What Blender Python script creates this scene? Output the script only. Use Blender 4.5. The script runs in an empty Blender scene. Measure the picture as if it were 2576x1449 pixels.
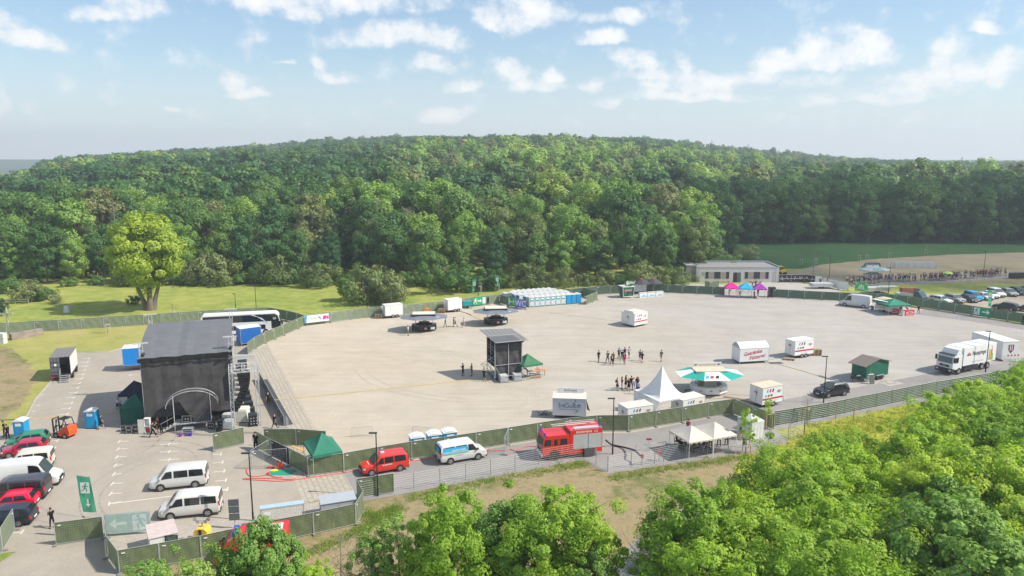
import bpy, math, random
from math import cos, sin
import numpy as np
from mathutils import Vector, Matrix
VC = Vector
R = math.radians
rnd = random.Random(7)
SC = bpy.context.scene
COL = SC.collection
# ---------------------------------------------------------------- camera
CAMH = 30.0; FPX = 1850.0; PITCH = R(9.9)
cam_d = bpy.data.cameras.new('camera'); cam = bpy.data.objects.new('camera', cam_d); COL.objects.link(cam)
cam.location = (0, 0, CAMH); cam.rotation_euler = (R(90) - PITCH, 0, 0)
cam_d.lens = FPX / 2576 * 36; cam_d.sensor_width = 36; cam_d.clip_start = 0.5; cam_d.clip_end = 20000
SC.camera = cam
SC.render.resolution_x = 1024; SC.render.resolution_y = 576
cp, sp = cos(PITCH), sin(PITCH)
def ray(px, py):
    u = (px - 1288) / FPX; v = (py - 724.5) / FPX
    return VC((u, cp - v * sp, -(sp + v * cp)))
ZT = dict(O=(0, 0, 1), Z1=(0, 723.2, .19534), Z2=(0, 1006.2, .19534), Z3=(0, 1163.5, .19709), Z4=(314.5, 754.7, .19534), Z5=(283, 943.4, .17358),
          Z6=(503.1, 1006.2, .19534), Z7=(440.2, 1163.5, .19709), Y1=(880.5, 691.8, .14757), Y2=(1226.4, 691.8, .19534), Y3=(1100.6, 786.1, .14757),
          Y4=(1446.5, 842.7, .19534), Y5=(1006.2, 1006.2, .21973), Y6=(1509.4, 943.4, .19534), Y7=(1760.9, 817.6, .19534), Y8=(2138.3, 817.6, .16993),
          X1=(1666.6, 628.9, .17359), X2=(2043.9, 597.5, .20655), X3=(2043.9, 679.2, .12207), X4=(0, 566, .21973), S=(553.4, 880.5, .14752), W=(62.9, 1257.8, .24414))
def G(zn, x, y, z=0.0):
    a, b, s = ZT[zn]; r = ray(a + x * s, b + y * s)
    t = (z - CAMH) / r.z
    return VC((r.x * t, r.y * t, z))
# ---------------------------------------------------------------- node helpers
class NT:
    def __init__(s, tree): s.t = tree; s.n = tree.nodes; s.l = tree.links
    def new(s, typ, **kw):
        n = s.n.new(typ)
        for k, v in kw.items():
            if k.startswith('i_'):
                n.inputs[k[2:].replace('_', ' ')].default_value = v
            else: setattr(n, k, v)
        return n
    def link(s, a, b): s.l.new(a, b)
    def math(s, op, a, b=None, c=None, clamp=False):
        n = s.n.new('ShaderNodeMath'); n.operation = op; n.use_clamp = clamp
        for i, v in enumerate((a, b, c)):
            if v is None: continue
            if isinstance(v, (int, float)): n.inputs[i].default_value = v
            else: s.l.new(v, n.inputs[i])
        return n.outputs[0]
    def mix(s, f, a, b, blend='MIX'):
        n = s.n.new('ShaderNodeMix'); n.data_type = 'RGBA'; n.blend_type = blend
        for i, v in ((0, f), (6, a), (7, b)):
            if isinstance(v, (int, float)): n.inputs[i].default_value = v
            elif isinstance(v, tuple): n.inputs[i].default_value = (v[0], v[1], v[2], 1)
            else: s.l.new(v, n.inputs[i])
        return n.outputs[2]
    def ramp(s, f, pts):
        n = s.n.new('ShaderNodeValToRGB'); e = n.color_ramp.elements
        while len(e) < len(pts): e.new(.5)
        for el, (p, c) in zip(e, pts):
            el.position = p; el.color = (c[0], c[1], c[2], 1) if isinstance(c, tuple) else (c, c, c, 1)
        s.l.new(f, n.inputs[0]); return n.outputs[0]
    def noise(s, vec, scale, detail=4, rough=.55, dist=0.0):
        n = s.n.new('ShaderNodeTexNoise'); n.inputs['Scale'].default_value = scale; n.inputs['Detail'].default_value = detail
        n.inputs['Roughness'].default_value = rough; n.inputs['Distortion'].default_value = dist
        if vec is not None: s.l.new(vec, n.inputs['Vector'])
        return n.outputs[0]
# ---------------------------------------------------------------- world, sun, exposure
SUNEL = R(45); SDIR = VC((.988 * cos(SUNEL), -.155 * cos(SUNEL), sin(SUNEL)))
W = bpy.data.worlds.new("World"); SC.world = W; W.use_nodes = True
wt = NT(W.node_tree); W.node_tree.nodes.clear()
sky = wt.new('ShaderNodeTexSky', sky_type='NISHITA', sun_disc=False, sun_elevation=SUNEL, sun_rotation=R(98.9), altitude=300, air_density=1.2, dust_density=1.0, ozone_density=1.8)
tc = wt.new('ShaderNodeTexCoord'); sep = wt.new('ShaderNodeSeparateXYZ'); wt.link(tc.outputs['Generated'], sep.inputs[0])
az = wt.math('ARCTAN2', sep.outputs[0], sep.outputs[1]); el = wt.math('ARCSINE', sep.outputs[2])
cmb = wt.new('ShaderNodeCombineXYZ'); wt.link(az, cmb.inputs[0]); wt.link(wt.math('MULTIPLY', el, 1.15), cmb.inputs[1])
n1 = wt.noise(cmb.outputs[0], 9, 5, .55); n2 = wt.noise(cmb.outputs[0], 26, 9, .6)
azd = wt.math('ADD', az, wt.math('MULTIPLY', wt.math('SUBTRACT', n1, .5), .10))
eld = wt.math('ADD', el, wt.math('MULTIPLY', wt.math('SUBTRACT', n1, .5), .06))
# one cumulus as a lobe in azimuth / elevation, flat underneath
g = bpy.data.node_groups.new('lobe', 'ShaderNodeTree')
for nm in ('a', 'e', 'ca', 'ce', 'ra', 're'): g.interface.new_socket(nm, in_out='INPUT', socket_type='NodeSocketFloat')
g.interface.new_socket('m', in_out='OUTPUT', socket_type='NodeSocketFloat')
gt = NT(g); gi = g.nodes.new('NodeGroupInput'); go = g.nodes.new('NodeGroupOutput')
dx = gt.math('DIVIDE', gt.math('SUBTRACT', gi.outputs[0], gi.outputs[2]), gi.outputs[4])
dy = gt.math('DIVIDE', gt.math('SUBTRACT', gi.outputs[1], gi.outputs[3]), gi.outputs[5])
dyy = gt.math('MULTIPLY', dy, gt.math('ADD', 1.0, gt.math('MULTIPLY', gt.math('LESS_THAN', dy, 0), .7)))
gt.link(gt.math('SUBTRACT', 1.0, gt.math('ADD', gt.math('MULTIPLY', dx, dx), gt.math('MULTIPLY', dyy, dyy))), go.inputs[0])
clouds = [(50, 100, 120, 32), (10, 60, 60, 30), (325, 25, 62, 42), (240, 45, 50, 18), (800, 5, 330, 36), (690, 0, 170, 22), (1000, 100, 150, 34), (1085, 112, 100, 32), (1075, 172, 75, 22),
          (1310, 40, 120, 46), (1235, 60, 60, 24), (1540, 55, 90, 22), (1505, 112, 62, 20), (845, 198, 68, 20), (800, 172, 34, 22), (705, 166, 28, 10), (598, 208, 36, 30), (625, 240, 50, 16),
          (1160, 220, 48, 16), (1285, 190, 75, 34), (1340, 215, 90, 20), (1400, 192, 36, 18), (1600, 165, 85, 26), (1720, 165, 36, 34), (1660, 195, 95, 20), (2080, 120, 100, 40), (2160, 140, 80, 44), (1990, 160, 110, 24),
          (1740, 215, 150, 26), (1840, 205, 120, 20), (2360, 160, 46, 44), (2420, 185, 60, 26), (2530, 170, 46, 36), (2290, 215, 110, 26), (2210, 240, 190, 24), (1490, 218, 40, 14), (1130, 285, 70, 20), (4, 265, 20, 40),
          (2480, 82, 55, 16), (430, 275, 30, 8), (2040, 205, 70, 22), (1700, 250, 220, 16)]
mx = None
for cx, cy, rx, ry in clouds:
    d = ray(cx, cy).normalized(); nd = wt.n.new('ShaderNodeGroup'); nd.node_tree = g
    wt.link(azd, nd.inputs[0]); wt.link(eld, nd.inputs[1])
    nd.inputs[2].default_value = math.atan2(d.x, d.y); nd.inputs[3].default_value = math.asin(d.z)
    nd.inputs[4].default_value = rx * 1.12 / FPX; nd.inputs[5].default_value = ry * 1.5 / FPX
    mx = nd.outputs[0] if mx is None else wt.math('SMOOTH_MAX', mx, nd.outputs[0], .12)
# unseen cloud over the upper dome, made denser to raise the ambient light
gen = wt.noise(tc.outputs['Generated'], 3.2, 7, .6)
gen = wt.math('MULTIPLY', wt.math('MULTIPLY', wt.math('SUBTRACT', gen, .43), 6.0), wt.math('GREATER_THAN', el, .45))
mx = wt.math('MAXIMUM', mx, gen)
dens = wt.math('ADD', mx, wt.math('MULTIPLY', wt.math('SUBTRACT', n2, .53), 2.9))
cov = wt.ramp(wt.math('MULTIPLY', dens, .75), [(0.0, 0.0), (.2, .22), (.55, .8), (1.0, .97)])
fade = wt.ramp(el, [(0.0, .35), (.04, .75), (.1, .95)])          # haze swallows the low clouds
cov = wt.math('MULTIPLY', wt.math('MULTIPLY', cov, fade), .95)
lit = wt.ramp(wt.math('ADD', wt.math('MULTIPLY', dens, .28), wt.math('MULTIPLY', n2, .85)), [(.2, (5.0, 5.5, 6.2)), (.5, (6.5, 6.6, 6.8)), (.8, (7.6, 7.4, 7.1))])
haz = wt.ramp(el, [(0.0, .85), (.05, .5), (.13, .15), (.3, .0)])
skyc = wt.mix(haz, wt.mix(1.0, sky.outputs[0], (.75, .90, 1.0), 'MULTIPLY'), (5.9, 6.35, 6.9))
skyc = wt.mix(cov, skyc, lit)
bg = wt.new('ShaderNodeBackground', i_Strength=.105); wt.link(skyc, bg.inputs[0])
wo = wt.new('ShaderNodeOutputWorld'); wt.link(bg.outputs[0], wo.inputs[0])
sun_d = bpy.data.lights.new('sun', 'SUN'); sun = bpy.data.objects.new('sun', sun_d); COL.objects.link(sun)
sun_d.energy = 4.6; sun_d.angle = R(.55); sun_d.color = (1, .92, .79)
sun.rotation_euler = SDIR.to_track_quat('Z', 'Y').to_euler()
SC.view_settings.view_transform = 'Standard'; SC.view_settings.look = 'None'; SC.view_settings.exposure = .56; SC.view_settings.gamma = 1
SC.render.engine = 'CYCLES'
SC.cycles.volume_bounces = 0; SC.cycles.max_bounces = 6; SC.cycles.transparent_max_bounces = 12
# ---------------------------------------------------------------- materials
MATS = {}
def mat(name, col=(.5, .5, .5), rough=.6, metal=0.0, var=.12, scale=3.0, bump=0.0, bscale=20, spec=.4, trans=0.0, coat=0.0, tint=False):
    if name in MATS: return MATS[name]
    m = bpy.data.materials.new(name); m.use_nodes = True; t = NT(m.node_tree); b = t.n['Principled BSDF']
    b.inputs['Roughness'].default_value = rough; b.inputs['Metallic'].default_value = metal
    b.inputs['Specular IOR Level'].default_value = spec; b.inputs['Coat Weight'].default_value = coat
    c = t.new('ShaderNodeTexCoord')
    n = t.noise(c.outputs['Object'], scale, 5, .6)
    if tint:
        oi = t.new('ShaderNodeObjectInfo'); base = oi.outputs['Color']
    else: base = (col[0], col[1], col[2])
    f = t.ramp(n, [(.3, 1 - var), (.7, 1 + var)])
    t.link(t.mix(1.0, base, f, 'MULTIPLY'), b.inputs['Base Color'])
    if bump:
        bn = t.new('ShaderNodeBump', i_Strength=bump, i_Distance=.03); t.link(t.noise(c.outputs['Object'], bscale, 5), bn.inputs['Height']); t.link(bn.outputs[0], b.inputs['Normal'])
    if trans:
        tr = t.new('ShaderNodeBsdfTranslucent'); t.link(t.mix(1.0, base, f, 'MULTIPLY'), tr.inputs[0])
        ms = t.new('ShaderNodeMixShader'); ms.inputs[0].default_value = trans
        t.link(b.outputs[0], ms.inputs[1]); t.link(tr.outputs[0], ms.inputs[2]); t.link(ms.outputs[0], t.n['Material Output'].inputs[0])
    MATS[name] = m; return m
def ground_mat(name, cols, scales=(.02, .15, 1.2), rough=.95, bump=.5, bscale=6, extra=None):
    """three-colour patchy ground from noises at several sizes, in world metres"""
    m = bpy.data.materials.new(name); m.use_nodes = True; t = NT(m.node_tree); b = t.n['Principled BSDF']
    b.inputs['Roughness'].default_value = rough; b.inputs['Specular IOR Level'].default_value = .15
    gm = t.new('ShaderNodeNewGeometry'); P = gm.outputs['Position']
    a = t.noise(P, scales[0], 6, .6); bb = t.noise(P, scales[1], 7, .65, .4); cc = t.noise(P, scales[2], 6, .7)
    s = t.math('ADD', t.math('MULTIPLY', a, .45), t.math('ADD', t.math('MULTIPLY', bb, .4), t.math('MULTIPLY', cc, .25)))
    k = len(cols); lo, hi = .42, .68
    c = t.ramp(s, [(lo + (hi - lo) * i / (k - 1), cols[i]) for i in range(k)])
    fine = t.ramp(t.noise(P, bscale, 6, .75), [(.3, .8), (.7, 1.2)])
    c = t.mix(1.0, c, fine, 'MULTIPLY')
    if extra: c = extra(t, P, c)
    t.link(c, b.inputs['Base Color'])
    if bump:
        bn = t.new('ShaderNodeBump', i_Strength=bump, i_Distance=.05); t.link(t.noise(P, bscale, 5, .7), bn.inputs['Height']); t.link(bn.outputs[0], b.inputs['Normal'])
    MATS[name] = m; return m
def leaf_mat(name, c1, c2, c3, trans=.35, patch=.012):
    """leaf colour varies from tree to tree, from patch to patch of the wood and from spray to spray"""
    m = bpy.data.materials.new(name); m.use_nodes = True; t = NT(m.node_tree); b = t.n['Principled BSDF']
    b.inputs['Roughness'].default_value = .55; b.inputs['Specular IOR Level'].default_value = .3
    oi = t.new('ShaderNodeObjectInfo'); tcn = t.new('ShaderNodeTexCoord')
    pn = t.noise(oi.outputs['Location'], patch, 2)
    f = t.math('ADD', t.math('MULTIPLY', oi.outputs['Random'], .5), t.math('MULTIPLY', t.math('SUBTRACT', pn, .32), 1.5))
    c = t.ramp(f, [(.15, c1), (.5, c2), (.85, c3)])
    ln = t.ramp(t.noise(tcn.outputs['Object'], 1.3, 5, .7), [(.3, .72), (.7, 1.32)])
    c = t.mix(1.0, c, ln, 'MULTIPLY')
    t.link(c, b.inputs['Base Color'])
    tr = t.new('ShaderNodeBsdfTranslucent'); t.link(t.mix(1.0, c, (1.15, 1.3, .5), 'MULTIPLY'), tr.inputs[0])
    ms = t.new('ShaderNodeMixShader'); ms.inputs[0].default_value = trans
    t.link(b.outputs[0], ms.inputs[1]); t.link(tr.outputs[0], ms.inputs[2]); t.link(ms.outputs[0], t.n['Material Output'].inputs[0])
    MATS[name] = m; return m
# ---------------------------------------------------------------- mesh builder
class MB:
    def __init__(s): s.v = []; s.f = []; s.mi = []; s.mats = []; s.M = Matrix.Identity(4)
    def mat(s, m):
        if m not in s.mats: s.mats.append(m)
        s.cur = s.mats.index(m); return s
    cur = 0
    def addv(s, pts):
        b = len(s.v); s.v += [tuple(s.M @ VC(p)) for p in pts]; return b
    def face(s, pts):
        b = s.addv(pts); s.f.append(tuple(range(b, b + len(pts)))); s.mi.append(s.cur); return s
    def poly(s, pts, faces):
        b = s.addv(pts)
        for f in faces: s.f.append(tuple(b + i for i in f)); s.mi.append(s.cur)
        return s
    def box(s, x0, x1, y0, y1, z0, z1):
        if x0 > x1: x0, x1 = x1, x0
        if y0 > y1: y0, y1 = y1, y0
        return s.poly([(x0, y0, z0), (x1, y0, z0), (x1, y1, z0), (x0, y1, z0), (x0, y0, z1), (x1, y0, z1), (x1, y1, z1), (x0, y1, z1)],
                      [(0, 3, 2, 1), (4, 5, 6, 7), (0, 1, 5, 4), (1, 2, 6, 5), (2, 3, 7, 6), (3, 0, 4, 7)])
    def tube(s, p0, p1, r, n=6, r1=None, cap=True):
        p0 = VC(p0); p1 = VC(p1); r1 = r if r1 is None else r1
        d = (p1 - p0)
        if d.length < 1e-6: return s
        q = d.to_track_quat('Z', 'Y'); pts = []
        for p, rr in ((p0, r), (p1, r1)):
            for k in range(n):
                a = 2 * math.pi * k / n; pts.append(p + q @ VC((rr * cos(a), rr * sin(a), 0)))
        fs = [(k, (k + 1) % n, n + (k + 1) % n, n + k) for k in range(n)]
        if cap: fs += [tuple(range(n - 1, -1, -1)), tuple(range(n, 2 * n))]
        return s.poly(pts, fs)
    def path(s, pts, r, n=6):
        for a, b in zip(pts, pts[1:]): s.tube(a, b, r, n)
        return s
    def prism(s, outline, y0, y1):
        """outline in x,z pushed along y"""
        n = len(outline); pts = [(x, y0, z) for x, z in outline] + [(x, y1, z) for x, z in outline]
        return s.poly(pts, [tuple(range(n)), tuple(range(2 * n - 1, n - 1, -1))] + [(k, n + k, n + (k + 1) % n, (k + 1) % n) for k in range(n)])
    def wheel(s, x, y, z, r, w, n=14):
        return s.tube((x, y - w / 2, z), (x, y + w / 2, z), r, n)
    def bd(s, name, m=None, parent=None, smooth=False):
        me = bpy.data.meshes.new(name)
        me.from_pydata(s.v, [], s.f)
        ms = s.mats if s.mats else [m]
        for q in ms: me.materials.append(q)
        if s.mats and len(ms) > 1: me.polygons.foreach_set('material_index', s.mi)
        if smooth: me.polygons.foreach_set('use_smooth', [True] * len(me.polygons)); me.set_sharp_from_angle(angle=R(smooth if smooth > 1 else 40))
        me.update()
        o = bpy.data.objects.new(name, me); COL.objects.link(o)
        if parent is not None: o.parent = parent
        return o
def tag(o, label=None, cat=None, group=None, kind=None):
    if label: o['label'] = label
    if cat: o['category'] = cat
    if group: o['group'] = group
    if kind: o['kind'] = kind
    return o
def thing(name, label, cat, loc=(0, 0, 0), rz=0.0, group=None, sc=1.0):
    o = bpy.data.objects.new(name, None); COL.objects.link(o); o.location = loc; o.rotation_euler = (0, 0, rz)
    if sc != 1.0: o.scale = (sc, sc, sc)
    return tag(o, label, cat, group)
def copy_tree(o, parent=None):
    c = o.copy(); COL.objects.link(c)
    if parent is not None: c.parent = parent
    for ch in list(o.children): copy_tree(ch, c)
    return c
def two(pa, pb):
    """origin and heading of a box whose near long side stands on the ground from pa (left) to pb (right)"""
    d = pb - pa; return pa, math.atan2(d.y, d.x), d.length
# ---------------------------------------------------------------- land
def lerp_tab(x, tab):
    if x <= tab[0][0]: return tab[0][1]
    for (a, va), (b, vb) in zip(tab, tab[1:]):
        if x <= b: return va + (vb - va) * (x - a) / (b - a)
    return tab[-1][1]
# height the hill reaches 1.1 km out, by bearing (x / y)
AMP = [(-.78, -16), (-.68, -2), (-.58, 18), (-.5, 25), (-.4, 34), (-.2, 50), (0, 55), (.17, 50), (.3, 33), (.4, 20), (.5, 11), (.7, 6)]
def h1(a): return sin(a * 12.9898) * .5
def terr(x, y):
    if y < 60: return 0.0
    b = x / y; st = 192 if b < .2 else (192 + min(1, (b - .2) / .1) * 85)
    D = y
    r = max(0.0, (D - st) / (1100 - st))
    if r > 1: r = 1 - min(1, (D - 1100) / 900) * .6
    amp = lerp_tab(b, AMP)
    bumpy = 2.2 * sin(x * .013 + 1) * sin(y * .011) + 1.3 * sin(x * .031) * cos(y * .027 + 2)
    # left slope behind the meadow rises, right field swells a little
    f = min(1, max(0, (D - st) / 120))
    z = amp * (.8 * r + .35 * r * (1 - r) * 2 * .5) + bumpy * f
    if y > 2300: z = 25 + 6 * sin(x * .0023)
    return z
def flatz(x, y): return 0.0
xs = sorted(set([-30 * k for k in range(0, 45)] + [30 * k for k in range(0, 45)] + [-7000, -4500, -3000, -2000, 2000, 3000, 4500, 7000]))
ys = [-120, -60, 0, 40, 80, 120, 150] + [160 + 12 * k for k in range(0, 30)] + [540 + 30 * k for k in range(0, 30)] + [1500, 1700, 2000, 2600, 3600, 5000, 8000]
mb = MB(); nx = len(xs)
mb.addv([(x, y, terr(x, y)) for y in ys for x in xs])
for j in range(len(ys) - 1):
    for i in range(nx - 1):
        a = j * nx + i; mb.f.append((a, a + 1, a + nx + 1, a + nx)); mb.mi.append(0)
def grass_extra(t, P, c):
    sx = t.new('ShaderNodeSeparateXYZ'); t.link(P, sx.inputs[0])
    # deep green meadow behind the right field
    far = t.math('MULTIPLY', t.math('GREATER_THAN', sx.outputs[1], 203), t.math('GREATER_THAN', sx.outputs[0], 30))
    c = t.mix(far, c, t.mix(t.noise(P, .2, 6, .7), (.025, .08, .025), (.06, .145, .045)))
    c = t.mix(t.math('GREATER_THAN', sx.outputs[1], 1650), c, t.mix(t.noise(P, .006, 5, .7), (.02, .05, .03), (.06, .11, .05)))
    return c
GRASS = ground_mat('meadow_grass', [(.13, .19, .04), (.21, .26, .055), (.31, .32, .08), (.38, .34, .13)], (.03, .35, 2.6), bump=.9, bscale=7, extra=grass_extra)
tag(mb.bd('ground', GRASS, smooth=True), kind='structure')
def ground_poly(name, m, pts, level, jit=0.0, step=2.5):
    """flat sheet from ground points, edges broken up a little; level in 4 mm steps"""
    out = []; P = [VC(p) for p in pts]
    for a, b in zip(P, P[1:] + P[:1]):
        n = max(1, int((b - a).length / step)) if jit else 1
        nrm = VC((-(b - a).y, (b - a).x, 0)).normalized()
        for k in range(n):
            q = a.lerp(b, k / n)
            if jit: q = q + nrm * rnd.uniform(-jit, jit)
            out.append((q.x, q.y, .004 * level))
    me = bpy.data.meshes.new(name); me.from_pydata(out, [], [tuple(range(len(out)))]); me.materials.append(m)
    if me.polygons[0].normal.z < 0: me.flip_normals()
    o = bpy.data.objects.new(name, me); COL.objects.link(o); return tag(o, kind='structure')
O = lambda *p: [G('O', p[i], p[i + 1]) for i in range(0, len(p), 2)]
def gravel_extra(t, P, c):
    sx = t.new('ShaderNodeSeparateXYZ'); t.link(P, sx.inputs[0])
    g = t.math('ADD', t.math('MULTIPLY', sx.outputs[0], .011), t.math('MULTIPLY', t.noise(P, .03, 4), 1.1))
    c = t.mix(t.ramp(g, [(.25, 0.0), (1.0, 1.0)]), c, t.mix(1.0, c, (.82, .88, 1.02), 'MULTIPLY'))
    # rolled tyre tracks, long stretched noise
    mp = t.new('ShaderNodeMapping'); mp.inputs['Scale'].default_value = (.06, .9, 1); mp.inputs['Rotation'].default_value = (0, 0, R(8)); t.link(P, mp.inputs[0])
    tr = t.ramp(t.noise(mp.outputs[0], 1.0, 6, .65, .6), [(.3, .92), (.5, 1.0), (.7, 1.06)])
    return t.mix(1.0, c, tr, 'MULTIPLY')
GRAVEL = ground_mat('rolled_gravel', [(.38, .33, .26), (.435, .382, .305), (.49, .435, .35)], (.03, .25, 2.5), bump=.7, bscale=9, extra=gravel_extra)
ASPH = ground_mat('worn_asphalt', [(.28, .25, .215), (.33, .298, .255), (.37, .335, .288)], (.04, .3, 3), bump=.25, bscale=25)
LANE = ground_mat('lane_asphalt', [(.21, .20, .195), (.25, .24, .235), (.285, .272, .262)], (.04, .3, 3), bump=.25, bscale=25)
SOIL = ground_mat('bare_soil', [(.11, .14, .045), (.15, .16, .06), (.24, .20, .11), (.30, .235, .14), (.23, .205, .10), (.14, .16, .06)], (.05, .3, 1.6), bump=1, bscale=6)
DRYF = ground_mat('dry_field', [(.16, .15, .07), (.30, .25, .16), (.36, .30, .20)], (.02, .12, 1.0), bump=1, bscale=5)
YGR = ground_mat('flowering_grass', [(.17, .22, .03), (.26, .29, .035), (.34, .34, .05), (.30, .26, .10)], (.05, .4, 2.5), bump=1, bscale=7)
MOWN = ground_mat('mown_grass', [(.19, .23, .05), (.30, .29, .09), (.39, .33, .15)], (.04, .25, 1.5), bump=.7, bscale=8)
CARP = ground_mat('field_carpark_soil', [(.26, .225, .18), (.32, .28, .22), (.36, .32, .26)], (.05, .3, 2), bump=.5, bscale=8)
# terrain soil strip and grass banks
ground_poly('mown_lawn', MOWN, O(-420, 860, -100, 848, 27, 838, 256, 825, 420, 812, 640, 790, 700, 778, 830, 800, 700, 860, 560, 895, 300, 880, 191, 889, 89, 1006, 64, 1053, -20, 1120, -500, 1150), 1, .3)
ground_poly('bank_soil', SOIL, O(870, 1280, 893, 1262, 910, 1258, 1040, 1234, 1171, 1210, 1296, 1186, 1414, 1163, 1469, 1153, 1530, 1189, 1660, 1168, 1781, 1151, 1886, 1132, 1960, 1180, 2000, 1250, 1900, 1449, 1400, 1560, 700, 1640, 250, 1600, 300, 1449, 560, 1380), 1, .4)
ground_poly('grass_bank', YGR, O(1870, 1150, 2027, 1098, 1975, 1085, 2200, 1040, 2575, 965, 2700, 1000, 2700, 1300, 1950, 1300, 1850, 1190), 2, .8, 1.2)
ground_poly('path', LANE, O(1480, 1500, 1560, 1400, 1640, 1325, 1720, 1275, 1800, 1262, 1790, 1300, 1700, 1340, 1640, 1420, 1600, 1520), 3, .25)
ground_poly('dry_field_strip', DRYF, [G('O', *p) for p in ((1690, 706), (1960, 690), (2050, 668), (2200, 652), (2400, 640), (2700, 632), (3000, 640), (3000, 690), (2576, 715), (2000, 712))], 1, .5)
ground_poly('field_car_park', CARP, O(2290, 742, 2480, 735, 2576, 725, 2750, 722, 2800, 830, 2620, 812, 2540, 796, 2400, 772), 2, .3)
ground_poly('bare_ground', SOIL, O(-400, 872, -60, 862, 20, 872, 62, 902, 95, 950, 66, 1000, 30, 1040, -60, 1085, -500, 1110), 2, .5, 1.2)
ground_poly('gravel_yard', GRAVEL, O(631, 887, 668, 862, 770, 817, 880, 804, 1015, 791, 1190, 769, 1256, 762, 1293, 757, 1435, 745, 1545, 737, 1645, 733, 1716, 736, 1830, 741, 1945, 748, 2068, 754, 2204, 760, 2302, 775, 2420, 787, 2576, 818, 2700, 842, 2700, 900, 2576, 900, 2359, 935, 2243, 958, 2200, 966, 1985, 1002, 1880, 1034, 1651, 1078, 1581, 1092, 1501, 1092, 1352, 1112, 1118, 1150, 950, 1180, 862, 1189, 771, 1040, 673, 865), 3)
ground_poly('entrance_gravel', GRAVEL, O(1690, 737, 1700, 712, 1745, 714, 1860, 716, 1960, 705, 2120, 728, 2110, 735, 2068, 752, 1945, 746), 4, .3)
ground_poly('asphalt_lane', LANE, O(2700, 893, 2576, 899, 2359, 934.8, 2243, 957.7, 2200, 966, 1985, 1002, 1870, 1036, 1651, 1078, 1581, 1090, 1501, 1090, 1352, 1110, 1118, 1148, 950, 1178, 862, 1189, 892, 1237, 893, 1268, 910, 1262, 1040, 1238, 1171, 1214, 1296, 1190, 1414, 1167, 1469, 1157, 1530, 1193, 1660, 1172, 1781, 1155, 1886, 1136, 1985, 1112, 1950, 1082, 2000, 1073, 2168, 1040, 2285, 1018, 2429, 992, 2576, 963, 2700, 940), 5)
ground_poly('asphalt_lane', LANE, O(2302, 790.6, 2440, 808, 2576, 829, 2700, 850, 2700, 842, 2576, 820, 2400, 785, 2330, 776), 5)
ground_poly('car_park', ASPH, O(191, 889, 273, 886, 305, 877, 560, 845, 700, 812, 765, 800, 772, 815, 668, 862, 631, 887, 711, 1038, 724, 1077, 728, 1176, 763, 1268, 760, 1288, 500, 1355, 300, 1449, 330, 1600, -400, 1600, -380, 1449, 0, 1415, 42, 1388, 8, 1392, -80, 1400, -260, 1400, -260, 1080, 0, 1085, 64, 1053, 89, 1006), 5)
def pave_mat(name, ang, wrow, wcol, c1, c2, joint):
    m = bpy.data.materials.new(name); m.use_nodes = True; t = NT(m.node_tree); b = t.n['Principled BSDF']; b.inputs['Roughness'].default_value = .9
    gm = t.new('ShaderNodeNewGeometry'); mp = t.new('ShaderNodeMapping'); mp.inputs['Rotation'].default_value = (0, 0, ang); t.link(gm.outputs['Position'], mp.inputs[0])
    br = t.new('ShaderNodeTexBrick'); br.inputs['Scale'].default_value = 1; br.inputs['Mortar Size'].default_value = joint; br.inputs['Brick Width'].default_value = wcol; br.inputs['Row Height'].default_value = wrow
    br.inputs['Color1'].default_value = (*c1, 1); br.inputs['Color2'].default_value = (*[x * .88 for x in c1], 1); br.inputs['Mortar'].default_value = (*c2, 1)
    t.link(mp.outputs[0], br.inputs[0]); f = t.ramp(t.noise(gm.outputs['Position'], 2.5, 6, .7), [(.3, .85), (.7, 1.12)])
    t.link(t.mix(1.0, br.outputs[0], f, 'MULTIPLY'), b.inputs['Base Color']); MATS[name] = m; return m
e = (G('O', 771, 1038) - G('O', 673, 865)); SA = math.atan2(e.y, e.x)
PAVE = pave_mat('concrete_strip_paving', -SA, .5, 1.1, (.40, .36, .30), (.28, .25, .21), .05)
PAVE2 = pave_mat('light_block_paving', -R(12), .22, .44, (.40, .365, .32), (.26, .23, .2), .02)
ground_poly('paving_strip', PAVE, O(631, 887.5, 673, 865, 771, 1038, 796, 1082, 862, 1189, 892, 1237, 820, 1255, 763, 1268, 728, 1176, 724, 1077.5, 711, 1038), 6)
ground_poly('pavement', PAVE2, O(268, 1396, 266, 1349, 376, 1332, 520, 1312, 520, 1312, 650, 1292, 763, 1268, 850, 1256, 893, 1250, 893, 1270, 780, 1312, 520, 1372, 298, 1436), 6)
CONC = mat('concrete_kerb', (.40, .37, .33), .9, var=.15, scale=2, bump=.2)
def strip(name, m, pts, w, z0=0, h=.03, closed=False):
    mb = MB()
    for a, b in zip(pts, pts[1:]):
        a = VC(a); b = VC(b); d = (b - a).normalized(); n = VC((-d.y, d.x, 0)) * w / 2
        mb.poly([a - n + VC((0, 0, z0)), b - n + VC((0, 0, z0)), b + n + VC((0, 0, z0)), a + n + VC((0, 0, z0)),
                 a - n + VC((0, 0, z0 + h)), b - n + VC((0, 0, z0 + h)), b + n + VC((0, 0, z0 + h)), a + n + VC((0, 0, z0 + h))],
                [(0, 3, 2, 1), (4, 5, 6, 7), (0, 1, 5, 4), (1, 2, 6, 5), (2, 3, 7, 6), (3, 0, 4, 7)])
    return mb.bd(name, m)
for pts in (O(1870, 1030, 1985.5, 1002, 2200, 966, 2359, 934.8, 2700, 885), O(2302, 790.6, 2440, 808, 2700, 850)):
    tag(strip('kerb', CONC, pts, .12, .015, .015), kind='structure')
tag(strip('kerb', CONC, O(191, 889, 89, 1006, 64.5, 1053, 55, 1085), .15, .0, .12), kind='structure')
tag(strip('kerb', CONC, O(191, 889, 273, 886, 305, 877, 560, 845), .12, .0, .10), kind='structure')
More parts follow.
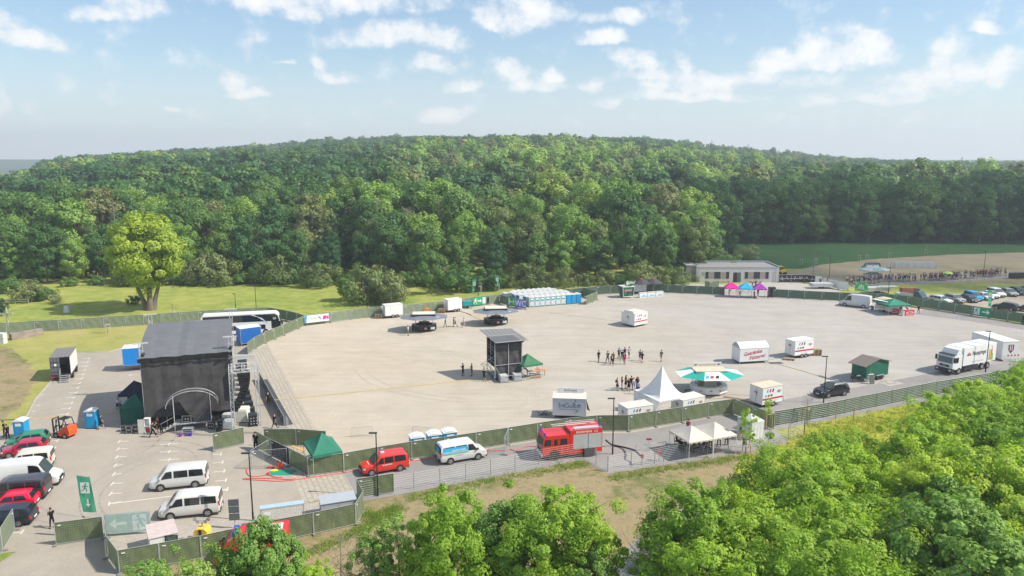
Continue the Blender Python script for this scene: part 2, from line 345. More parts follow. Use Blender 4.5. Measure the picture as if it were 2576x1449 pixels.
# slabs let into the yard by the hydrants, and the light gravel joints across it
SLAB = mat('concrete_slab', (.36, .335, .31), .9, var=.12, scale=1.5)
for pts in ([G('Y8', 1010, 700), G('Y8', 1100, 688), G('Y8', 1180, 712), G('Y8', 1100, 735)], [G('Y8', 440, 860), G('Y8', 660, 822), G('Y8', 800, 872), G('Y8', 590, 910)],
            [G('Y8', 2330, 72), G('Y8', 2430, 60), G('Y8', 2576, 85), G('Y8', 2576, 115)], [G('Y7', 1420, 865), G('Y7', 1520, 845), G('Y7', 1560, 862), G('Y7', 1480, 885)]):
    ground_poly('concrete_slab', SLAB, pts, 7)
JO = mat('pale_joint', (.44, .40, .34), .9, var=.2, scale=1.5)
for pts in ((G('Y1', 1200, 1035), G('Y1', 1500, 1225), G('Y1', 1820, 1449), G('Y3', 560, 950), G('Y3', 985, 1225), G('Y3', 1360, 1449), G('O', 1375, 1035)), (G('Y1', 0, 1085), G('Y1', 700, 1040)), (G('O', 673, 866), G('O', 1000, 846))):
    tag(strip('pale_gravel_joint', JO, pts, .10, .012, .012), kind='structure')
DR = mat('dark_trench', (.14, .135, .125), .9, var=.2)
tag(strip('drain_line', DR, [G('Y2', 790, 485), G('Y2', 1740, 606)], .14, .012, .006), kind='structure')
# painted bay markings
PNT = mat('road_paint', (.58, .55, .50), .7, var=.12, scale=4)
def bay(pt, dirpt, l1=.95, l2=.42, both=False):
    mb = MB(); a = VC(pt); d = (VC(dirpt) - a); d.z = 0; d.normalize(); n = VC((-d.y, d.x, 0)); w = .065
    s0 = -l1 if both else 0
    for u0, u1, v0, v1, z in ((s0, l1, -w, w, .024), (-w, w, -l2, l2, .027)):
        mb.face([a + d * u0 + n * v0 + VC((0, 0, z)), a + d * u1 + n * v0 + VC((0, 0, z)), a + d * u1 + n * v1 + VC((0, 0, z)), a + d * u0 + n * v1 + VC((0, 0, z))])
    return tag(mb.bd('bay_marking', PNT), kind='structure')
for zn, pts, dx, dy in (('Z2', [(1535, 538), (1520, 635), (1503, 738), (1485, 845), (1467, 958), (1446, 1080), (1425, 1210)], 60, -4), ('Z2', [(1405, 1338)], 60, -10), ('Z2', [(930, 38), (900, 108), (872, 182), (843, 260), (742, 525), (706, 620), (662, 720)], -60, 5),
                     ('Z1', [(1152, 915), (1133, 962), (1114, 1012), (1096, 1065), (1076, 1119), (1053, 1175), (1030, 1232), (1007, 1292), (983, 1354), (955, 1418)], -60, 3),
                     ('Z6', [(270, 698), (292, 803), (313, 917), (335, 1035), (355, 1150)], -60, 6), ('Z3', [(285, 888)], -60, 8), ('Z1', [(1675, 1130)], 60, -3),):
    for x, y in pts: bay(G(zn, x, y), G(zn, x + dx, y + dy))
for zn, pts in (('Z2', [(2178, 568), (2180, 667), (2180, 770)]),):
    for x, y in pts: bay(G(zn, x, y), G(zn, x + 60, y - 4), both=True)
tag(strip('bay_marking', PNT, [G('Z2', 1405, 1340), G('Z2', 2600, 1195)], .13, .022, .004), kind='structure')
tag(strip('bay_marking', PNT, [G('Z6', 230, 1172), G('Z6', 362, 1158)], .13, .022, .004), kind='structure')
for x, y in ((640, 1200), (612, 1258), (578, 1322), (540, 1386)): tag(strip('bay_marking', PNT, [G('Z1', x - 25, y + 1), G('Z1', x + 25, y - 1)], .12, .022, .004), kind='structure')
for x, y in ((495, 70), (430, 145), (385, 223)): tag(strip('bay_marking', PNT, [G('Z2', x - 25, y + 1), G('Z2', x + 25, y - 1)], .12, .022, .004), kind='structure')
TYR = mat('tyre_mark', (.275, .25, .215), .9, var=.25, scale=3); TYR2 = mat('tyre_mark_gravel', (.39, .345, .275), .9, var=.2, scale=3)
def arc_mark(c, r, a0, a1, m, w=.16, gap=1.5):
    for q in (0, gap):
        mb = MB(); n = 26; rr = r + q
        for k in range(n):
            t0, t1 = R(lerp_tab(k, [(0, a0), (n, a1)])), R(lerp_tab(k + 1, [(0, a0), (n, a1)])); mb.face([(c.x + (rr - w) * cos(t0), c.y + (rr - w) * sin(t0), .0265), (c.x + rr * cos(t0), c.y + rr * sin(t0), .0265), (c.x + rr * cos(t1), c.y + rr * sin(t1), .0265), (c.x + (rr - w) * cos(t1), c.y + (rr - w) * sin(t1), .0265)])
        tag(mb.bd('tyre_marks', m), kind='structure')
for px, py, r, a0, a1, m in ((330, 1180, 6, 20, 110, TYR), (520, 1210, 9, 150, 250, TYR), (200, 1120, 8, -40, 60, TYR), (420, 1160, 12, 200, 280, TYR), (1000, 950, 14, 10, 90, TYR2), (1250, 900, 20, 190, 260, TYR2), (1900, 1080, 11, 60, 150, TYR), (1150, 1000, 9, 300, 380, TYR2), (1700, 850, 30, 30, 90, TYR2)): arc_mark(G('O', px, py), r, a0, a1, m)
# ---------------------------------------------------------------- trees
LEAVES = {
 'mid': leaf_mat('leaves_mid_green', (.06, .14, .04), (.105, .21, .055), (.19, .29, .075)),
 'dark': leaf_mat('leaves_dark_green', (.04, .115, .045), (.06, .155, .055), (.10, .20, .06)),
 'olive': leaf_mat('leaves_olive', (.14, .20, .065), (.19, .25, .08), (.24, .25, .11)),
 'light': leaf_mat('leaves_light_green', (.16, .29, .065), (.24, .38, .08), (.36, .45, .10)),
 'lime': leaf_mat('leaves_lime', (.32, .42, .05), (.36, .45, .055), (.39, .46, .06)),
 'near': leaf_mat('leaves_near_green', (.27, .41, .055), (.40, .53, .07), (.52, .60, .09), trans=.5),
 'near2': leaf_mat('leaves_deeper_green', (.18, .32, .045), (.30, .44, .06), (.42, .52, .075), trans=.48),
 'flower': leaf_mat('leaves_with_blossom', (.20, .24, .10), (.26, .28, .14), (.30, .32, .2)),
}
BARK = mat('bark', (.16, .13, .10), .9, var=.35, scale=4, bump=.6)
BARE = mat('dead_wood', (.30, .25, .20), .9, var=.3, scale=4)
def leaf_mesh(name, centers, radii, per, size, m, seed, flat=.55, squash=.8):
    """many separate leaf faces spread through the shells of many clumps"""
    rs = np.random.RandomState(seed); C = np.repeat(np.array(centers), per, 0); Rr = np.repeat(np.array(radii), per)
    n = len(C); d = rs.normal(size=(n, 3)); d /= np.linalg.norm(d, axis=1)[:, None]
    rad = Rr * (rs.rand(n) ** .28); P = C + d * rad[:, None] * np.array([1, 1, squash])
    D = P - np.array([0, 0, P[:, 2].mean() - .1 * P[:, 2].std()]); D /= np.linalg.norm(D, axis=1)[:, None]; nrm = d * .75 + D * .75 + rs.normal(size=(n, 3)) * .38 + np.array([0, 0, .2]); nrm /= np.linalg.norm(nrm, axis=1)[:, None]
    t = np.cross(nrm, rs.normal(size=(n, 3))); t /= np.linalg.norm(t, axis=1)[:, None]; b = np.cross(nrm, t)
    s = size * (.6 + .8 * rs.rand(n))[:, None]
    V = np.stack([P - t * s * .5, P + b * s * .32, P + t * s * .5 - nrm * s * .12, P - b * s * .32], 1).reshape(-1, 3)
    me = bpy.data.meshes.new(name); me.vertices.add(4 * n); me.vertices.foreach_set('co', V.ravel())
    me.loops.add(4 * n); me.loops.foreach_set('vertex_index', np.arange(4 * n, dtype=np.int32))
    me.polygons.add(n); me.polygons.foreach_set('loop_start', np.arange(0, 4 * n, 4, dtype=np.int32)); me.polygons.foreach_set('loop_total', np.full(n, 4, dtype=np.int32))
    me.materials.append(m); me.update(calc_edges=True); return me
def crown_clumps(seed, H, rad, zb, nl, kind='round'):
    """clump centres for a crown of height zb..H: a few big lobes, each carrying smaller clumps"""
    r = random.Random(seed); cs, rr = [], []
    zc = (H + zb) / 2; hz = (H - zb) / 2
    for _ in range(nl):
        while True:
            x, y, z = r.uniform(-1, 1), r.uniform(-1, 1), r.uniform(-1, 1)
            q = x * x + y * y + z * z
            if kind == 'cone':
                w = (1 - (z + 1) / 2) * .95 + .10
                if x * x + y * y < w * w and z < .8: break
            elif kind == 'loose':
                if .12 < q < (1.0 if r.random() < .8 else 1.45): break
            elif .22 < q < 1: break
        bulge = 1 + .22 * sin(3 * math.atan2(y, x) + seed) + .12 * sin(5 * math.atan2(y, x) + 2 * seed)
        cs.append((x * rad * bulge, y * rad * bulge, zc + z * hz)); rr.append(rad * (r.uniform(.09, .27) if kind == 'loose' else r.uniform(.16, .44)) * (.7 - .5 * z if kind == 'cone' else 1))
    return cs, rr
def trunk_mb(seed, H, zb, r0, rad, limbs=7, lean=0.0):
    r = random.Random(seed); mb = MB(); p = VC((0, 0, -.3)); q = VC((lean, 0, zb)); mb.tube(p, (0, 0, .25), r0 * 1.5, 8, r0 * 1.1); mb.tube((0, 0, .25), q, r0 * 1.1, 8, r0 * .75)
    top = VC((lean * 1.5 + r.uniform(-.3, .3), r.uniform(-.3, .3), zb + (H - zb) * .75)); mb.tube(q, top, r0 * .75, 7, r0 * .15)
    for k in range(limbs):
        a = r.uniform(0, 6.28); s = q.lerp(top, r.uniform(-.25, .7)); e = s + VC((cos(a), sin(a), r.uniform(.4, 1.1))) * rad * r.uniform(.45, .8)
        e.z = min(e.z, H * .95); m_ = s.lerp(e, .5) + VC((0, 0, .12 * rad)); rr = r0 * r.uniform(.25, .42); mb.tube(s, m_, rr, 5, rr * .7); mb.tube(m_, e, rr * .7, 5, rr * .2)
        e2 = m_ + VC((cos(a + .8), sin(a + .8), .6)) * rad * .4; mb.tube(m_, e2, rr * .5, 4, rr * .15)
    return mb
TREES = {}
def tree_kind(key, H, rad, zb, nl, per, size, leaf, r0, kind='round', seed=1, limbs=7):
    cs, rr = crown_clumps(seed, H, rad, zb, nl, kind)
    me = leaf_mesh('crown', cs, rr, per, size, LEAVES[leaf], seed)
    tm = trunk_mb(seed, H, max(.5, zb + (H - zb) * .25), r0, rad, limbs); o = tm.bd('trunk', BARK); td = o.data; bpy.data.objects.remove(o)
    TREES[key] = (me, td, H)
def put_tree(key, loc, label, name='broadleaf_tree', cat='tree', group=None, sc=1.0, rz=None, crown='crown', sz=None):
    me, td, H = TREES[key]; t = thing(name, label, cat, loc, rnd.uniform(0, 6.28) if rz is None else rz, group, 1.0)
    t.scale = (sc, sc, sz or sc)
    if td:
        b = bpy.data.objects.new('trunk', td); COL.objects.link(b); b.parent = t
    c = bpy.data.objects.new(crown, me); COL.objects.link(c); c.parent = t; return t
# medium trees for the front of the wood (4-5 k leaves) and coarse ones for the hill
for i, lf in enumerate(('mid', 'mid', 'dark', 'olive', 'light')):
    tree_kind('m%d' % i, 16, 4.6, 2.2, 50, 165, .5, lf, .28, seed=11 + i, limbs=9)
tree_kind('mt', 22, 4.8, 1.2, 74, 100, .7, 'mid', .35, seed=31, limbs=9)
tree_kind('mtd', 25, 5.6, 1.0, 84, 100, .75, 'dark', .4, seed=33, limbs=9)
tree_kind('mp', 18, 3.0, 1.5, 80, 60, .5, 'dark', .25, 'cone', seed=35)
tree_kind('bush', 5, 3.6, .1, 34, 110, .38, 'olive', .12, seed=41, limbs=8)
tree_kind('bushg', 4.5, 3.0, .1, 30, 110, .36, 'mid', .12, seed=43, limbs=8)
tree_kind('bushf', 4.5, 3.4, .1, 30, 110, .34, 'flower', .12, seed=45, limbs=8)
for i, lf in enumerate(('mid', 'dark', 'olive', 'light', 'mid')):
    tree_kind('f%d' % i, 17, 5.6 + .4 * (i % 2), 4, 24, 60, 1.1, lf, .3, seed=51 + i, limbs=3)
tree_kind('fp', 20, 3.2, 2, 60, 30, 1.0, 'dark', .25, 'cone', seed=61, limbs=2)
# near trees
NK = []
for i, (lf, H, rad) in enumerate((('near', 9, 3.3), ('near2', 10, 3.6), ('light', 8, 2.8), ('near2', 9.5, 3.2))):
    tree_kind('n%d' % i, H, rad, 1.0, 170, 165, .2, lf, .16, 'loose', seed=71 + i, limbs=14); NK.append('n%d' % i)
tree_kind('ash', 8.5, 2.5, 1.2, 95, 105, .19, 'light', .13, 'loose', seed=81, limbs=10)
tree_kind('sap', 3.6, .8, .9, 26, 80, .12, 'near', .05, seed=83, limbs=6)
# bare, dead tree
def bare_mesh(seed, H=14, spread=2.4, n=26, r0=.22):
    r = random.Random(seed); mb = MB(); p = VC((0, 0, -.2)); top = VC((r.uniform(-.4, .4), r.uniform(-.4, .4), H)); mb.tube(p, top, r0, 6, .03)
    for k in range(n):
        f = r.uniform(.25, .97); s = p.lerp(top, f); a = r.uniform(0, 6.28); L = spread * (1.15 - f) * r.uniform(.6, 1.2) + .5
        e = s + VC((cos(a), sin(a), r.uniform(.1, .9))) * L; mb.tube(s, e, r0 * .22, 4, .015)
        for j in range(3):
            s2 = s.lerp(e, r.uniform(.4, .9)); e2 = s2 + VC((r.uniform(-1, 1), r.uniform(-1, 1), r.uniform(.2, 1))) * L * .35; mb.tube(s2, e2, r0 * .1, 3, .01)
    o = mb.bd('trunk', BARE); d = o.data; bpy.data.objects.remove(o); return d
BD = [bare_mesh(91), bare_mesh(93, 12, 3.4, 34)]; TW = bare_mesh(95, 4.0, 2.6, 30, .05)
# front of the wood: individual trees, edge line by bearing
def edge_y(x):
    return lerp_tab(x, [(-160, 176), (-110, 180), (-60, 184), (-25, 180), (10, 178), (45, 184), (58, 205), (75, 262), (110, 268), (260, 262)])
WL = {'m0': 'mid green broadleaf tree with rounded crown among the front trees of the wood', 'm1': 'full green broadleaf tree with lobed crown among the front trees of the wood', 'm2': 'dark green broadleaf tree among the front trees of the wood',
      'm3': 'olive green broadleaf tree among the front trees of the wood', 'm4': 'pale fresh green broadleaf tree among the front trees of the wood', 'mt': 'tall green broadleaf tree in the wall of trees at the wood edge',
      'mtd': 'tall dark tree in the shaded wall of trees beyond the meadow', 'mp': 'dark pointed conifer standing among the broadleaf trees of the wood'}
ntree = 0
placed = []
for row in range(7):
    x = -150.0
    while x < 225:
        ey = edge_y(x) + row * (7.5 + row * .5) + rnd.uniform(-1.5, 2.5)
        xx = x + rnd.uniform(-1.6, 1.6); right = xx > 58
        lim = (.72 * ey)
        if abs(xx) < lim + 6 and ntree < 272 and not (right and row > 4):
            if right: key = rnd.choice(['mtd', 'mt', 'mtd', 'mt', 'm1', 'm0'] if row == 0 else ['mtd', 'mtd', 'mt']); sc = rnd.uniform(.82, 1.0)
            else: key = rnd.choice(['m0', 'm1', 'm4', 'm1', 'm2', 'm3', 'm4', 'mt', 'mt'] + (['mt', 'mp'] if row > 1 else [])); tl = .72 if key == 'mt' else 1; sc = (rnd.uniform(.72, 1.2) if row < 2 else rnd.uniform(.8, 1.45)) * tl
            if row == 0 and not right: sc *= .85
            lab = WL[key]; put_tree(key, (xx, ey, terr(xx, ey) - .2), lab, 'conifer' if key == 'mp' else 'broadleaf_tree', 'tree', lab.replace(' tree ', ' trees ', 1) if key != 'mp' else 'conifers in the wood', sc)
            ntree += 1; placed.append((xx, ey))
        x += 8.6 if not right else 9.5
back = {}
# everything deeper in: one mass of instanced trees
pts = []; scl = []; idx = []
rs = np.random.RandomState(5)
y = 190.0
while y < 1500:
    sp_ = 7.8 + (y - 200) * .004
    x = -.86 * y - 20
    while x < .80 * y + 20:
        xx = x + rs.uniform(-.45, .45) * sp_; yy = y + rs.uniform(-.45, .45) * sp_
        e_ = edge_y(xx); rows = 5 if xx > 58 else 7
        dd = yy - e_
        if dd > rows * 8.6 + (8 if xx <= 58 else -2) and abs(xx) < .86 * yy and not (xx < -.6 * yy and yy > lerp_tab(xx / yy, [(-.76, 380), (-.66, 620), (-.6, 1000)])):
            pts.append((xx, yy, terr(xx, yy) - .5)); s = (rs.uniform(.6, 1.05) if rs.rand() < .7 else rs.uniform(1.05, 1.45)) * (1.12 if xx / yy > .3 and yy < 420 else 1)
            scl.append(s)
            # patches of one kind, conifers mostly high on the hill
            pz = sin(xx * .021 + 1.3) + sin(yy * .017 + xx * .006)
            bb = xx / yy
            if yy > 700 and rs.rand() < .75: k = rs.choice([5, 1, 1])
            elif 330 < yy < 640 and -.02 < bb < .36 and rs.rand() < .6: k = rs.choice([3, 3, 2])
            elif bb < -.2 and rs.rand() < .5: k = 1
            elif rs.rand() < .06: k = 5
            elif pz > .7: k = rs.choice([3, 3, 0, 2])
            elif pz < -.6: k = rs.choice([1, 1, 0])
            else: k = rs.choice([0, 4, 2, 1, 0])
            if k == 5: scl[-1] = min(scl[-1], .95)
            idx.append(k)
        x += sp_
    y += sp_ * .9
fm = bpy.data.meshes.new('forest'); fm.vertices.add(len(pts)); fm.vertices.foreach_set('co', np.array(pts).ravel())
for nm, typ, arr in (('sc', 'FLOAT', scl), ('ix', 'INT', idx), ('rz', 'FLOAT', rs.uniform(0, 6.28, len(pts)))):
    a = fm.attributes.new(nm, typ, 'POINT'); a.data.foreach_set('value', np.array(arr))
fo = bpy.data.objects.new('forest', fm); COL.objects.link(fo); tag(fo, 'wooded hill of mixed green trees reaching to the skyline', 'forest', kind='stuff')
# coarse crowns live once in the wood as real trees; the mass repeats them
src = []
for i, key in enumerate(['f0', 'f1', 'f2', 'f3', 'f4', 'fp']):
    me, td, H = TREES[key]
    j = me.copy(); bm_ = __import__('bmesh').new(); bm_.from_mesh(me); nf = len(bm_.faces); bm_.from_mesh(td)
    bm_.faces.ensure_lookup_table()
    for f in bm_.faces[nf:]: f.material_index = 1
    bm_.to_mesh(j); bm_.free(); j.materials.append(BARK)
    xx = -30 + i * 12; yy = 262 + i
    so = bpy.data.objects.new('conifer' if key == 'fp' else 'broadleaf_tree', j); COL.objects.link(so); so.location = (xx, yy, terr(xx, yy) - .5)
    tag(so, ('conifer' if key == 'fp' else 'broadleaf tree') + ' standing deep in the wooded hillside', 'tree', 'trees deep in the hillside wood'); src.append(so)
ng = bpy.data.node_groups.new('forest_instances', 'GeometryNodeTree')
ng.interface.new_socket('Geometry', in_out='INPUT', socket_type='NodeSocketGeometry'); ng.interface.new_socket('Geometry', in_out='OUTPUT', socket_type='NodeSocketGeometry')
N = ng.nodes; L = ng.links; gi = N.new('NodeGroupInput'); go = N.new('NodeGroupOutput')
mp_ = N.new('GeometryNodeMeshToPoints'); L.new(gi.outputs[0], mp_.inputs[0]); gti = N.new('GeometryNodeGeometryToInstance')
for so in src[::-1]:
    inf = N.new('GeometryNodeObjectInfo'); inf.inputs[0].default_value = so; inf.inputs['As Instance'].default_value = True; L.new(inf.outputs['Geometry'], gti.inputs[0])
iop = N.new('GeometryNodeInstanceOnPoints'); L.new(mp_.outputs[0], iop.inputs['Points']); L.new(gti.outputs[0], iop.inputs['Instance']); iop.inputs['Pick Instance'].default_value = True
def attr(nm, typ):
    a = N.new('GeometryNodeInputNamedAttribute'); a.data_type = typ; a.inputs[0].default_value = nm; return [o for o in a.outputs if o.enabled and o.name == 'Attribute'][0]
L.new(attr('ix', 'INT'), iop.inputs['Instance Index']); L.new(attr('sc', 'FLOAT'), iop.inputs['Scale'])
cx = N.new('ShaderNodeCombineXYZ'); L.new(attr('rz', 'FLOAT'), cx.inputs[2]); L.new(cx.outputs[0], iop.inputs['Rotation']); L.new(iop.outputs[0], go.inputs[0])
md = fo.modifiers.new('instances', 'NODES'); md.node_group = ng
print('forest', len(pts), 'individual', ntree)
for k, (px, py, key) in enumerate(((385, 392, 'fp'), (440, 390, 'fp'), (485, 384, 'd'), (535, 380, 'f1'), (570, 378, 'f1'), (600, 378, 'f1'), (365, 392, 'd'), (335, 396, 'd'), (220, 398, 'f3'), (1085, 352, 'fp'), (1130, 352, 'fp'), (1330, 348, 'fp'), (1300, 350, 'fp'), (1960, 386, 'fp'), (2010, 388, 'fp'), (2420, 404, 'fp'), (1790, 362, 'fp'), (1880, 372, 'fp'))):
    r_ = ray(px, py); y = 950; x = r_.x / r_.y * y; gz = terr(x, y); zt = CAMH + r_.z / r_.y * y; s_ = 1.15
    q = thing('skyline_tree', ('bare dead tree' if key == 'd' else 'conifer' if key == 'fp' else 'broad tree') + ' standing up above the skyline of the wooded hill', 'tree', (x, y, max(gz, zt - 15)), k, 'trees breaking the skyline', s_)
    c = bpy.data.objects.new('trunk' if key == 'd' else 'crown', BD[k % 2] if key == 'd' else TREES[key][0]); COL.objects.link(c); c.parent = q
# ---------------------------------------------------------------- shared materials
STEEL = mat('galvanised_steel', (.40, .42, .43), .6, .25, var=.1, scale=6)
ALU = mat('aluminium_truss', (.52, .53, .54), .5, .3, var=.08, scale=6)
DKM = mat('dark_metal', (.035, .037, .04), .45, .3, var=.2)
BLK = mat('black_cloth', (.018, .018, .02), .85, var=.3, scale=2.5, bump=.3, bscale=5, spec=.2)
BLKP = mat('black_plastic', (.02, .021, .023), .4, var=.15)
GUM = mat('tyre_rubber', (.022, .022, .022), .8, var=.15)
RIMM = mat('rim_metal', (.42, .43, .45), .35, .8, var=.05)
GLS = mat('dark_glass', (.012, .016, .02), .06, 0, var=.1, spec=.7)
GLSG = mat('tinted_windscreen', (.05, .075, .075), .05, 0, var=.1, spec=.8)
WHT = mat('white_paint', (.72, .72, .71), .35, var=.04, scale=1.2, coat=.2)
WHTR = mat('white_roof_dirty', (.58, .55, .49), .7, var=.14, scale=1.5)
WHTC = mat('white_canvas', (.74, .75, .76), .7, var=.05, scale=1.5, trans=.2, bump=.25, bscale=1.6)
CREAM = mat('cream_canvas', (.68, .64, .57), .75, var=.05, scale=1.5, trans=.2, bump=.25, bscale=1.6)
REDP = mat('red_paint', (.62, .022, .018), .3, var=.05, coat=.4)
GREYP = mat('shutter_grey', (.50, .52, .53), .45, .3, var=.05)
REDL = mat('red_lamp', (.5, .02, .02), .2); WHL = mat('clear_lamp', (.55, .57, .6), .1, spec=.8); BLUL = mat('blue_lamp', (.02, .05, .6), .15, spec=.8)
WOOD = mat('raw_timber', (.42, .30, .17), .8, var=.25, scale=5)
ORW = mat('orange_bench_wood', (.72, .20, .05), .55, var=.1)
YEL = mat('yellow_plastic', (.68, .45, .06), .5, var=.1)
PAINT = mat('car_paint', rough=.28, coat=.5, var=.02, tint=True)
CLOTH = mat('clothing', rough=.9, var=.12, scale=9, tint=True, spec=.15)
SKIN = mat('skin', (.55, .33, .23), .6, var=.08, scale=8)
HAIR = mat('hair', rough=.8, var=.2, scale=14, tint=True)
TARP = mat('tinted_canvas', rough=.75, var=.10, scale=1.4, tint=True, trans=.18, bump=.35, bscale=1.8)
FGRN = mat('green_screen_cloth', (.16, .20, .085), .75, var=.16, scale=1.3, trans=.25, bump=.6, bscale=2.2)
FGRD = mat('dark_green_screen_cloth', (.07, .125, .07), .8, var=.14, scale=1.5, trans=.2, bump=.5, bscale=2.2)
FGRL = mat('sunbleached_green_screen', (.25, .30, .19), .75, var=.14, scale=1.5, trans=.25, bump=.5, bscale=2.2)
PLIN = mat('print_white', (.78, .78, .78), .6, var=.02); PGRN = mat('exit_green', (.015, .33, .14), .6, var=.06, scale=2); PRED = mat('print_red', (.48, .02, .04), .6, var=.04)
PMAR = mat('print_maroon', (.20, .015, .035), .6); PBLK = mat('print_black', (.02, .02, .022), .6); PGRY = mat('print_grey', (.30, .31, .34), .6); PBLU = mat('print_blue', (.05, .20, .50), .6); PLBL = mat('print_light_blue', (.03, .35, .62), .6)
PGOLD = mat('print_gold', (.55, .33, .07), .6); PPUR = mat('print_violet', (.13, .17, .55), .6); PMAG = mat('print_magenta', (.55, .02, .30), .6); PLG = mat('print_leaf_green', (.18, .42, .10), .6); PSKY = mat('print_sky', (.22, .5, .72), .6)
def col(o, c):
    o.color = (c[0], c[1], c[2], 1); return o
def lerp(a, b, t): return a + (b - a) * t
# ---------------------------------------------------------------- lettering and pictograms
FONTC = {}
def text_mesh(s, size, m, parent, loc, rx=R(90), rz=0.0, name='lettering', sx=1.0, align='CENTER', rows=1.0, slant=0, ry=0.0):
    cu = bpy.data.curves.new('t', 'FONT'); cu.body = s; cu.size = size; cu.align_x = align; cu.align_y = 'CENTER'; cu.resolution_u = 2; cu.shear = slant; cu.space_line = rows; cu.offset = size * .012
    o = bpy.data.objects.new('t', cu); COL.objects.link(o); dg = bpy.context.evaluated_depsgraph_get(); me = bpy.data.meshes.new_from_object(o.evaluated_get(dg)); bpy.data.objects.remove(o); bpy.data.curves.remove(cu)
    me.materials.clear(); me.materials.append(m); t = bpy.data.objects.new(name, me); COL.objects.link(t); t.parent = parent; t.location = loc; t.rotation_euler = (rx, ry, rz); t.scale = (sx, 1, 1); return t
def disc(mb, cx, cz, r, y=0, n=14, ry=None):
    ry = r if ry is None else ry
    mb.face([(cx + r * cos(6.2832 * k / n), y, cz + ry * sin(6.2832 * k / n)) for k in range(n)])
def bar(mb, x0, z0, x1, z1, w, y=0):
    d = VC((x1 - x0, z1 - z0)).normalized(); n = VC((-d.y, d.x)) * w / 2
    mb.face([(x0 - n.x, y, z0 - n.y), (x1 - n.x, y, z1 - n.y), (x1 + n.x, y, z1 + n.y), (x0 + n.x, y, z0 + n.y)])
def runner(mb, cx, cz, s, m, y, flip=1):
    mb.mat(m); f = lambda x: cx + flip * x * s; z = lambda v: cz + v * s
    disc(mb, f(.10), z(.40), .09 * s, y)
    for k, (x0, a, x1, b, w) in enumerate(((.06, .27, -.04, -.02, .17), (.06, .25, .26, .12, .07), (.26, .12, .36, .2, .06), (.04, .26, -.18, .2, .07), (-.18, .2, -.26, .05, .06), (0, 0, .18, -.14, .09), (.18, -.14, .12, -.4, .08), (-.05, 0, -.14, -.22, .09), (-.14, -.22, -.38, -.26, .08))):
        bar(mb, f(x0), z(a), f(x1), z(b), w * s, y - .0004 * (k + 1))
def arrow(mb, cx, cz, s, m, y, ang=0.0):
    mb.mat(m); c, q = cos(ang), sin(ang); T = lambda a, b: (cx + (a * c - b * q) * s, y, cz + (a * q + b * c) * s)
    mb.face([T(*p) for p in ((-.5, -.09), (.12, -.09), (.12, .09), (-.5, .09))]); mb.face([T(*p) for p in ((.1, -.33), (.5, 0), (.1, .33))])
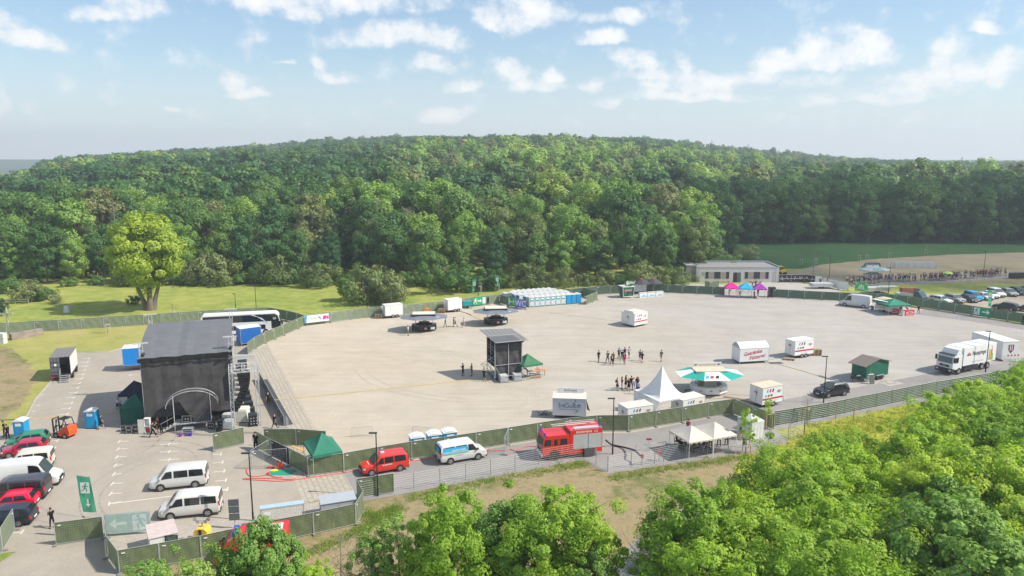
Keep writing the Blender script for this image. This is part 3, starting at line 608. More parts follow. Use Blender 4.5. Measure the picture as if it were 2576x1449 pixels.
# ---------------------------------------------------------------- vehicles
VT = {
 'hatch': dict(L=4.05, H=1.46, W=1.74, wb=2.5, wr=.31, st=[(-.5, .5, .52, .9), (-.49, .80, .84, .97), (-.455, .90, 1.12, 1), (-.40, .93, 1.36, 1), (-.30, .94, 1.44, 1), (-.05, .93, 1.46, 1), (.05, .92, 1.44, 1), (.10, .91, 1.38, 1), (.245, .90, .94, 1), (.38, .83, .85, .98), (.46, .74, .75, .93), (.5, .52, .53, .86)],
               win=[(-.36, -.30, -.12, -.11), (-.10, -.09, .17, .06)], ws=(.245, .95, .075, 1.40), rw=(-.465, 1.02, -.39, 1.36)),
 'estate': dict(L=4.6, H=1.52, W=1.80, wb=2.7, wr=.32, st=[(-.5, .5, .52, .9), (-.49, .82, .86, .97), (-.46, .92, 1.2, 1), (-.42, .95, 1.42, 1), (-.30, .96, 1.50, 1), (-.02, .95, 1.52, 1), (.06, .94, 1.49, 1), (.10, .93, 1.42, 1), (.235, .92, .96, 1), (.38, .85, .87, .98), (.46, .76, .77, .93), (.5, .52, .53, .86)],
               win=[(-.42, -.37, -.27, -.26), (-.25, -.25, -.08, -.07), (-.06, -.06, .17, .07)], ws=(.235, .97, .08, 1.44), rw=(-.47, 1.06, -.42, 1.40)),
 'suv': dict(L=4.45, H=1.64, W=1.86, wb=2.65, wr=.35, st=[(-.5, .55, .58, .9), (-.49, .92, .96, .97), (-.46, 1.02, 1.25, 1), (-.40, 1.06, 1.52, 1), (-.30, 1.06, 1.60, 1), (-.05, 1.05, 1.64, 1), (.05, 1.04, 1.62, 1), (.09, 1.03, 1.55, 1), (.235, 1.02, 1.06, 1), (.38, .97, 1.0, .98), (.465, .88, .89, .94), (.5, .6, .61, .87)],
               win=[(-.38, -.32, -.27, -.25), (-.25, -.23, -.07, -.06), (-.05, -.04, .17, .06)], ws=(.235, 1.08, .07, 1.57), rw=(-.468, 1.15, -.41, 1.50)),
 'van': dict(L=4.95, H=1.97, W=1.92, wb=2.95, wr=.34, st=[(-.5, .5, .53, .94), (-.495, 1.1, 1.2, .98), (-.485, 1.12, 1.78, 1), (-.46, 1.12, 1.91, 1), (-.3, 1.12, 1.96, 1), (.1, 1.12, 1.97, 1), (.19, 1.10, 1.93, 1), (.22, 1.09, 1.86, 1), (.355, 1.06, 1.1, .99), (.43, .97, .99, .97), (.48, .86, .87, .93), (.5, .55, .56, .86)],
             win=[(-.45, -.44, -.20, -.20), (-.18, -.18, .06, .06), (.09, .09, .29, .19)], ws=(.355, 1.12, .205, 1.86), rw=(-.4975, 1.18, -.487, 1.76)),
 'caddy': dict(L=4.6, H=1.82, W=1.80, wb=2.8, wr=.33, st=[(-.5, .5, .53, .94), (-.495, .98, 1.05, .98), (-.48, 1.02, 1.62, 1), (-.45, 1.02, 1.76, 1), (-.3, 1.02, 1.82, 1), (.03, 1.02, 1.82, 1), (.10, 1.01, 1.77, 1), (.13, 1.0, 1.69, 1), (.27, .99, 1.03, 1), (.40, .92, .94, .98), (.47, .80, .81, .93), (.5, .52, .53, .86)],
               win=[(-.44, -.43, -.19, -.19), (-.17, -.17, .02, .02), (.04, .04, .20, .10)], ws=(.27, 1.04, .115, 1.70), rw=(-.4935, 1.12, -.482, 1.60)),
 'big': dict(L=5.9, H=2.55, W=2.0, wb=3.6, wr=.35, st=[(-.5, .5, .53, .95), (-.497, 1.2, 1.3, .98), (-.49, 1.25, 2.3, 1), (-.475, 1.25, 2.46, 1), (-.3, 1.25, 2.54, 1), (.12, 1.25, 2.55, 1), (.20, 1.23, 2.46, 1), (.24, 1.20, 2.3, 1), (.355, 1.17, 1.22, .99), (.43, 1.04, 1.06, .97), (.48, .92, .93, .93), (.5, .55, .56, .86)],
             win=[(.10, .10, .30, .24)], ws=(.355, 1.24, .24, 2.1), rw=None),
}
def st_at(T, xf):
    s = T['st']
    for a, b in zip(s, s[1:]):
        if xf <= b[0]:
            t = max(0, (xf - a[0]) / (b[0] - a[0])); return tuple(lerp(a[k], b[k], t) for k in range(4))
    return s[-1]
def taper(T): return .80 if T['H'] < 1.7 else (.90 if T['H'] < 2.2 else .93)
def vehicle(typ, pr, pf, color, label, cat='car', name='parked_car', group=None, near=None, dark_bumper=False, wins=True, roofrails=False, solid_rear=False):
    """pr, pf: where the rear and front wheels on the camera's side touch the ground"""
    T = VT[typ]; L, Wd = T['L'], T['W']; hw = Wd / 2; d = (pf - pr); d.z = 0; h = math.atan2(d.y, d.x); d.normalize()
    n = VC((-d.y, d.x, 0)); mid = (pr + pf) / 2
    sgn = 1 if n.dot(mid) > 0 else -1
    root = thing(name, label, cat, mid + n * sgn * (hw - .08) + VC((0, 0, .02)), h, group)
    mb = MB(); tp = taper(T); secs = []
    for xf, zb, zt, ws in T['st']:
        x = xf * L; w = hw * ws; gh = min(1, max(0, (zt - zb) / (T['H'] - zb) if T['H'] > zb else 0)); wt = w * (.96 - (.96 - tp) * gh); z0 = .30 if abs(xf) < .48 else .36; e = .05 * gh + .012
        half = [(w * .93, z0), (w, z0 + .12), (w, lerp(z0, zb, .7)), (w * .985, zb), (lerp(w * .985, wt, .9), max(zb + .005, lerp(zb, zt, .9) - e * .3)), (wt * .93, zt), (0, zt + .02 + .02 * gh)]
        secs.append([(x, y, z) for y, z in half] + [(x, -y, z) for y, z in half[-2::-1]])
    m_ = len(secs[0]); fl = [(i * m_ + k, i * m_ + k + 1, (i + 1) * m_ + k + 1, (i + 1) * m_ + k) for i in range(len(secs) - 1) for k in range(m_ - 1)]
    fl += [((i + 1) * m_, i * m_, i * m_ + m_ - 1, (i + 1) * m_ + m_ - 1) for i in range(len(secs) - 1)] + [tuple(range(m_)), tuple(range(len(secs) * m_ - 1, (len(secs) - 1) * m_ - 1, -1))]
    mb.poly([p for s in secs for p in s], fl)
    me_o = mb.bd('body', PAINT, root, smooth=32); col(me_o, color)
    import bmesh
    bm = bmesh.new(); bm.from_mesh(me_o.data); bmesh.ops.recalc_face_normals(bm, faces=bm.faces); bm.to_mesh(me_o.data); bm.free()
    def side_pt(xf, f, s, off=.008):
        _, zb, zt, ws = st_at(T, xf); w = hw * ws; gh = min(1, max(0, (zt - zb) / (T['H'] - zb))); wt = w * (.96 - (.96 - tp) * gh); wtop = lerp(w * .985, wt, .9); ztop = max(zb + .005, lerp(zb, zt, .9) - (.05 * gh + .012) * .3)
        z = zb + (ztop - zb) * f; return (xf * L, s * (lerp(w * .985, wtop, f) + off), z)
    if wins:
        for s in (1, -1):
            for (a0, a1, b0, b1) in T['win']:
                mb = MB(); N_ = 5
                bot = [side_pt(lerp(a0, b0, k / N_), .07, s) for k in range(N_ + 1)]; zt_ = .93
                top = [side_pt(lerp(a1, b1, k / N_), zt_, s) for k in range(N_ + 1)]
                for k in range(N_): mb.face([bot[k], bot[k + 1], top[k + 1], top[k]])
                mb.bd('side_window', GLS, root)
    def across(x0, z0, x1, z1, nm, m, k0=.86, off=.02):
        mb = MB(); dn = VC((z1 - z0, 0, -(x1 - x0))).normalized() * off
        if (x0 > 0) != (dn.x > 0): dn = -dn
        w0 = hw * (.95 if k0 else 0); w1 = hw * tp * .95; N_ = 4
        for k in range(N_):
            ya, yb = lerp(-1, 1, k / N_), lerp(-1, 1, (k + 1) / N_); cr = lambda q: .035 * (1 - q * q)
            mb.face([(x0 + dn.x, ya * w0, z0 + dn.z + cr(ya)), (x0 + dn.x, yb * w0, z0 + dn.z + cr(yb)), (x1 + dn.x, yb * w1, z1 + dn.z + cr(yb)), (x1 + dn.x, ya * w1, z1 + dn.z + cr(ya))])
        return mb.bd(nm, m, root)
    S_ = T['st']; iw = max(i for i, q in enumerate(S_) if q[2] > q[1] + .3 * (T['H'] - q[1]) + .05); a, b_ = S_[iw + 1], S_[iw]; across(a[0] * L - .03, a[2] + .05, b_[0] * L + .01, b_[2] + .01, 'windscreen', GLSG, off=.045)
    if T['rw'] and not solid_rear: a = T['rw']; across(a[0] * L, a[1], a[2] * L, a[3], 'rear_window', GLS, off=.04)
    for sx_ in (1, -1):
        for s in (1, -1):
            x = sx_ * T['wb'] / 2; y = s * (hw - .10); r = T['wr']
            mb = MB(); mb.mat(BLKP).tube((x, s * (hw - .3), r + .02), (x, s * (hw + .006), r + .02), r * 1.17, 16)
            mb.mat(GUM).tube((x, y - s * .1, r), (x, y + s * .115, r), r, 18); w_ = mb.bd('wheel', None, root)
            mb = MB(); mb.mat(RIMM); mb.tube((x, y + s * .1, r), (x, y + s * .125, r), r * .66, 12)
            mb.mat(DKM)
            for k in range(5):
                an = k * 1.2566 + .3; mb.tube((x + r * .42 * cos(an), y + s * .12, r + r * .42 * sin(an)), (x + r * .42 * cos(an), y + s * .129, r + r * .42 * sin(an)), r * .13, 6)
            mb.bd('rim', None, w_)
    for s in (1, -1):
        zf = T['st'][-3][1] - .08; xfh = .452 * L; MB().mat(WHL).poly([(xfh + .05, s * hw * .94, zf), (xfh + .14, s * hw * .60, zf - .03), (xfh + .17, s * hw * .60, zf - .17), (xfh + .10, s * hw * .95, zf - .14), (xfh - .12, s * hw * .99, zf + .02), (xfh - .1, s * hw * .99, zf - .12)], [(0, 1, 2, 3), (0, 3, 5, 4)]).bd('headlight', WHL, root)
        zr = T['st'][1][1]; MB().mat(REDL).box(-.4995 * L, -.478 * L, s * hw * .84, s * hw * .995, zr - .22, zr + (.05 if T['H'] < 1.7 else .22)).bd('taillight', REDL, root)
        xm = T['win'][-1][2] * L - .05; zm = st_at(T, .2)[1] + .08; MB().box(xm - .06, xm + .08, s * (hw + .02), s * (hw + .19), zm, zm + .17).bd('mirror', BLKP if dark_bumper else PAINT, root)
    for ob in root.children:
        if ob.name.startswith('mirror'): col(ob, color)
    bm_ = BLKP if dark_bumper else DKM
    MB().box(.47 * L, .507 * L, -hw * .86, hw * .86, .24, .50 if not dark_bumper else .62).bd('front_bumper', bm_, root)
    MB().box(-.507 * L, -.47 * L, -hw * .92, hw * .92, .28, .44 if not dark_bumper else .60).bd('rear_bumper', bm_, root)
    MB().box(.505 * L, .512 * L, -.26, .26, .42, .53).bd('number_plate', PLIN, root); MB().box(-.512 * L, -.505 * L, -.26, .26, .46, .57).bd('number_plate', PLIN, root)
    MB().box(.495 * L, .503 * L, -hw * .5, hw * .5, T['st'][-1][1] + .03 + (.0 if not dark_bumper else .08), T['st'][-1][1] + .16 + (.0 if not dark_bumper else .06)).bd('grille', PBLK, root)
    if roofrails:
        for s in (1, -1): MB().tube((-.38 * L, s * hw * tp * .86, T['H'] + .035), (.02 * L, s * hw * tp * .86, T['H'] + .045), .02, 5).bd('roof_rail', ALU, root)
    return root
def bogie(root, x, z, hw, r, names=('wheel',)):
    for s in (1, -1):
        mb = MB(); mb.mat(GUM).tube((x, s * (hw - .24), r), (x, s * hw, r), r, 16); w = mb.bd('wheel', None, root); MB().tube((x, s * (hw - .02), r), (x, s * (hw + .015), r), r * .55, 10).bd('rim', RIMM, w)
# ---------------------------------------------------------------- people
def skin_eval(verts, edges, radii, levels=1):
    me = bpy.data.meshes.new('sk'); me.from_pydata(verts, edges, []); o = bpy.data.objects.new('sk', me); COL.objects.link(o)
    o.modifiers.new('s', 'SKIN'); sv = me.skin_vertices[0].data
    for i, r in enumerate(radii): sv[i].radius = (r, r) if isinstance(r, float) else r
    sv[0].use_root = True
    if levels: sb = o.modifiers.new('u', 'SUBSURF'); sb.levels = levels; sb.render_levels = levels
    dg = bpy.context.evaluated_depsgraph_get(); out = bpy.data.meshes.new_from_object(o.evaluated_get(dg)); bpy.data.objects.remove(o); bpy.data.meshes.remove(me)
    out.polygons.foreach_set('use_smooth', [True] * len(out.polygons)); return out
def make_pose(legs, arms, lean=0.0, hip=.93, head=0.0):
    """legs/arms: per side (hip or shoulder angle, knee or elbow angle, spread); facing +x"""
    J = {}; J['pel'] = VC((0, 0, hip)); up = VC((sin(lean), 0, cos(lean)))
    J['wai'] = J['pel'] + up * .16; J['che'] = J['pel'] + up * .40; J['nec'] = J['pel'] + up * .56; J['hd1'] = J['nec'] + up * .10 + VC((.02 + head * .04, 0, 0)); J['hd2'] = J['hd1'] + VC((.02 + head * .05, 0, .12))
    for s, k in ((1, 'L'), (-1, 'R')):
        a, kn, spd = legs[0 if s > 0 else 1]
        J['hip' + k] = J['pel'] + VC((0, s * .09, -.05)); J['kne' + k] = J['hip' + k] + VC((sin(a) * .43, s * spd * .43, -cos(a) * .43)); b = a - kn
        J['ank' + k] = J['kne' + k] + VC((sin(b) * .42, s * spd * .2, -cos(b) * .42)); J['toe' + k] = J['ank' + k] + VC((.17 * cos(max(-.5, b * .5)), s * .02, -.03))
        a, el_, spd = arms[0 if s > 0 else 1]
        J['sho' + k] = J['che'] + up * .09 + VC((0, s * .18, 0)); J['elb' + k] = J['sho' + k] + VC((sin(a) * .28, s * spd * .28, -cos(a) * .28)); b = a + el_
        J['wri' + k] = J['elb' + k] + VC((sin(b) * .25, -s * max(0, el_ - 1.2) * .18, -cos(b) * .25)); J['han' + k] = J['wri' + k] + (J['wri' + k] - J['elb' + k]).normalized() * .08
    mn = min(J['ankL'].z, J['ankR'].z) - .07
    for q in J.values(): q.z -= mn
    def mk(chain, rad, lv=1):
        ks = list(rad.keys()); return skin_eval([tuple(J[q]) for q in ks], [(ks.index(a), ks.index(b)) for a, b in chain], [rad[q] for q in ks], lv)
    rb = dict(pel=.09, wai=.08, che=.09, nec=.05, hd1=.075, hd2=.085)
    ch = [('pel', 'wai'), ('wai', 'che'), ('che', 'nec'), ('nec', 'hd1'), ('hd1', 'hd2')]
    for k in 'LR':
        rb.update({'hip' + k: .075, 'kne' + k: .052, 'ank' + k: .036, 'toe' + k: .035, 'sho' + k: .05, 'elb' + k: .037, 'wri' + k: .026, 'han' + k: .032})
        ch += [('pel', 'hip' + k), ('hip' + k, 'kne' + k), ('kne' + k, 'ank' + k), ('ank' + k, 'toe' + k), ('che', 'sho' + k), ('sho' + k, 'elb' + k), ('elb' + k, 'wri' + k), ('wri' + k, 'han' + k)]
    body = mk(ch, rb)
    mb = MB()                                       # fingers, nose
    for k, s in (('L', 1), ('R', -1)):
        d = (J['han' + k] - J['wri' + k]).normalized(); sd = VC((1, 0, 0)) if abs(d.x) < .8 else VC((0, 0, 1)); p = J['han' + k]
        for q, ln in enumerate((.06, .07, .065, .05)): a = p + sd * (.022 - q * .014); b = a + d * ln * .6 + VC((0, -s * .006, 0)); mb.tube(a, b, .008, 4, .007); mb.tube(b, b + (d + VC((0, -s * .5, 0))).normalized() * ln * .5, .007, 4, .005)
        mb.tube(J['wri' + k] + sd * .02, J['wri' + k] + sd * .05 + d * .05, .01, 4, .007)
    mb.tube(J['hd1'] + VC((.07, 0, .04)), J['hd1'] + VC((.105, 0, .03)), .014, 4, .01)
    import bmesh
    o = mb.bd('x', SKIN); bm = bmesh.new(); bm.from_mesh(body); bm.from_mesh(o.data); bm.to_mesh(body); bm.free(); bpy.data.objects.remove(o)
    body.materials.append(SKIN)
    shirt = mk([('pel', 'wai'), ('wai', 'che'), ('che', 'nk')] + [(a + k if a != 'che' else a, b + k) for k in 'LR' for a, b in (('che', 'sho'), ('sho', 'slv'))], (lambda: (J.update(nk=J['che'].lerp(J['nec'], .8), slvL=J['shoL'].lerp(J['elbL'], .75), slvR=J['shoR'].lerp(J['elbR'], .75)), dict(pel=.15, wai=.14, che=.165, nk=.08, shoL=.085, shoR=.085, slvL=.062, slvR=.062))[1])())
    for k in 'LR': J['cuf' + k] = J['kne' + k].lerp(J['ank' + k], .85); J['sht' + k] = J['hip' + k].lerp(J['kne' + k], .95)
    tr = mk([('wai', 'pel')] + [(a if a == 'pel' else a + k, b + k) for k in 'LR' for a, b in (('pel', 'hip'), ('hip', 'kne'), ('kne', 'cuf'))], dict(pel=.128, wai=.105, hipL=.092, hipR=.092, kneL=.066, kneR=.066, cufL=.054, cufR=.054))
    sh = mk([('wai', 'pel')] + [(a if a == 'pel' else a + k, b + k) for k in 'LR' for a, b in (('pel', 'hip'), ('hip', 'sht'))], dict(pel=.128, wai=.105, hipL=.095, hipR=.095, shtL=.078, shtR=.078))
    shoe = MB()
    for k in 'LR':
        a, b = J['ank' + k], J['toe' + k]; shoe.tube(a + VC((-.05, 0, -.02)), b + VC((.03, 0, .0)), .05, 7, .04)
    so = shoe.bd('shoes', CLOTH); shm = so.data; bpy.data.objects.remove(so)
    hr = {}
    for kind in ('short', 'long', 'cap'):
        mb = MB(); c = J['hd2'] + VC((-.015, 0, .0)); nlat = 5
        rr = .108 if kind != 'cap' else .116
        for i in range(nlat):
            for j in range(10):
                P = lambda i_, j_: c + VC((rr * cos(i_ / nlat * 1.75) * cos(j_ * .6283) * 1.05, rr * .92 * cos(i_ / nlat * 1.75) * sin(j_ * .6283), rr * sin(i_ / nlat * 1.75) if i_ else -.02 - (.05 if cos(j_ * .6283) < .1 else -.03)))
                mb.face([P(i, j), P(i, j + 1), P(i + 1, j + 1), P(i + 1, j)])
        if kind == 'long': mb.tube(c + VC((-.06, 0, .02)), c + VC((-.11, 0, -.30)), .095, 8, .05)
        if kind == 'cap': mb.box(c.x + .07, c.x + .19, -.06, .06, c.z + .02, c.z + .035)
        q = mb.bd('hair', HAIR, smooth=60); hr[kind] = q.data; bpy.data.objects.remove(q)
    for q in (shirt, tr, sh): q.materials.append(CLOTH)
    mb = MB(); p = J['che'] + VC((-.2, 0, 0)); mb.tube(p - up * .22, p + up * .12, .12, 8, .10); q = mb.bd('b', CLOTH, smooth=50); bag = q.data; bpy.data.objects.remove(q)
    mb = MB(); mb.tube(J['pel'] + up * .05, J['pel'] - VC((0, 0, .38)), .135, 10, .22); q = mb.bd('b', CLOTH, smooth=50); sk = q.data; bpy.data.objects.remove(q)
    return dict(body=body, shirt=shirt, trousers=tr, shorts=sh, shoes=shm, hair=hr, bag=bag, skirt=sk)
POSES = {
 'stand': make_pose(((.04, .03, .10), (-.04, .03, .10)), ((.05, .15, .12), (.0, .2, .14))),
 'fold': make_pose(((.05, .04, .13), (-.05, .04, .08)), ((.35, 1.75, .10), (.3, 1.7, .10))),
 'hips': make_pose(((.0, .03, .16), (-.02, .03, .16)), ((.1, .9, .35), (.5, 1.3, .2)), head=.3),
 'walk': make_pose(((.42, .12, .02), (-.32, .35, .02)), ((-.35, .25, .08), (.40, .35, .08)), lean=.06),
 'walk2': make_pose(((-.34, .40, .02), (.38, .06, .02)), ((.38, .4, .08), (-.3, .2, .08)), lean=.05),
 'bend': make_pose(((.15, .1, .12), (-.1, .1, .12)), ((1.2, .3, .05), (1.1, .4, .05)), lean=.85, head=.6),
 'sit': make_pose(((1.45, 1.45, .1), (1.4, 1.35, .12)), ((.4, .9, .1), (.45, .8, .1)), lean=-.1, hip=.5),
}
BK = (.012, .012, .014); SKT = dict(bl=BK, wh=(.62, .62, .64), gy=(.14, .14, .15), nv=(.02, .03, .08), lb=(.35, .42, .58), be=(.40, .32, .2), bd=(.08, .13, .24), rd=(.55, .02, .02), kh=(.22, .2, .1), pk=(.6, .03, .2), og=(.75, .16, .05), mr=(.22, .03, .07), te=(.04, .2, .24), gn=(.05, .2, .08), sk=(.5, .3, .22))
HC = dict(d=(.03, .02, .015), b=(.08, .045, .025), l=(.42, .30, .15), g=(.35, .33, .31), r=(.35, .1, .04), o=(.8, .15, .04), w=(.6, .6, .6), p=(.5, .03, .15))
def person(p, face, label, pose='stand', top='bl', low='bl', legs='trousers', hair='short', hc='d', bag=None, shoes='bl', h=1.78, group=None, name='person'):
    P = POSES[pose]; t = thing(name, label, 'person', p, face, group); t.scale = (h / 1.77,) * 3
    parts = [('body', P['body'], None), ('shirt', P['shirt'], SKT[top]), (legs, P[legs if legs != 'skirt' else 'skirt'], SKT[low]), ('shoes', P['shoes'], SKT[shoes])]
    if hair != 'bald': parts.append(('cap' if hair == 'cap' else 'hair', P['hair'][hair], HC[hc]))
    for nm, me, c in parts:
        o = bpy.data.objects.new(nm, me); COL.objects.link(o); o.parent = t
        if c: col(o, c)
    if bag:
        o = bpy.data.objects.new('backpack', P['bag']); COL.objects.link(o); col(o, SKT[bag]); tag(o, 'backpack worn on the back', 'backpack'); del o['category']; o.parent = t; del o['label']
    return t
# ---------------------------------------------------------------- tents, fences, small kit
def pavilion(pa, pb, dep, zeave, zpeak, color, label, cat='tent', name='canopy_tent', m=None, val=.28, legc=None, curve=.0, walls=None, group=None, valwave=False, seg=6, legs=True):
    """pa-pb: near edge on the ground, tent reaches dep metres away from the camera"""
    o, rz, w = two(pa, pb); t = thing(name, label, cat, o, rz, group); m = m or TARP
    mb = MB(); c = VC((w / 2, dep / 2, zpeak)); cor = [VC((0, 0, zeave)), VC((w, 0, zeave)), VC((w, dep, zeave)), VC((0, dep, zeave))]
    for k in range(4):
        a, b = cor[k], cor[(k + 1) % 4]
        for i in range(seg):
            f0, f1 = i / seg, (i + 1) / seg
            q = lambda p, f: VC((lerp(p.x, c.x, f), lerp(p.y, c.y, f), lerp(p.z, c.z, f ** (1 + curve))))
            for j in range(2):
                pa_, pb_ = a.lerp(b, j / 2), a.lerp(b, (j + 1) / 2); sag = lambda p, f: q(p, f)
                mid = -.035 * w / 3 * (1 - f0)
                A, B, C_, D = sag(pa_, f0), sag(pb_, f0), sag(pb_, f1), sag(pa_, f1)
                for X, isM, f in ((A, j == 1, f0), (B, j == 0, f0), (C_, j == 0, f1), (D, j == 1, f1)):
                    if isM: X.z -= .07 * w / 3 * sin(f * math.pi)
                mb.face([A, B, C_, D])
    r_ = mb.bd('canopy', m, t); col(r_, color)
    mb = MB()
    for k in range(4):
        a, b = cor[k], cor[(k + 1) % 4]; N_ = max(4, int((b - a).length / .5)) if valwave else 1
        for i in range(N_):
            p, q = a.lerp(b, i / N_), a.lerp(b, (i + 1) / N_)
            if valwave: mm = (p + q) / 2; mb.face([p, q, q - VC((0, 0, val * .5)), mm - VC((0, 0, val)), p - VC((0, 0, val * .5))])
            else: mb.face([p, q, q - VC((0, 0, val)), p - VC((0, 0, val))])
    v_ = mb.bd('valance', m, t); col(v_, color)
    lm = legc or STEEL
    for x, y in ((.04, .04), (w - .04, .04), (w - .04, dep - .04), (.04, dep - .04)):
        if legs: MB().tube((x, y, 0), (x, y, zeave - .02), .03, 5).bd('leg', lm, t)
    for wl in (walls or []):
        k, hgt = wl if isinstance(wl, tuple) else (wl, 0.0); a, b = cor[k], cor[(k + 1) % 4]; mb = MB(); N_ = 8; nn = VC((-(b - a).y, (b - a).x, 0)).normalized()
        for i in range(N_):
            f0, f1 = i / N_, (i + 1) / N_; o0 = nn * .05 * (i % 2); o1 = nn * .05 * ((i + 1) % 2)
            mb.face([a.lerp(b, f0) + o0 + VC((0, 0, hgt + .03 - zeave)), a.lerp(b, f1) + o1 + VC((0, 0, hgt + .03 - zeave)), a.lerp(b, f1) - VC((0, 0, .1)), a.lerp(b, f0) - VC((0, 0, .1))])
        col(mb.bd('side_wall', m, t), color)
    return t, w
FOOT = mat('concrete_fence_foot', (.20, .19, .175), .9, var=.2)
def fence_panel(a, b, cloth, label, group, H=1.92, gap=.10, cover=True, foot=True, clothm=None, wires=11, name='fence_panel', see=1):
    """one mobile site-fence panel a..b with frame, mesh wires and the screen cloth laced to the far side"""
    d = b - a; L = d.length; t = thing(name, label, 'fence panel', a, math.atan2(d.y, d.x), group)
    n_cam = -1 if VC((-d.y, d.x, 0)).dot((a + b) / 2) > 0 else 1
    fr = MB(); x0, x1 = .03, L - .03
    fr.tube((x0, 0, gap), (x0, 0, H), .024, 6).tube((x1, 0, gap), (x1, 0, H), .024, 6).tube((x0, 0, H), (x1, 0, H), .021, 6).tube((x0, 0, gap + .02), (x1, 0, gap + .02), .021, 6); fr.bd('frame', STEEL, t)
    wm = MB(); nz = wires
    for k in range(1, nz): z = gap + (H - gap) * k / nz; wm.tube((x0, 0, z), (x1, 0, z), .007, 3, cap=False)
    nv = int(L / .17)
    for k in range(1, nv): x = lerp(x0, x1, k / nv); wm.tube((x, 0, gap), (x, 0, H), .0035, 3, cap=False)
    wm.bd('wire_mesh', STEEL, t)
    if cover:
        c = MB(); nx_, nz_ = 10, 5; ph = rnd.uniform(0, 6); yo = -n_cam * .035 * see
        g = [[(lerp(.02, L - .02, i / nx_), yo + (.028 * sin(ph + i * 1.7 + j * .9) * (1 if see > 0 else 1) * (0 if j in (0, nz_) else 1)) * -n_cam * see, lerp(gap + .03, H - .02, j / nz_)) for i in range(nx_ + 1)] for j in range(nz_ + 1)]
        for j in range(nz_):
            for i in range(nx_): c.face([g[j][i], g[j][i + 1], g[j + 1][i + 1], g[j + 1][i]])
        c.bd('screen_cloth', cloth, t, smooth=80)
    MB().box(.25, .50, n_cam * .03, n_cam * .04, H - .30, H - .22).bd('name_plate', PLIN, t)
    if foot: MB().box(-.12, .12, -.34, .34, 0, .13).bd('foot', FOOT, t)
    return t
def fence_run(tops, cloth, label, group, H=1.92, pitch=3.5, z=None, foot=True, wires=11, see=1, last_foot=True, uniq=None):
    """tops: ground points of the panel ends"""
    out = []; k = 0
    for a, b in zip(tops, tops[1:]):
        n = max(1, round((b - a).length / pitch))
        for i in range(n):
            lab = uniq[k] if uniq and k < len(uniq) else label
            out.append(fence_panel(a.lerp(b, i / n), a.lerp(b, (i + 1) / n), cloth, lab, group, H, foot=foot, wires=wires, see=see)); k += 1
    return out
FT = lambda zn, *p: [G(zn, p[i], p[i + 1], 1.92) * 1 for i in range(0, len(p), 2)]
def flat(L): return [VC((p.x, p.y, 0)) for p in L]
def lamp(p, label, H=6.0, arm=(-.55, .12), group='lamp posts round the yard'):
    t = thing('street_lamp', label, 'street lamp', p, 0, group)
    mb = MB(); mb.tube((0, 0, 0), (0, 0, H), .07, 8, .05); mb.tube((0, 0, 0), (0, 0, .8), .085, 8); mb.bd('pole', DKM, t)
    MB().box(-.62, .10, -.11, .11, H - .02, H + .07).bd('lamp_head', DKM, t); return t
# ---------------------------------------------------------------- fences
def FL(zn, *p): return flat([G(zn, p[i], p[i + 1], 1.92) for i in range(0, len(p), 2)])
fence_run(FL('O', -60, 818, 86, 807.6, 145, 805, 314.5, 794.3, 404, 789, 498, 782.4, 588, 777, 675, 773.2), FGRL, 'sunbleached green screened fence panel between the big lime tree and the car park', 'pale fence panels below the lime tree', wires=8, foot=True)
fence_run(FL('O', 675, 773.2, 696.4, 777, 720, 781, 746, 787, 765.7, 793.8), FGRD, 'dark green fence panel in the short run behind the white coach', 'dark fence panels behind the coach')
fence_run(FL('O', 765.7, 793.8, 748, 801.6, 712, 817, 665, 835.8, 639.7, 848.4, 622, 862), FGRN, 'bright green fence panel in the slanting run between coach and gravel yard', 'slanting fence panels right of the coach', see=1)
run = fence_run(FL('O', 765.7, 793.8, 798, 789.5, 830, 786.5, 880.5, 778.8, 930, 773.4, 970, 771, 1015.5, 767.8, 1053.8, 764, 1090.7, 760.4, 1140, 754.5, 1187.4, 748, 1222.8, 744, 1256, 740.5), FGRL, 'green screened fence panel along the back of the yard by the white trailers', 'back fence panels by the white trailers', wires=8)
fence_run(FL('O', 1256.6, 741, 1279, 747, 1300, 751, 1323, 755), FGRD, 'dark green fence panel in the short run left of the toilet block', 'fence panels left of the toilets')
fence_run(FL('O', 1256.6, 741, 1292.8, 738.7), FGRL, 'green fence panel behind the back row of blue toilets, at its left end', 'back fence behind the toilets')
fence_run(FL('O', 1292.8, 738.7, 1434.4, 726.5, 1468.6, 723.5, 1500.9, 720.7, 1535, 718.6, 1645.4, 714.3), FGRD, 'green fence panel between the toilet block and the cocktail booth', 'back fence panels behind toilets and booth')
fence_run(FL('O', 1468.6, 723.5, 1486, 728.5, 1502.8, 733.2), FGRD, 'dark green fence panel of the screen jutting out right of the toilets', 'jutting screen right of the toilets')
fence_run(FL('O', 1502.8, 733.2, 1475.5, 744.2), FGRN, 'pale green fence panel closing the screen right of the toilets', 'closing panel right of the toilets')
fence_run(FL('O', 1645.4, 714.3, 1680.5, 716.2, 1716.7, 717.8, 1753.4, 719.2, 1792.5, 720.6, 1823.7, 722.2), FGRD, 'dark green fence panel between the black parasols and the magenta tent', 'back fence panels left of the entrance')
fence_run(FL('O', 1945, 727.3, 1984, 729.2, 2025, 731.4, 2068.5, 733.5, 2112, 735.4, 2158, 737, 2204, 738.3, 2251.6, 740.6, 2284.6, 744.5), FGRD, 'dark green fence panel between the purple tent and the snack trailer', 'back fence panels right of the entrance')
fence_run(FL('O', 2284.6, 744.5, 2322.8, 751.3, 2363, 756.9, 2403.4, 762.7, 2446.7, 769.3, 2491, 776, 2537, 782.3, 2576, 788.5, 2620, 796), FGRD, 'dark green fence panel along the field car park', 'fence panels along the field car park')
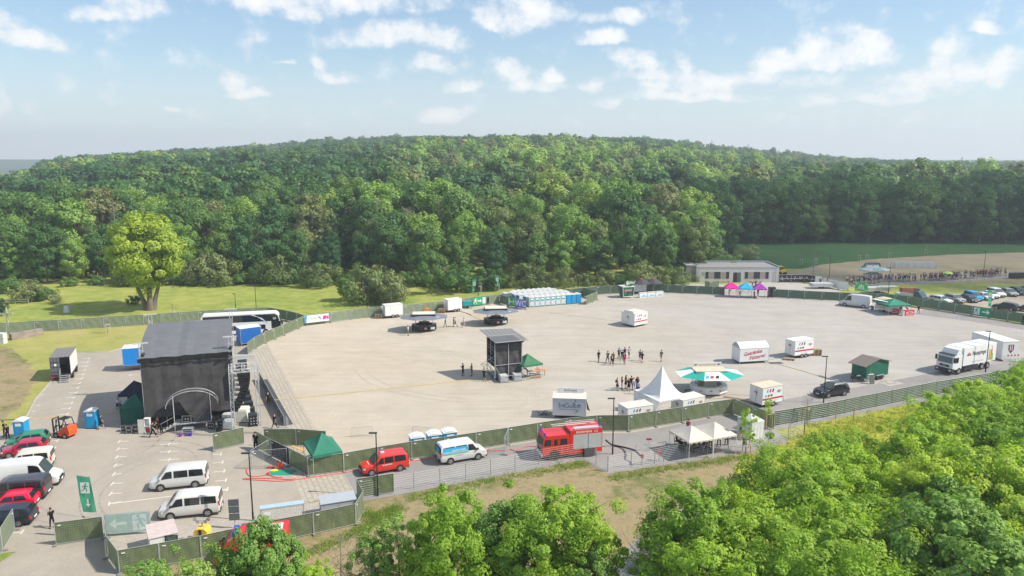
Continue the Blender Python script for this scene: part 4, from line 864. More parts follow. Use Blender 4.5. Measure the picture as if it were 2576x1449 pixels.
# front fence
fence_run(FL('O', 662.3, 1079.5, 743.4, 1078.9, 819.6, 1084.7), FGRN, 'green fence panel behind the small compound of the green tent', 'rear panels of the tent compound')
fence_run(FL('O', 642, 1084.4, 680, 1104.9), FGRN, 'green fence panel beside the two security men at the gate', 'gate panels')
fence_run(FL('O', 680, 1104.9, 726.8, 1127.3), BLK, 'black backed fence panel at the gate near the extinguishers', 'gate panels')
fence_run(FL('O', 726.8, 1127.3, 772.7, 1150.4), FGRN, 'green fence panel at the left corner of the tent compound', 'gate panels')
fence_run(FL('O', 772.7, 1150.4, 863.5, 1140), FGRN, 'green fence panel in front of the green tent', 'front panels of the tent compound', pitch=4.6)
fence_run(FL('O', 863.5, 1140, 950.5, 1124.4, 1034.8, 1110.6, 1118.3, 1099.6, 1197.4, 1087.5, 1277.6, 1075.5, 1352.3, 1063.8, 1426, 1052.4, 1501.8, 1044.7, 1581.3, 1044), FGRN, 'green fence panel in the run behind the red van and the fire engine', 'front fence behind the rescue vehicles', pitch=5)
fence_run(FL('O', 1581.3, 1044, 1650.6, 1033.2, 1718, 1023.4, 1783.4, 1011.7, 1845.9, 1003.3), FGRN, 'green fence panel in front of the white pointed tent and drinks trailers', 'front fence by the pointed tent', pitch=5)
fence_run(FL('O', 1845.9, 1003.3, 1894, 1022, 1949.5, 1041.5), FGRN, 'darker green fence panel in the corner run behind the staked sapling', 'corner fence run', pitch=5)
fence_run(FL('O', 533.4, 1091.2, 612.5, 1074.6), FGRN, 'single green fence panel standing alone in front of the stage equipment', None, pitch=9)
# bottom enclosure
fence_run(FL('O', 134, 1315.2, 256.2, 1299.5), FGRN, 'single green fence panel left of the tall exit flag, next to the watching man', None, pitch=9)
fence_run(FL('O', 31.5, 1279.8, 0, 1329, -40, 1392), FGRN, 'green fence panel at the left edge beside the dark parked car', 'panels at the left edge')
fence_run(FL('O', 261, 1299.5, 265.5, 1347, 294.5, 1385), FGRN, 'green fence panel seen almost end on, left side of the cabinet enclosure', 'left side of the cabinet enclosure')
fence_run(FL('O', 294.5, 1385, 398, 1366.5, 503, 1347.7, 590, 1329, 673.8, 1311.2), FGRN, 'green fence panel behind the ambulance and the near trees', 'front of the cabinet enclosure')
fence_run(FL('O', 673.8, 1311.2, 787, 1289.6, 893.5, 1266.9), FGRN, 'creased green fence panel in front of the grey metal cabinets', 'right front of the cabinet enclosure', pitch=5)
fence_run(FL('O', 893.5, 1266.9, 913.3, 1236.7, 896.7, 1204.5), FGRN, 'green fence panel turning the corner right of the grey cabinet', 'corner of the cabinet enclosure')
fence_run(FL('O', 896.7, 1204.5, 990.5, 1190.8), FGRN, 'green fence panel behind the lamp post, at the end of the asphalt lane', None, pitch=9)
# exit banner on its own panel
def banner_panel(a, b, draw, label, m=PGRN, H=1.92, gap=.25, name='banner', both=True, tint=None, x0=.05, frame=True):
    d = b - a; L = d.length; t = thing(name, label, 'banner', a, math.atan2(d.y, d.x)); n_cam = -1 if VC((-d.y, d.x, 0)).dot((a + b) / 2) > 0 else 1
    mb = MB(); nx_ = 10; ph = rnd.uniform(0, 6)
    for i in range(nx_):
        f0, f1 = lerp(x0, L - x0, i / nx_), lerp(x0, L - x0, (i + 1) / nx_)
        mb.face([(f0, n_cam * .055, gap), (f1, n_cam * .055, gap), (f1, n_cam * .055, H), (f0, n_cam * .055, H)])
    yb = n_cam * .045; mb.face([(L - x0, yb, gap), (x0, yb, gap), (x0, yb, H), (L - x0, yb, H)])
    c = mb.bd('cloth', m, t)
    if tint: col(c, tint)
    if frame:
        fr = MB(); fr.tube((0, 0, 0), (0, 0, H + .05), .024, 6).tube((L, 0, 0), (L, 0, H + .05), .024, 6).tube((0, 0, H + .05), (L, 0, H + .05), .021, 6); fr.bd('frame', STEEL, t)
        for x in (0, L): MB().box(x - .12, x + .12, -.34, .34, 0, .13).bd('foot', FOOT, t)
    if draw: draw(t, L, n_cam * .055 + n_cam * .006, H, gap, -n_cam)
    return t
def pic(t, fn, name='pictogram'):
    mb = MB(); fn(mb); return mb.bd(name, None, t)
def exit_draw(order):
    """order: door-left + arrow right etc."""
    def f(t, L, y, H, gap, flip):
        zc = (H + gap) / 2; hh = (H - gap)
        def g_(mb):
            if order == 'run-arrow-door': runner(mb, .22 * L, zc, hh * .8, PLIN, y, 1); arrow(mb, .52 * L, zc, hh * .6, PLIN, y); mb.mat(PLIN).face([(.74 * L, y, zc - hh * .38), (.94 * L, y, zc - hh * .38), (.94 * L, y, zc + hh * .38), (.74 * L, y, zc + hh * .38)])
            if order == 'door-arrow': mb.mat(PLIN).face([(.06 * L, y, zc - hh * .4), (.38 * L, y, zc - hh * .4), (.38 * L, y, zc + hh * .4), (.06 * L, y, zc + hh * .4)]); runner(mb, .2 * L, zc, hh * .8, PGRN, y - .006, 1); arrow(mb, .74 * L, zc, hh * .8, PLIN, y)
            if order == 'wc-side': mb.mat(PLIN).face([(.05 * L, y, zc - hh * .38), (.22 * L, y, zc - hh * .38), (.22 * L, y, zc + hh * .38), (.05 * L, y, zc + hh * .38)]); arrow(mb, .42 * L, zc, hh * .5, PLIN, y, math.pi); runner(mb, .76 * L, zc, hh * .75, PLIN, y, -1)
            if order == 'mirror': FW = mat('faded_white_print', (.56, .66, .63), .7); arrow(mb, .28 * L, zc, hh * .8, FW, y, math.pi); mb.mat(FW).face([(.60 * L, y, zc - hh * .4), (.92 * L, y, zc - hh * .4), (.92 * L, y, zc + hh * .4), (.60 * L, y, zc + hh * .4)]); runner(mb, .78 * L, zc, hh * .8, TQ, y - .006, -1)
            if order == 'meet':
                for q, (u, v) in enumerate(((.13, .85), (.87, .85), (.13, .15), (.87, .15))): arrow(mb, u * L, gap + v * hh, hh * .28, PLIN, y, (-.78, -2.36, .78, 2.36)[q])
                for u, v in ((.36, .62), (.5, .74), (.64, .62), (.5, .52)): mb.mat(PLIN); disc(mb, u * L, gap + v * hh, .07 * hh, y - .004, 10); mb.face([((u - .09) * L, y, gap + .2 * hh), ((u + .09) * L, y, gap + .2 * hh), ((u + .08) * L, y, gap + (v - .09) * hh), ((u - .08) * L, y, gap + (v - .09) * hh)])
        pic(t, g_)
    return f
TQ = mat('back_printed_teal', (.36, .50, .47), .7, var=.06); TQL = mat('back_of_exit_banner', (.44, .58, .54), .7, var=.08, trans=.2, bump=.3, bscale=2)
A, B = flat([G('Y1', 2085, 382, 1.92), G('Y1', 2320, 355, 1.92)]); banner_panel(A + VC((0, -.3, 0)), B + VC((0, -.3, 0)), exit_draw('run-arrow-door'), 'green exit banner with running figure, arrow and door, on the back fence', frame=False)
A, B = flat([G('X2', 1950, 832, 1.92), G('X2', 2165, 865, 1.92)]); banner_panel(A + VC((0, -.3, 0)), B + VC((0, -.3, 0)), exit_draw('door-arrow'), 'green exit banner with door and arrow, on the fence by the field car park', frame=False)
A, B = flat([G('Y2', 270, 283, 1.92), G('Y2', 360, 308, 1.92)]); banner_panel(A, B, exit_draw('wc-side'), 'green exit banner with arrow to the left, beside the violet WC banner')
A, B = flat([G('Y2', 360, 308, 1.92), G('Y2', 495, 328, 1.92)])
def wc(t, L, y, H, gap, fl): text_mesh('WC', 1.75, PLIN, t, (L / 2, y, (H + gap) / 2), sx=L / 3.0)
banner_panel(A, B, wc, 'violet banner reading WC in front of the toilet block', PPUR)
A, B = flat([G('Z3', 1330, 668, 1.92), G('Z3', 1910, 622, 1.92)]); banner_panel(A, B, exit_draw('mirror'), 'pale see-through back of an exit banner beside the pinkish cabinet', TQL)
A, B = flat([G('O', 766, 794, 1.92), G('O', 829, 787, 1.92)])
def teag(t, L, y, H, gap, fl):
    text_mesh('TEAG', .62, PGRY, t, (L * .36, y, 1.25))
    def g_(mb):
        mb.mat(PLBL).face([(.08, y - .002, gap), (.08 + L * .06, y - .002, gap), (.08 + L * .10, y - .002, H), (.08, y - .002, H)])
        mb.mat(PPUR); disc(mb, L * .60, 1.35, .17, y - .003); mb.mat(PLBL); disc(mb, L * .56, 1.5, .12, y - .005); mb.mat(PMAG); disc(mb, L * .64, 1.12, .13, y - .006)
        mb.face([(L * .72, y - .003, .9), (L * .84, y - .003, .9), (L * .90, y - .003, 1.6), (L * .76, y - .003, 1.6)]); mb.face([(L * .86, y - .003, 1.1), (L * .97, y - .003, .8), (L * .97, y - .003, 1.7), (L * .92, y - .003, 1.5)])
    pic(t, g_, 'logo')
banner_panel(A + VC((0, -.3, 0)), B + VC((0, -.3, 0)), teag, 'long white banner with grey letters and magenta shapes behind the coach', PLIN, gap=.55, frame=False)
A, B = flat([G('X2', 518, 575, 1.92), G('X2', 675, 588, 1.92)]); banner_panel(A, B, exit_draw('meet'), 'light green assembly point banner with four arrows and a group of people', mat('light_exit_green', (.05, .48, .16), .6), H=2.6, gap=.6)
# black heartbeat banners and white ones at the entrance
def beat(seed):
    def f(t, L, y, H, gap, fl):
        r = random.Random(seed); zc = (H + gap) / 2
        def g_(mb):
            mb.mat(PLIN); n = 26; ps = [(lerp(.1, L - .1, i / n), zc + (r.choice((0, 0, .05, .25, .5, -.2, -.45)) if 3 < i % 13 < 9 else r.uniform(-.03, .05))) for i in range(n + 1)]
            for k, (a, b) in enumerate(zip(ps, ps[1:])): bar(mb, a[0], a[1], b[0], b[1], .07, y - .0003 * k)
        pic(t, g_, 'heartbeat_line')
    return f
bp = flat([G('X1', x, y, 1.92) for x, y in ((1688, 362), (1868, 362), (2060, 360), (2215, 376))])
for i in range(3): banner_panel(bp[i], bp[i + 1], beat(5 + i), ('left', 'middle', 'right')[i] + ' one of the three black banners with a white heartbeat line', PBLK, gap=.1)
wp = flat([G('X1', x, y, 1.92) for x, y in ((2218, 376), (2315, 384))]); banner_panel(wp[0], wp[1], None, 'white banner panel next to the black heartbeat banners', PLIN, gap=.1)
wp = flat([G('X3', x, y, 1.92) for x, y in ((325, 182), (545, 232), (752, 262))])
for i in range(2): banner_panel(wp[i], wp[i + 1], None, ('faintly printed', 'plain')[i] + ' white banner panel in front of the queue', PLIN, gap=.15)
wp = flat([G('X3', 232, 162, 1.92), G('X3', 296, 170, 1.92)]); banner_panel(wp[0], wp[1], None, 'small white board standing between entrance and queue', PLIN, gap=.5)
WHTF = mat('pale_zinc', (.60, .62, .60), .6, .1)
# permanent rail fences
def rail_run(pts, H, label, cat, post_lab, cloth=None, rails=9, group=None, name='wire_fence', posts=True):
    t = thing(name, label, cat, pts[0], 0, group); o0 = VC(pts[0])
    P = [VC(p) - o0 for p in pts]
    for a, b in zip(P, P[1:]):
        mb = MB(); d = (b - a).normalized(); n = VC((-d.y, d.x, 0))
        for k in range(rails): z = .08 + (H - .1) * k / (rails - 1); mb.tube(a + VC((0, 0, z)) , b + VC((0, 0, z)), .013 if cloth else .009, 4, cap=False)
        nv = int((b - a).length / .25)
        for k in range(1, nv): q = a.lerp(b, k / nv); mb.tube(q + VC((0, 0, .05)), q + VC((0, 0, H - .03)), .003, 3, cap=False)
        mb.bd('mat_panel', WHTF, t)
        if cloth:
            mb = MB(); q = n * .07 * (1 if n.dot(a + o0) > 0 else -1); mb.face([a + q + VC((0, 0, .08)), b + q + VC((0, 0, .08)), b + q + VC((0, 0, H - .06)), a + q + VC((0, 0, H - .06))]); mb.bd('screen_cloth', cloth, t)
    for p in P: MB().box(p.x - .03, p.x + .03, p.y - .03, p.y + .03, 0, H + .05).bd('post', STEEL, t)
    return t
def FLh(H, zn, *p): return flat([G(zn, p[i], p[i + 1], H) for i in range(0, len(p), 2)])
def dens(P, step=2.5):
    out = [P[0]]
    for a, b in zip(P, P[1:]):
        n = max(1, round((b - a).length / step)); out += [a.lerp(b, k / n) for k in range(1, n + 1)]
    return out
rail_run(FLh(1.85, 'O', 1950.4, 1034, 1998.3, 1026.6, 2043, 1019.3, 2086.2, 1012, 2128.2, 1004, 2168.2, 995.7, 2208.3, 988.5, 2246.7, 980.7, 2285.3, 973, 2322.7, 965.7, 2359.2, 959, 2394, 953.5, 2429, 947.6, 2470, 941, 2510.4, 934, 2570, 920.4, 2620, 910), 1.85, 'long grey wire rail fence backed with green cloth along the right lane', 'fence', '', FGRD)
rail_run(FLh(1.6, 'O', 907.5, 1212.3, 972.9, 1200.6, 1040.3, 1189.7, 1106.2, 1178, 1171, 1166.2, 1234.1, 1155.3, 1295.6, 1144.2, 1355, 1131.5, 1413.8, 1122, 1468.8, 1113), 1.6, 'open grey wire rail fence in front of the fire engine', 'fence', '', None, rails=8)
rail_run(FLh(1.6, 'O', 1468.8, 1113, 1500, 1130, 1529.5, 1147), 1.6, 'short slanting grey wire gate beside the fire engine rear', 'fence', '', None, rails=14, name='wire_gate')
rail_run(FLh(1.6, 'O', 1529.9, 1147.5, 1588.5, 1137.8, 1648, 1128.9, 1670.5, 1124, 1729, 1115.2, 1781.9, 1106.5, 1833.6, 1097.7, 1886.4, 1089.9, 1936.2, 1078.1, 1985, 1068.4, 2024.6, 1058.8), 1.6, 'open grey wire rail fence in front of the cream tents', 'fence', '', None, rails=9)
rail_run(FLh(1.6, 'O', 2024.6, 1058.8, 1990, 1046, 1955, 1034.5), 1.6, 'short wire rail fence joining the two long runs by the staked tree', 'fence', '', None, rails=9)
# open gate wing by the extinguishers
for pts, lab in ((((645, 655), (880, 512)), 'bare wire gate wing slanting back beside the security men'), (((650, 660), (1115, 622)), 'bare wire gate wing standing open before the extinguishers')):
    a, b = flat([G('Z6', x, y, 1.92) for x, y in pts]); fence_panel(a, b, None, lab, None, cover=False, foot=False)
a, b = flat([G('Y5', 1195, 430, 1.92), G('Y5', 1245, 318, 1.92)]); fence_panel(a, b, None, 'bare wire brace panel standing at right angles to the front fence', None, cover=False)
# folding pole banners
FLG = mat('flag_green', (.10, .46, .27), .6, var=.06, scale=2, trans=.3)
def flag(base, w, h, zb, label, rz=0.0, arrow_down=True, back=False, lean=0.0, tap=1.0, flipx=1):
    t = thing('exit_flag', label, 'flag', base, rz); MB().tube((0, 0, 0), (-lean, 0, zb + h), .022, 5, .014).bd('pole', ALU, t)
    mb = MB(); nx_, nz_ = 4, 8; s = -1
    P = lambda i, j: (s * flipx * w * lerp(tap, 1, j / nz_) * i / nx_ - lean * (zb + h * j / nz_) / (zb + h), -.02 - .05 * sin(i * 1.3 + j * .8) * (i > 0), zb + h * j / nz_ + (.10 * i / nx_ if j == nz_ else (.25 * i / nx_ * 0)))
    for j in range(nz_):
        for i in range(nx_): mb.face([P(i, j), P(i + 1, j), P(i + 1, j + 1), P(i, j + 1)])
    mb.bd('cloth', FLG, t, smooth=80)
    xc = -flipx * w * .5 - lean * .75;
    def g_(m2):
        zz = zb + h * .70; q = w * .34; m2.mat(PLIN).face([(xc - q, -.09, zz - q * 1.25), (xc + q, -.09, zz - q * 1.25), (xc + q, -.09, zz + q * 1.25), (xc - q, -.09, zz + q * 1.25)]); runner(m2, xc, zz, q * 2.2, PGRN, -.097, flipx)
        arrow(m2, xc + .12 * flipx, zb + h * .27, w * .62, PLIN, -.09, -math.pi / 2)
    pic(t, g_); return t
pb = G('Z3', 1300, 965); flag(pb, 1.08, 3.0, 2.25, 'tall green exit flag with running figure and down arrow at the near enclosure', lean=.45)
flag(G('Y1', 2080, 470), .9, 2.9, 2.0, 'green exit flag with running figure, left of the two by the back fence', flipx=-1, lean=-.1, tap=.3)
flag(G('Y2', 165, 285), .8, 2.8, 2.0, 'green exit flag with running figure, right of the two by the back fence', lean=.4, tap=.3)
flag(G('X2', 2162, 975), .9, 3.2, 2.2, 'pale green exit flag above the fence by the field car park', lean=.1, tap=.6)
# crowd barriers
def barrier(a, b, label, group=None, H=1.1, m=None):
    d = b - a; L = d.length; t = thing('crowd_barrier', label, 'crowd barrier', a, math.atan2(d.y, d.x), group); m = m or STEEL
    mb = MB(); mb.path([(0, 0, .05), (0, 0, H - .12), (.12, 0, H), (L - .12, 0, H), (L, 0, H - .12), (L, 0, .05)], .02, 6).tube((0, 0, .22), (L, 0, .22), .017, 5); mb.bd('frame', m, t)
    mb = MB(); n = max(4, int(L / .14))
    for k in range(1, n): mb.tube((L * k / n, 0, .22), (L * k / n, 0, H), .008, 4, cap=False)
    mb.bd('bars', m, t)
    for x in (.1, L - .1): MB().tube((x, -.3, .03), (x, .3, .03), .018, 5).bd('foot', m, t)
    return t
barrier(G('Z6', 1950, 478), G('Z6', 2225, 462), 'grey crowd barrier standing alone on the gravel behind the green tent')
barrier(G('Y5', 142, 412), G('Y5', 356, 425), 'grey crowd barrier behind the three blue and white toilets')
# ---------------------------------------------------------------- vehicles
V = lambda z, *p: (G(z, p[0], p[1]), G(z, p[2], p[3]))
W_ = (.60, .60, .59); DKG = (.025, .027, .032)
a, b = V('Z2', 2515, 1133, 2075, 1180); vehicle('van', a, b, W_, 'white minibus with dark windows, upper of the two in the middle bays', 'van', 'minibus')
a, b = G('Z7', 415, 690), G('O', 431, 1309); vehicle('van', a, b, (.62, .61, .57), 'white van with grey side strip, lower of the two in the middle bays', 'van', 'white_van', dark_bumper=True)
a, b = G('Y5', 15, 815), G('Z6', 2195, 985); rv = vehicle('caddy', a, b, (.62, .03, .02), 'red fire service van with a blue beacon on the roof', 'van', 'fire_service_van', dark_bumper=True)
MB().mat(WHL).box(-.05, .30, -.12, .16, 1.84, 1.96).mat(BLUL).box(.05, .22, -.30, -.14, 1.84, 1.95).bd('beacon', None, rv)
text_mesh('FEUERWEHR', .17, PLIN, rv, (-.15, .905, .92), rz=R(180), name='door_lettering'); text_mesh('FEUERWEHR', .15, PLIN, rv, (1.55, 0, 1.06), rx=R(8), rz=R(90), name='bonnet_lettering')
a, b = V('Y5', 575, 740, 895, 685); tv = vehicle('van', a, b, W_, 'white service van with a blue sky picture on its side, on the lane', 'van', 'service_van', dark_bumper=True)
mb = MB(); yy = -.972
mb.mat(PLBL).face([(-2.25, yy, 1.12), (.42, yy, 1.12), (.38, yy + .06, 1.72), (-2.2, yy + .06, 1.72)]); mb.mat(PSKY).face([(-2.25, yy - .004, 1.08), (.42, yy - .004, 1.08), (.42, yy - .002, 1.3), (-2.25, yy - .002, 1.42)]); mb.mat(PLG).face([(-2.25, yy - .007, 1.05), (.42, yy - .007, 1.05), (.42, yy - .007, 1.13), (-2.25, yy - .007, 1.16)]); mb.bd('side_picture', None, tv)
text_mesh('DANPOWER', .26, PLIN, tv, (-.62, -.985, 1.42), name='side_lettering'); text_mesh('24H SERVICE', .16, PGRY, tv, (-.55, -.972, .85), name='side_lettering')
MB().mat(PLBL).box(-2.50, -2.485, -.6, .6, 1.2, 1.7).mat(PLG).box(-2.505, -2.49, -.6, .6, 1.12, 1.2).bd('rear_picture', None, tv)
a, b = V('Y7', 1860, 912, 1640, 945); vehicle('suv', a, b, (.02, .021, .025), 'black off-road car with silver roof rails driving on the right lane', 'car', 'parked_car', roofrails=True)
a, b = V('Z2', 560, 590, 135, 650); vehicle('hatch', a, b, (.02, .20, .10), 'green hatchback half hidden behind the dark red car', 'car')
a, b = V('Z2', 490, 705, 120, 757); c = vehicle('hatch', a, b, (.42, .005, .035), 'dark red hatchback with white door emblem at the top of the row', 'car')
mb = MB(); mb.mat(PLIN); disc(mb, .35, .66, .10, .885, 10); mb.face([(.12, .884, .50), (.58, .884, .50), (.58, .884, .54), (.12, .884, .54)]); mb.bd('door_emblem', None, c)
a, b = V('Z2', 560, 890, 90, 950); vehicle('caddy', a, b, (.62, .59, .50), 'creamy white people carrier between the dark red car and the large van', 'car')
a, b = V('Z2', -10, 1200, 600, 1130); vehicle('big', a, b, W_, 'large white panel van with dark bumper parked nose out', 'van', 'panel_van', dark_bumper=True, wins=True)
a, b = V('Z2', 440, 1300, -60, 1345); vehicle('van', a, b, (.045, .045, .055), 'dark grey minibus with black windows in the left row', 'van', 'minibus')
a, b = V('Z2', 300, 1425, -75, 1468); vehicle('hatch', a, b, (.62, .005, .04), 'bright red hatchback below the dark grey minibus', 'car')
a, b = V('Z3', 210, 828, -195, 868); vehicle('estate', a, b, (.012, .014, .024), 'black car with red tail lamp nearest the camera in the left row', 'car')
# field car park
for typ, z, p, c, lab, cat in (
    ('suv', 'X2', (1610, 772, 1765, 806), (.30, .30, .27), 'boxy silver off-road car in the field car park', 'car'),
    ('hatch', 'X2', (1810, 765, 1925, 797), (.02, .025, .05), 'dark blue hatchback beside the boxy silver off-road car', 'car'),
    ('caddy', 'X2', (1845, 738, 1985, 780), (.01, .30, .55), 'bright blue van in the field car park', 'van'),
    ('hatch', 'X2', (1995, 738, 2105, 768), (.62, .68, .70), 'white hatchback right of the bright blue van', 'car'),
    ('hatch', 'X2', (2060, 716, 2185, 750), (.70, .72, .72), 'white small car behind the pale exit flag', 'car'),
    ('caddy', 'X2', (2120, 696, 2258, 733), (.70, .71, .70), 'white van, tallest of the light cars in the field car park', 'van'),
    ('estate', 'X2', (2290, 688, 2400, 720), (.33, .34, .34), 'silver grey estate car near the right end of the field car park', 'car'),
    ('estate', 'X2', (2395, 670, 2525, 708), (.015, .02, .035), 'black estate car at the right end of the upper row', 'car'),
    ('hatch', 'X2', (2530, 660, 2650, 692), (.02, .10, .30), 'blue car cut off by the right edge', 'car'),
    ('estate', 'X2', (1440, 782, 1620, 815), (.62, .66, .68), 'white estate car half hidden behind the fence', 'car'),
    ('suv', 'X2', (2405, 900, 2248, 878), (.012, .012, .014), 'black off-road car facing left in the lower row', 'car'),
    ('hatch', 'X2', (2680, 915, 2530, 898), (.012, .012, .014), 'black car at the right edge of the lower row', 'car'),
    ('van', 'X2', (812, 397, 655, 404), (.02, .025, .03), 'black van parked on the dry field behind the snack kiosk', 'van')):
    a, b = V(z, *p); vehicle(typ, a, b, c, lab, cat, 'parked_van' if cat == 'van' else 'parked_car')
# flatbed pickup
a, b = V('X2', 1090, 745, 1350, 790); d = b - a; t = thing('flatbed_truck', 'dark cabbed flatbed truck standing behind the fence', 'truck', (a + b) / 2 + VC((.3, 1, 0)), math.atan2(d.y, d.x))
mb = MB(); mb.mat(ALU).box(-3.2, .9, -1.0, 1.0, .75, .82); [mb.box(*q) for q in ((-3.2, .9, -1.03, -.99, .8, 1.15), (-3.2, .9, .99, 1.03, .8, 1.15), (-3.23, -3.2, -1, 1, .8, 1.15), (.9, .94, -1, 1, .8, 1.4))]; mb.bd('load_bed', None, t)
mb = MB(); mb.prism([(1.0, .5), (3.0, .5), (3.0, 1.0), (2.75, 1.2), (2.0, 2.1), (1.0, 2.15)], -.95, .95).bd('cab', mat('truck_blue', (.04, .08, .12), .3), t)
MB().face([(2.77, -.8, 1.24), (2.77, .8, 1.24), (2.08, .75, 2.06), (2.08, -.75, 2.06)]).bd('windscreen', GLSG, t); MB().mat(DKM).box(1.0, 1.06, -.9, .9, 1.2, 2.5).bd('headboard', None, t)
bogie(t, 2.2, 0, 1.0, .34); bogie(t, -1.8, 0, 1.0, .34)
# coach
a = G('Z4', 1300, 470); b = G('Z4', 1815, 440); d = (b - a).normalized(); n = VC((-d.y, d.x, 0)); o = b + d * 2.6 + n * 1.27; L = 13.0
t = thing('coach', 'white double height coach with black windows parked behind the stage', 'coach', o, math.atan2(d.y, d.x))
mb = MB(); prof = [(-L, .35), (-.15, .35), (0, .7), (-.02, 1.6), (-.35, 3.3), (-.9, 3.72), (-L + .3, 3.78), (-L, 3.4)]; mb.prism(prof, -1.25, 1.25).bd('body', WHT, t)
y = -1.262; MB().face([(-.25, y, 2.3), (-.50, y, 3.25), (-1.0, y, 3.55), (-L + .3, y, 3.55), (-L + .3, y, 2.35), (-2.6, y, 2.3)]).bd('upper_windows', GLS, t)
MB().face([(-2.6, y, .95), (-2.6, y, 1.75), (-L + 3, y, 1.75), (-L + 3, y, .95)]).bd('lower_windows', GLS, t)
MB().mat(WHT).poly([(-2.3, y - .01, 1.95), (-2.0, y - .01, 1.85), (-4.4, y - .01, 3.5), (-5.0, y - .01, 3.5), (-3.1, y - .01, 2.9)], [(0, 1, 4), (1, 2, 3, 4)]).bd('side_swoosh', None, t)
MB().face([(-.05, y, 1.0), (-.08, y, 2.2), (-.45, y, 2.3), (-1.6, y, 2.3), (-1.6, y, 1.0)]).bd('door_glass', GLS, t); text_mesh('QS', .45, PLIN, t, (-1.05, y - .006, 2.75), name='side_logo')
MB().poly([(.012, -1.1, 1.0), (.012, 1.1, 1.0), (-.01, 1.1, 1.7), (-.01, -1.1, 1.7), (-.335, -1.05, 3.2), (-.335, 1.05, 3.2)], [(0, 1, 2, 3), (3, 2, 5, 4)]).bd('windscreen', GLSG, t)
MB().box(.1, .35, -1.5, -1.25, 1.7, 2.2).bd('mirror', BLKP, t); bogie(t, -2.6, 0, 1.27, .48); bogie(t, -9.0, 0, 1.27, .48)
# fire engine
a, b = V('Y5', 2165, 655, 1795, 692); d = (b - a).normalized(); n = VC((-d.y, d.x, 0)); n = n if n.dot(a) > 0 else -n
t = thing('fire_engine', 'red fire engine with grey roller shutters and a roof ladder', 'fire engine', (a + b) / 2 + n * 1.15, math.atan2(d.y, d.x)); sc_ = (b - a).length / 3.7
hw = 1.2; s = 1 if (Matrix.Rotation(-math.atan2(d.y, d.x), 3, 'Z') @ n).y < 0 else -1     # camera side in local y
mb = MB(); mb.prism([(.35, .55), (3.15, .55), (3.2, 1.3), (3.05, 2.35), (2.75, 2.62), (.35, 2.62)], -hw, hw).bd('cab', REDP, t)
mb = MB(); mb.mat(REDP).box(-3.1, .30, -hw, hw, .95, 2.98).box(-3.1, -2.3, -hw, hw, .5, .95).box(-1.0, .30, -hw + .02, hw - .02, .5, .95).bd('equipment_body', None, t)
for sd in (1, -1):
    y = sd * (hw + .012)
    MB().mat(GREYP).face([(-3.02, y, 1.0), (-.02, y, 1.0), (-.02, y, 2.55), (-3.02, y, 2.55)]).bd('roller_shutter', None, t)
    MB().mat(DKM).face([(-1.62, y + sd * .004, 1.0), (-1.56, y + sd * .004, 1.0), (-1.56, y + sd * .004, 2.55), (-1.62, y + sd * .004, 2.55)]).bd('shutter_gap', None, t)
    for x0, x1 in ((2.3, 2.98), (1.62, 2.0), (.62, 1.35)): MB().face([(x0, y, 1.6), (x1 + (.06 if x0 > 2 else 0), y, 1.6), (x1 - (.03 if x0 > 2 else 0), y, 2.25), (x0, y, 2.25)]).bd('side_window', GLS, t)
    for x in (1.48, 2.14): MB().mat(DKM).box(x, x + .015, y, y + sd * .006, .75, 2.4).bd('door_gap', None, t)
MB().poly([(3.21, -1.05, 1.35), (3.21, 1.05, 1.35), (3.075, 1.0, 2.3), (3.075, -1.0, 2.3)], [(0, 1, 2, 3)]).bd('windscreen', GLSG, t)
MB().mat(WHT).box(3.1, 3.3, -1.15, 1.15, .5, .78).bd('front_bumper', None, t); MB().mat(PBLK).box(3.19, 3.215, -.7, .7, .82, 1.12).bd('grille', None, t); text_mesh('FEUERWEHR', .22, PLIN, t, (3.225, 0, 1.22), rz=R(90), name='front_lettering')
for sd in (1, -1): MB().box(3.29, 3.32, sd * 1.05, sd * .75, .55, .72).bd('headlight', WHL, t)
for x, y in ((2.85, .85), (2.85, -.85), (-2.9, -.9 * -s)): MB().tube((x, y, 2.6 if x > 0 else 2.95), (x, y, 2.88 if x > 0 else 3.25), .10, 10, .08).bd('beacon', BLUL, t)
rz = R(180) if s > 0 else 0; text_mesh('FEUERWEHR  112', .30, PLIN, t, (-1.45, s * (hw + .014), 2.76), rz=rz, name='side_lettering')
mb = MB(); mb.mat(ALU)
for y in (-.25, .25): mb.tube((-2.7, y - .2 * s, 3.25), (1.9, y - .2 * s, 3.25), .04, 5)
for k in range(14): mb.tube((-2.6 + k * .34, -.25 - .2 * s, 3.25), (-2.6 + k * .34, .25 - .2 * s, 3.25), .022, 4)
mb.bd('roof_ladder', None, t)
mb = MB().mat(ALU); [mb.tube((-3.0, y, 3.18), (.2, y, 3.18), .025, 5) for y in (-1.12, 1.12)]; [mb.tube((x, y, 2.97), (x, y, 3.18), .02, 4) for x in (-3, -2, -1, .2) for y in (-1.12, 1.12)]; mb.box(-2.8, -.2, .35, 1.0, 2.985, 3.1); mb.bd('roof_gallery', None, t)
for sx_, x in ((1, 1.95), (-1, -1.75)):
    for sd in (1, -1):
        mb = MB(); mb.mat(BLKP).tube((x, sd * (hw - .4), .52), (x, sd * (hw + .008), .52), .60, 18).mat(GUM).tube((x, sd * (hw - .28), .47), (x, sd * (hw + .02), .47), .47, 18); w = mb.bd('wheel', None, t); MB().tube((x, sd * hw, .47), (x, sd * (hw + .035), .47), .24, 10).bd('rim', DKM, w)
t.scale = (sc_ * 1.08, sc_, 1.0)
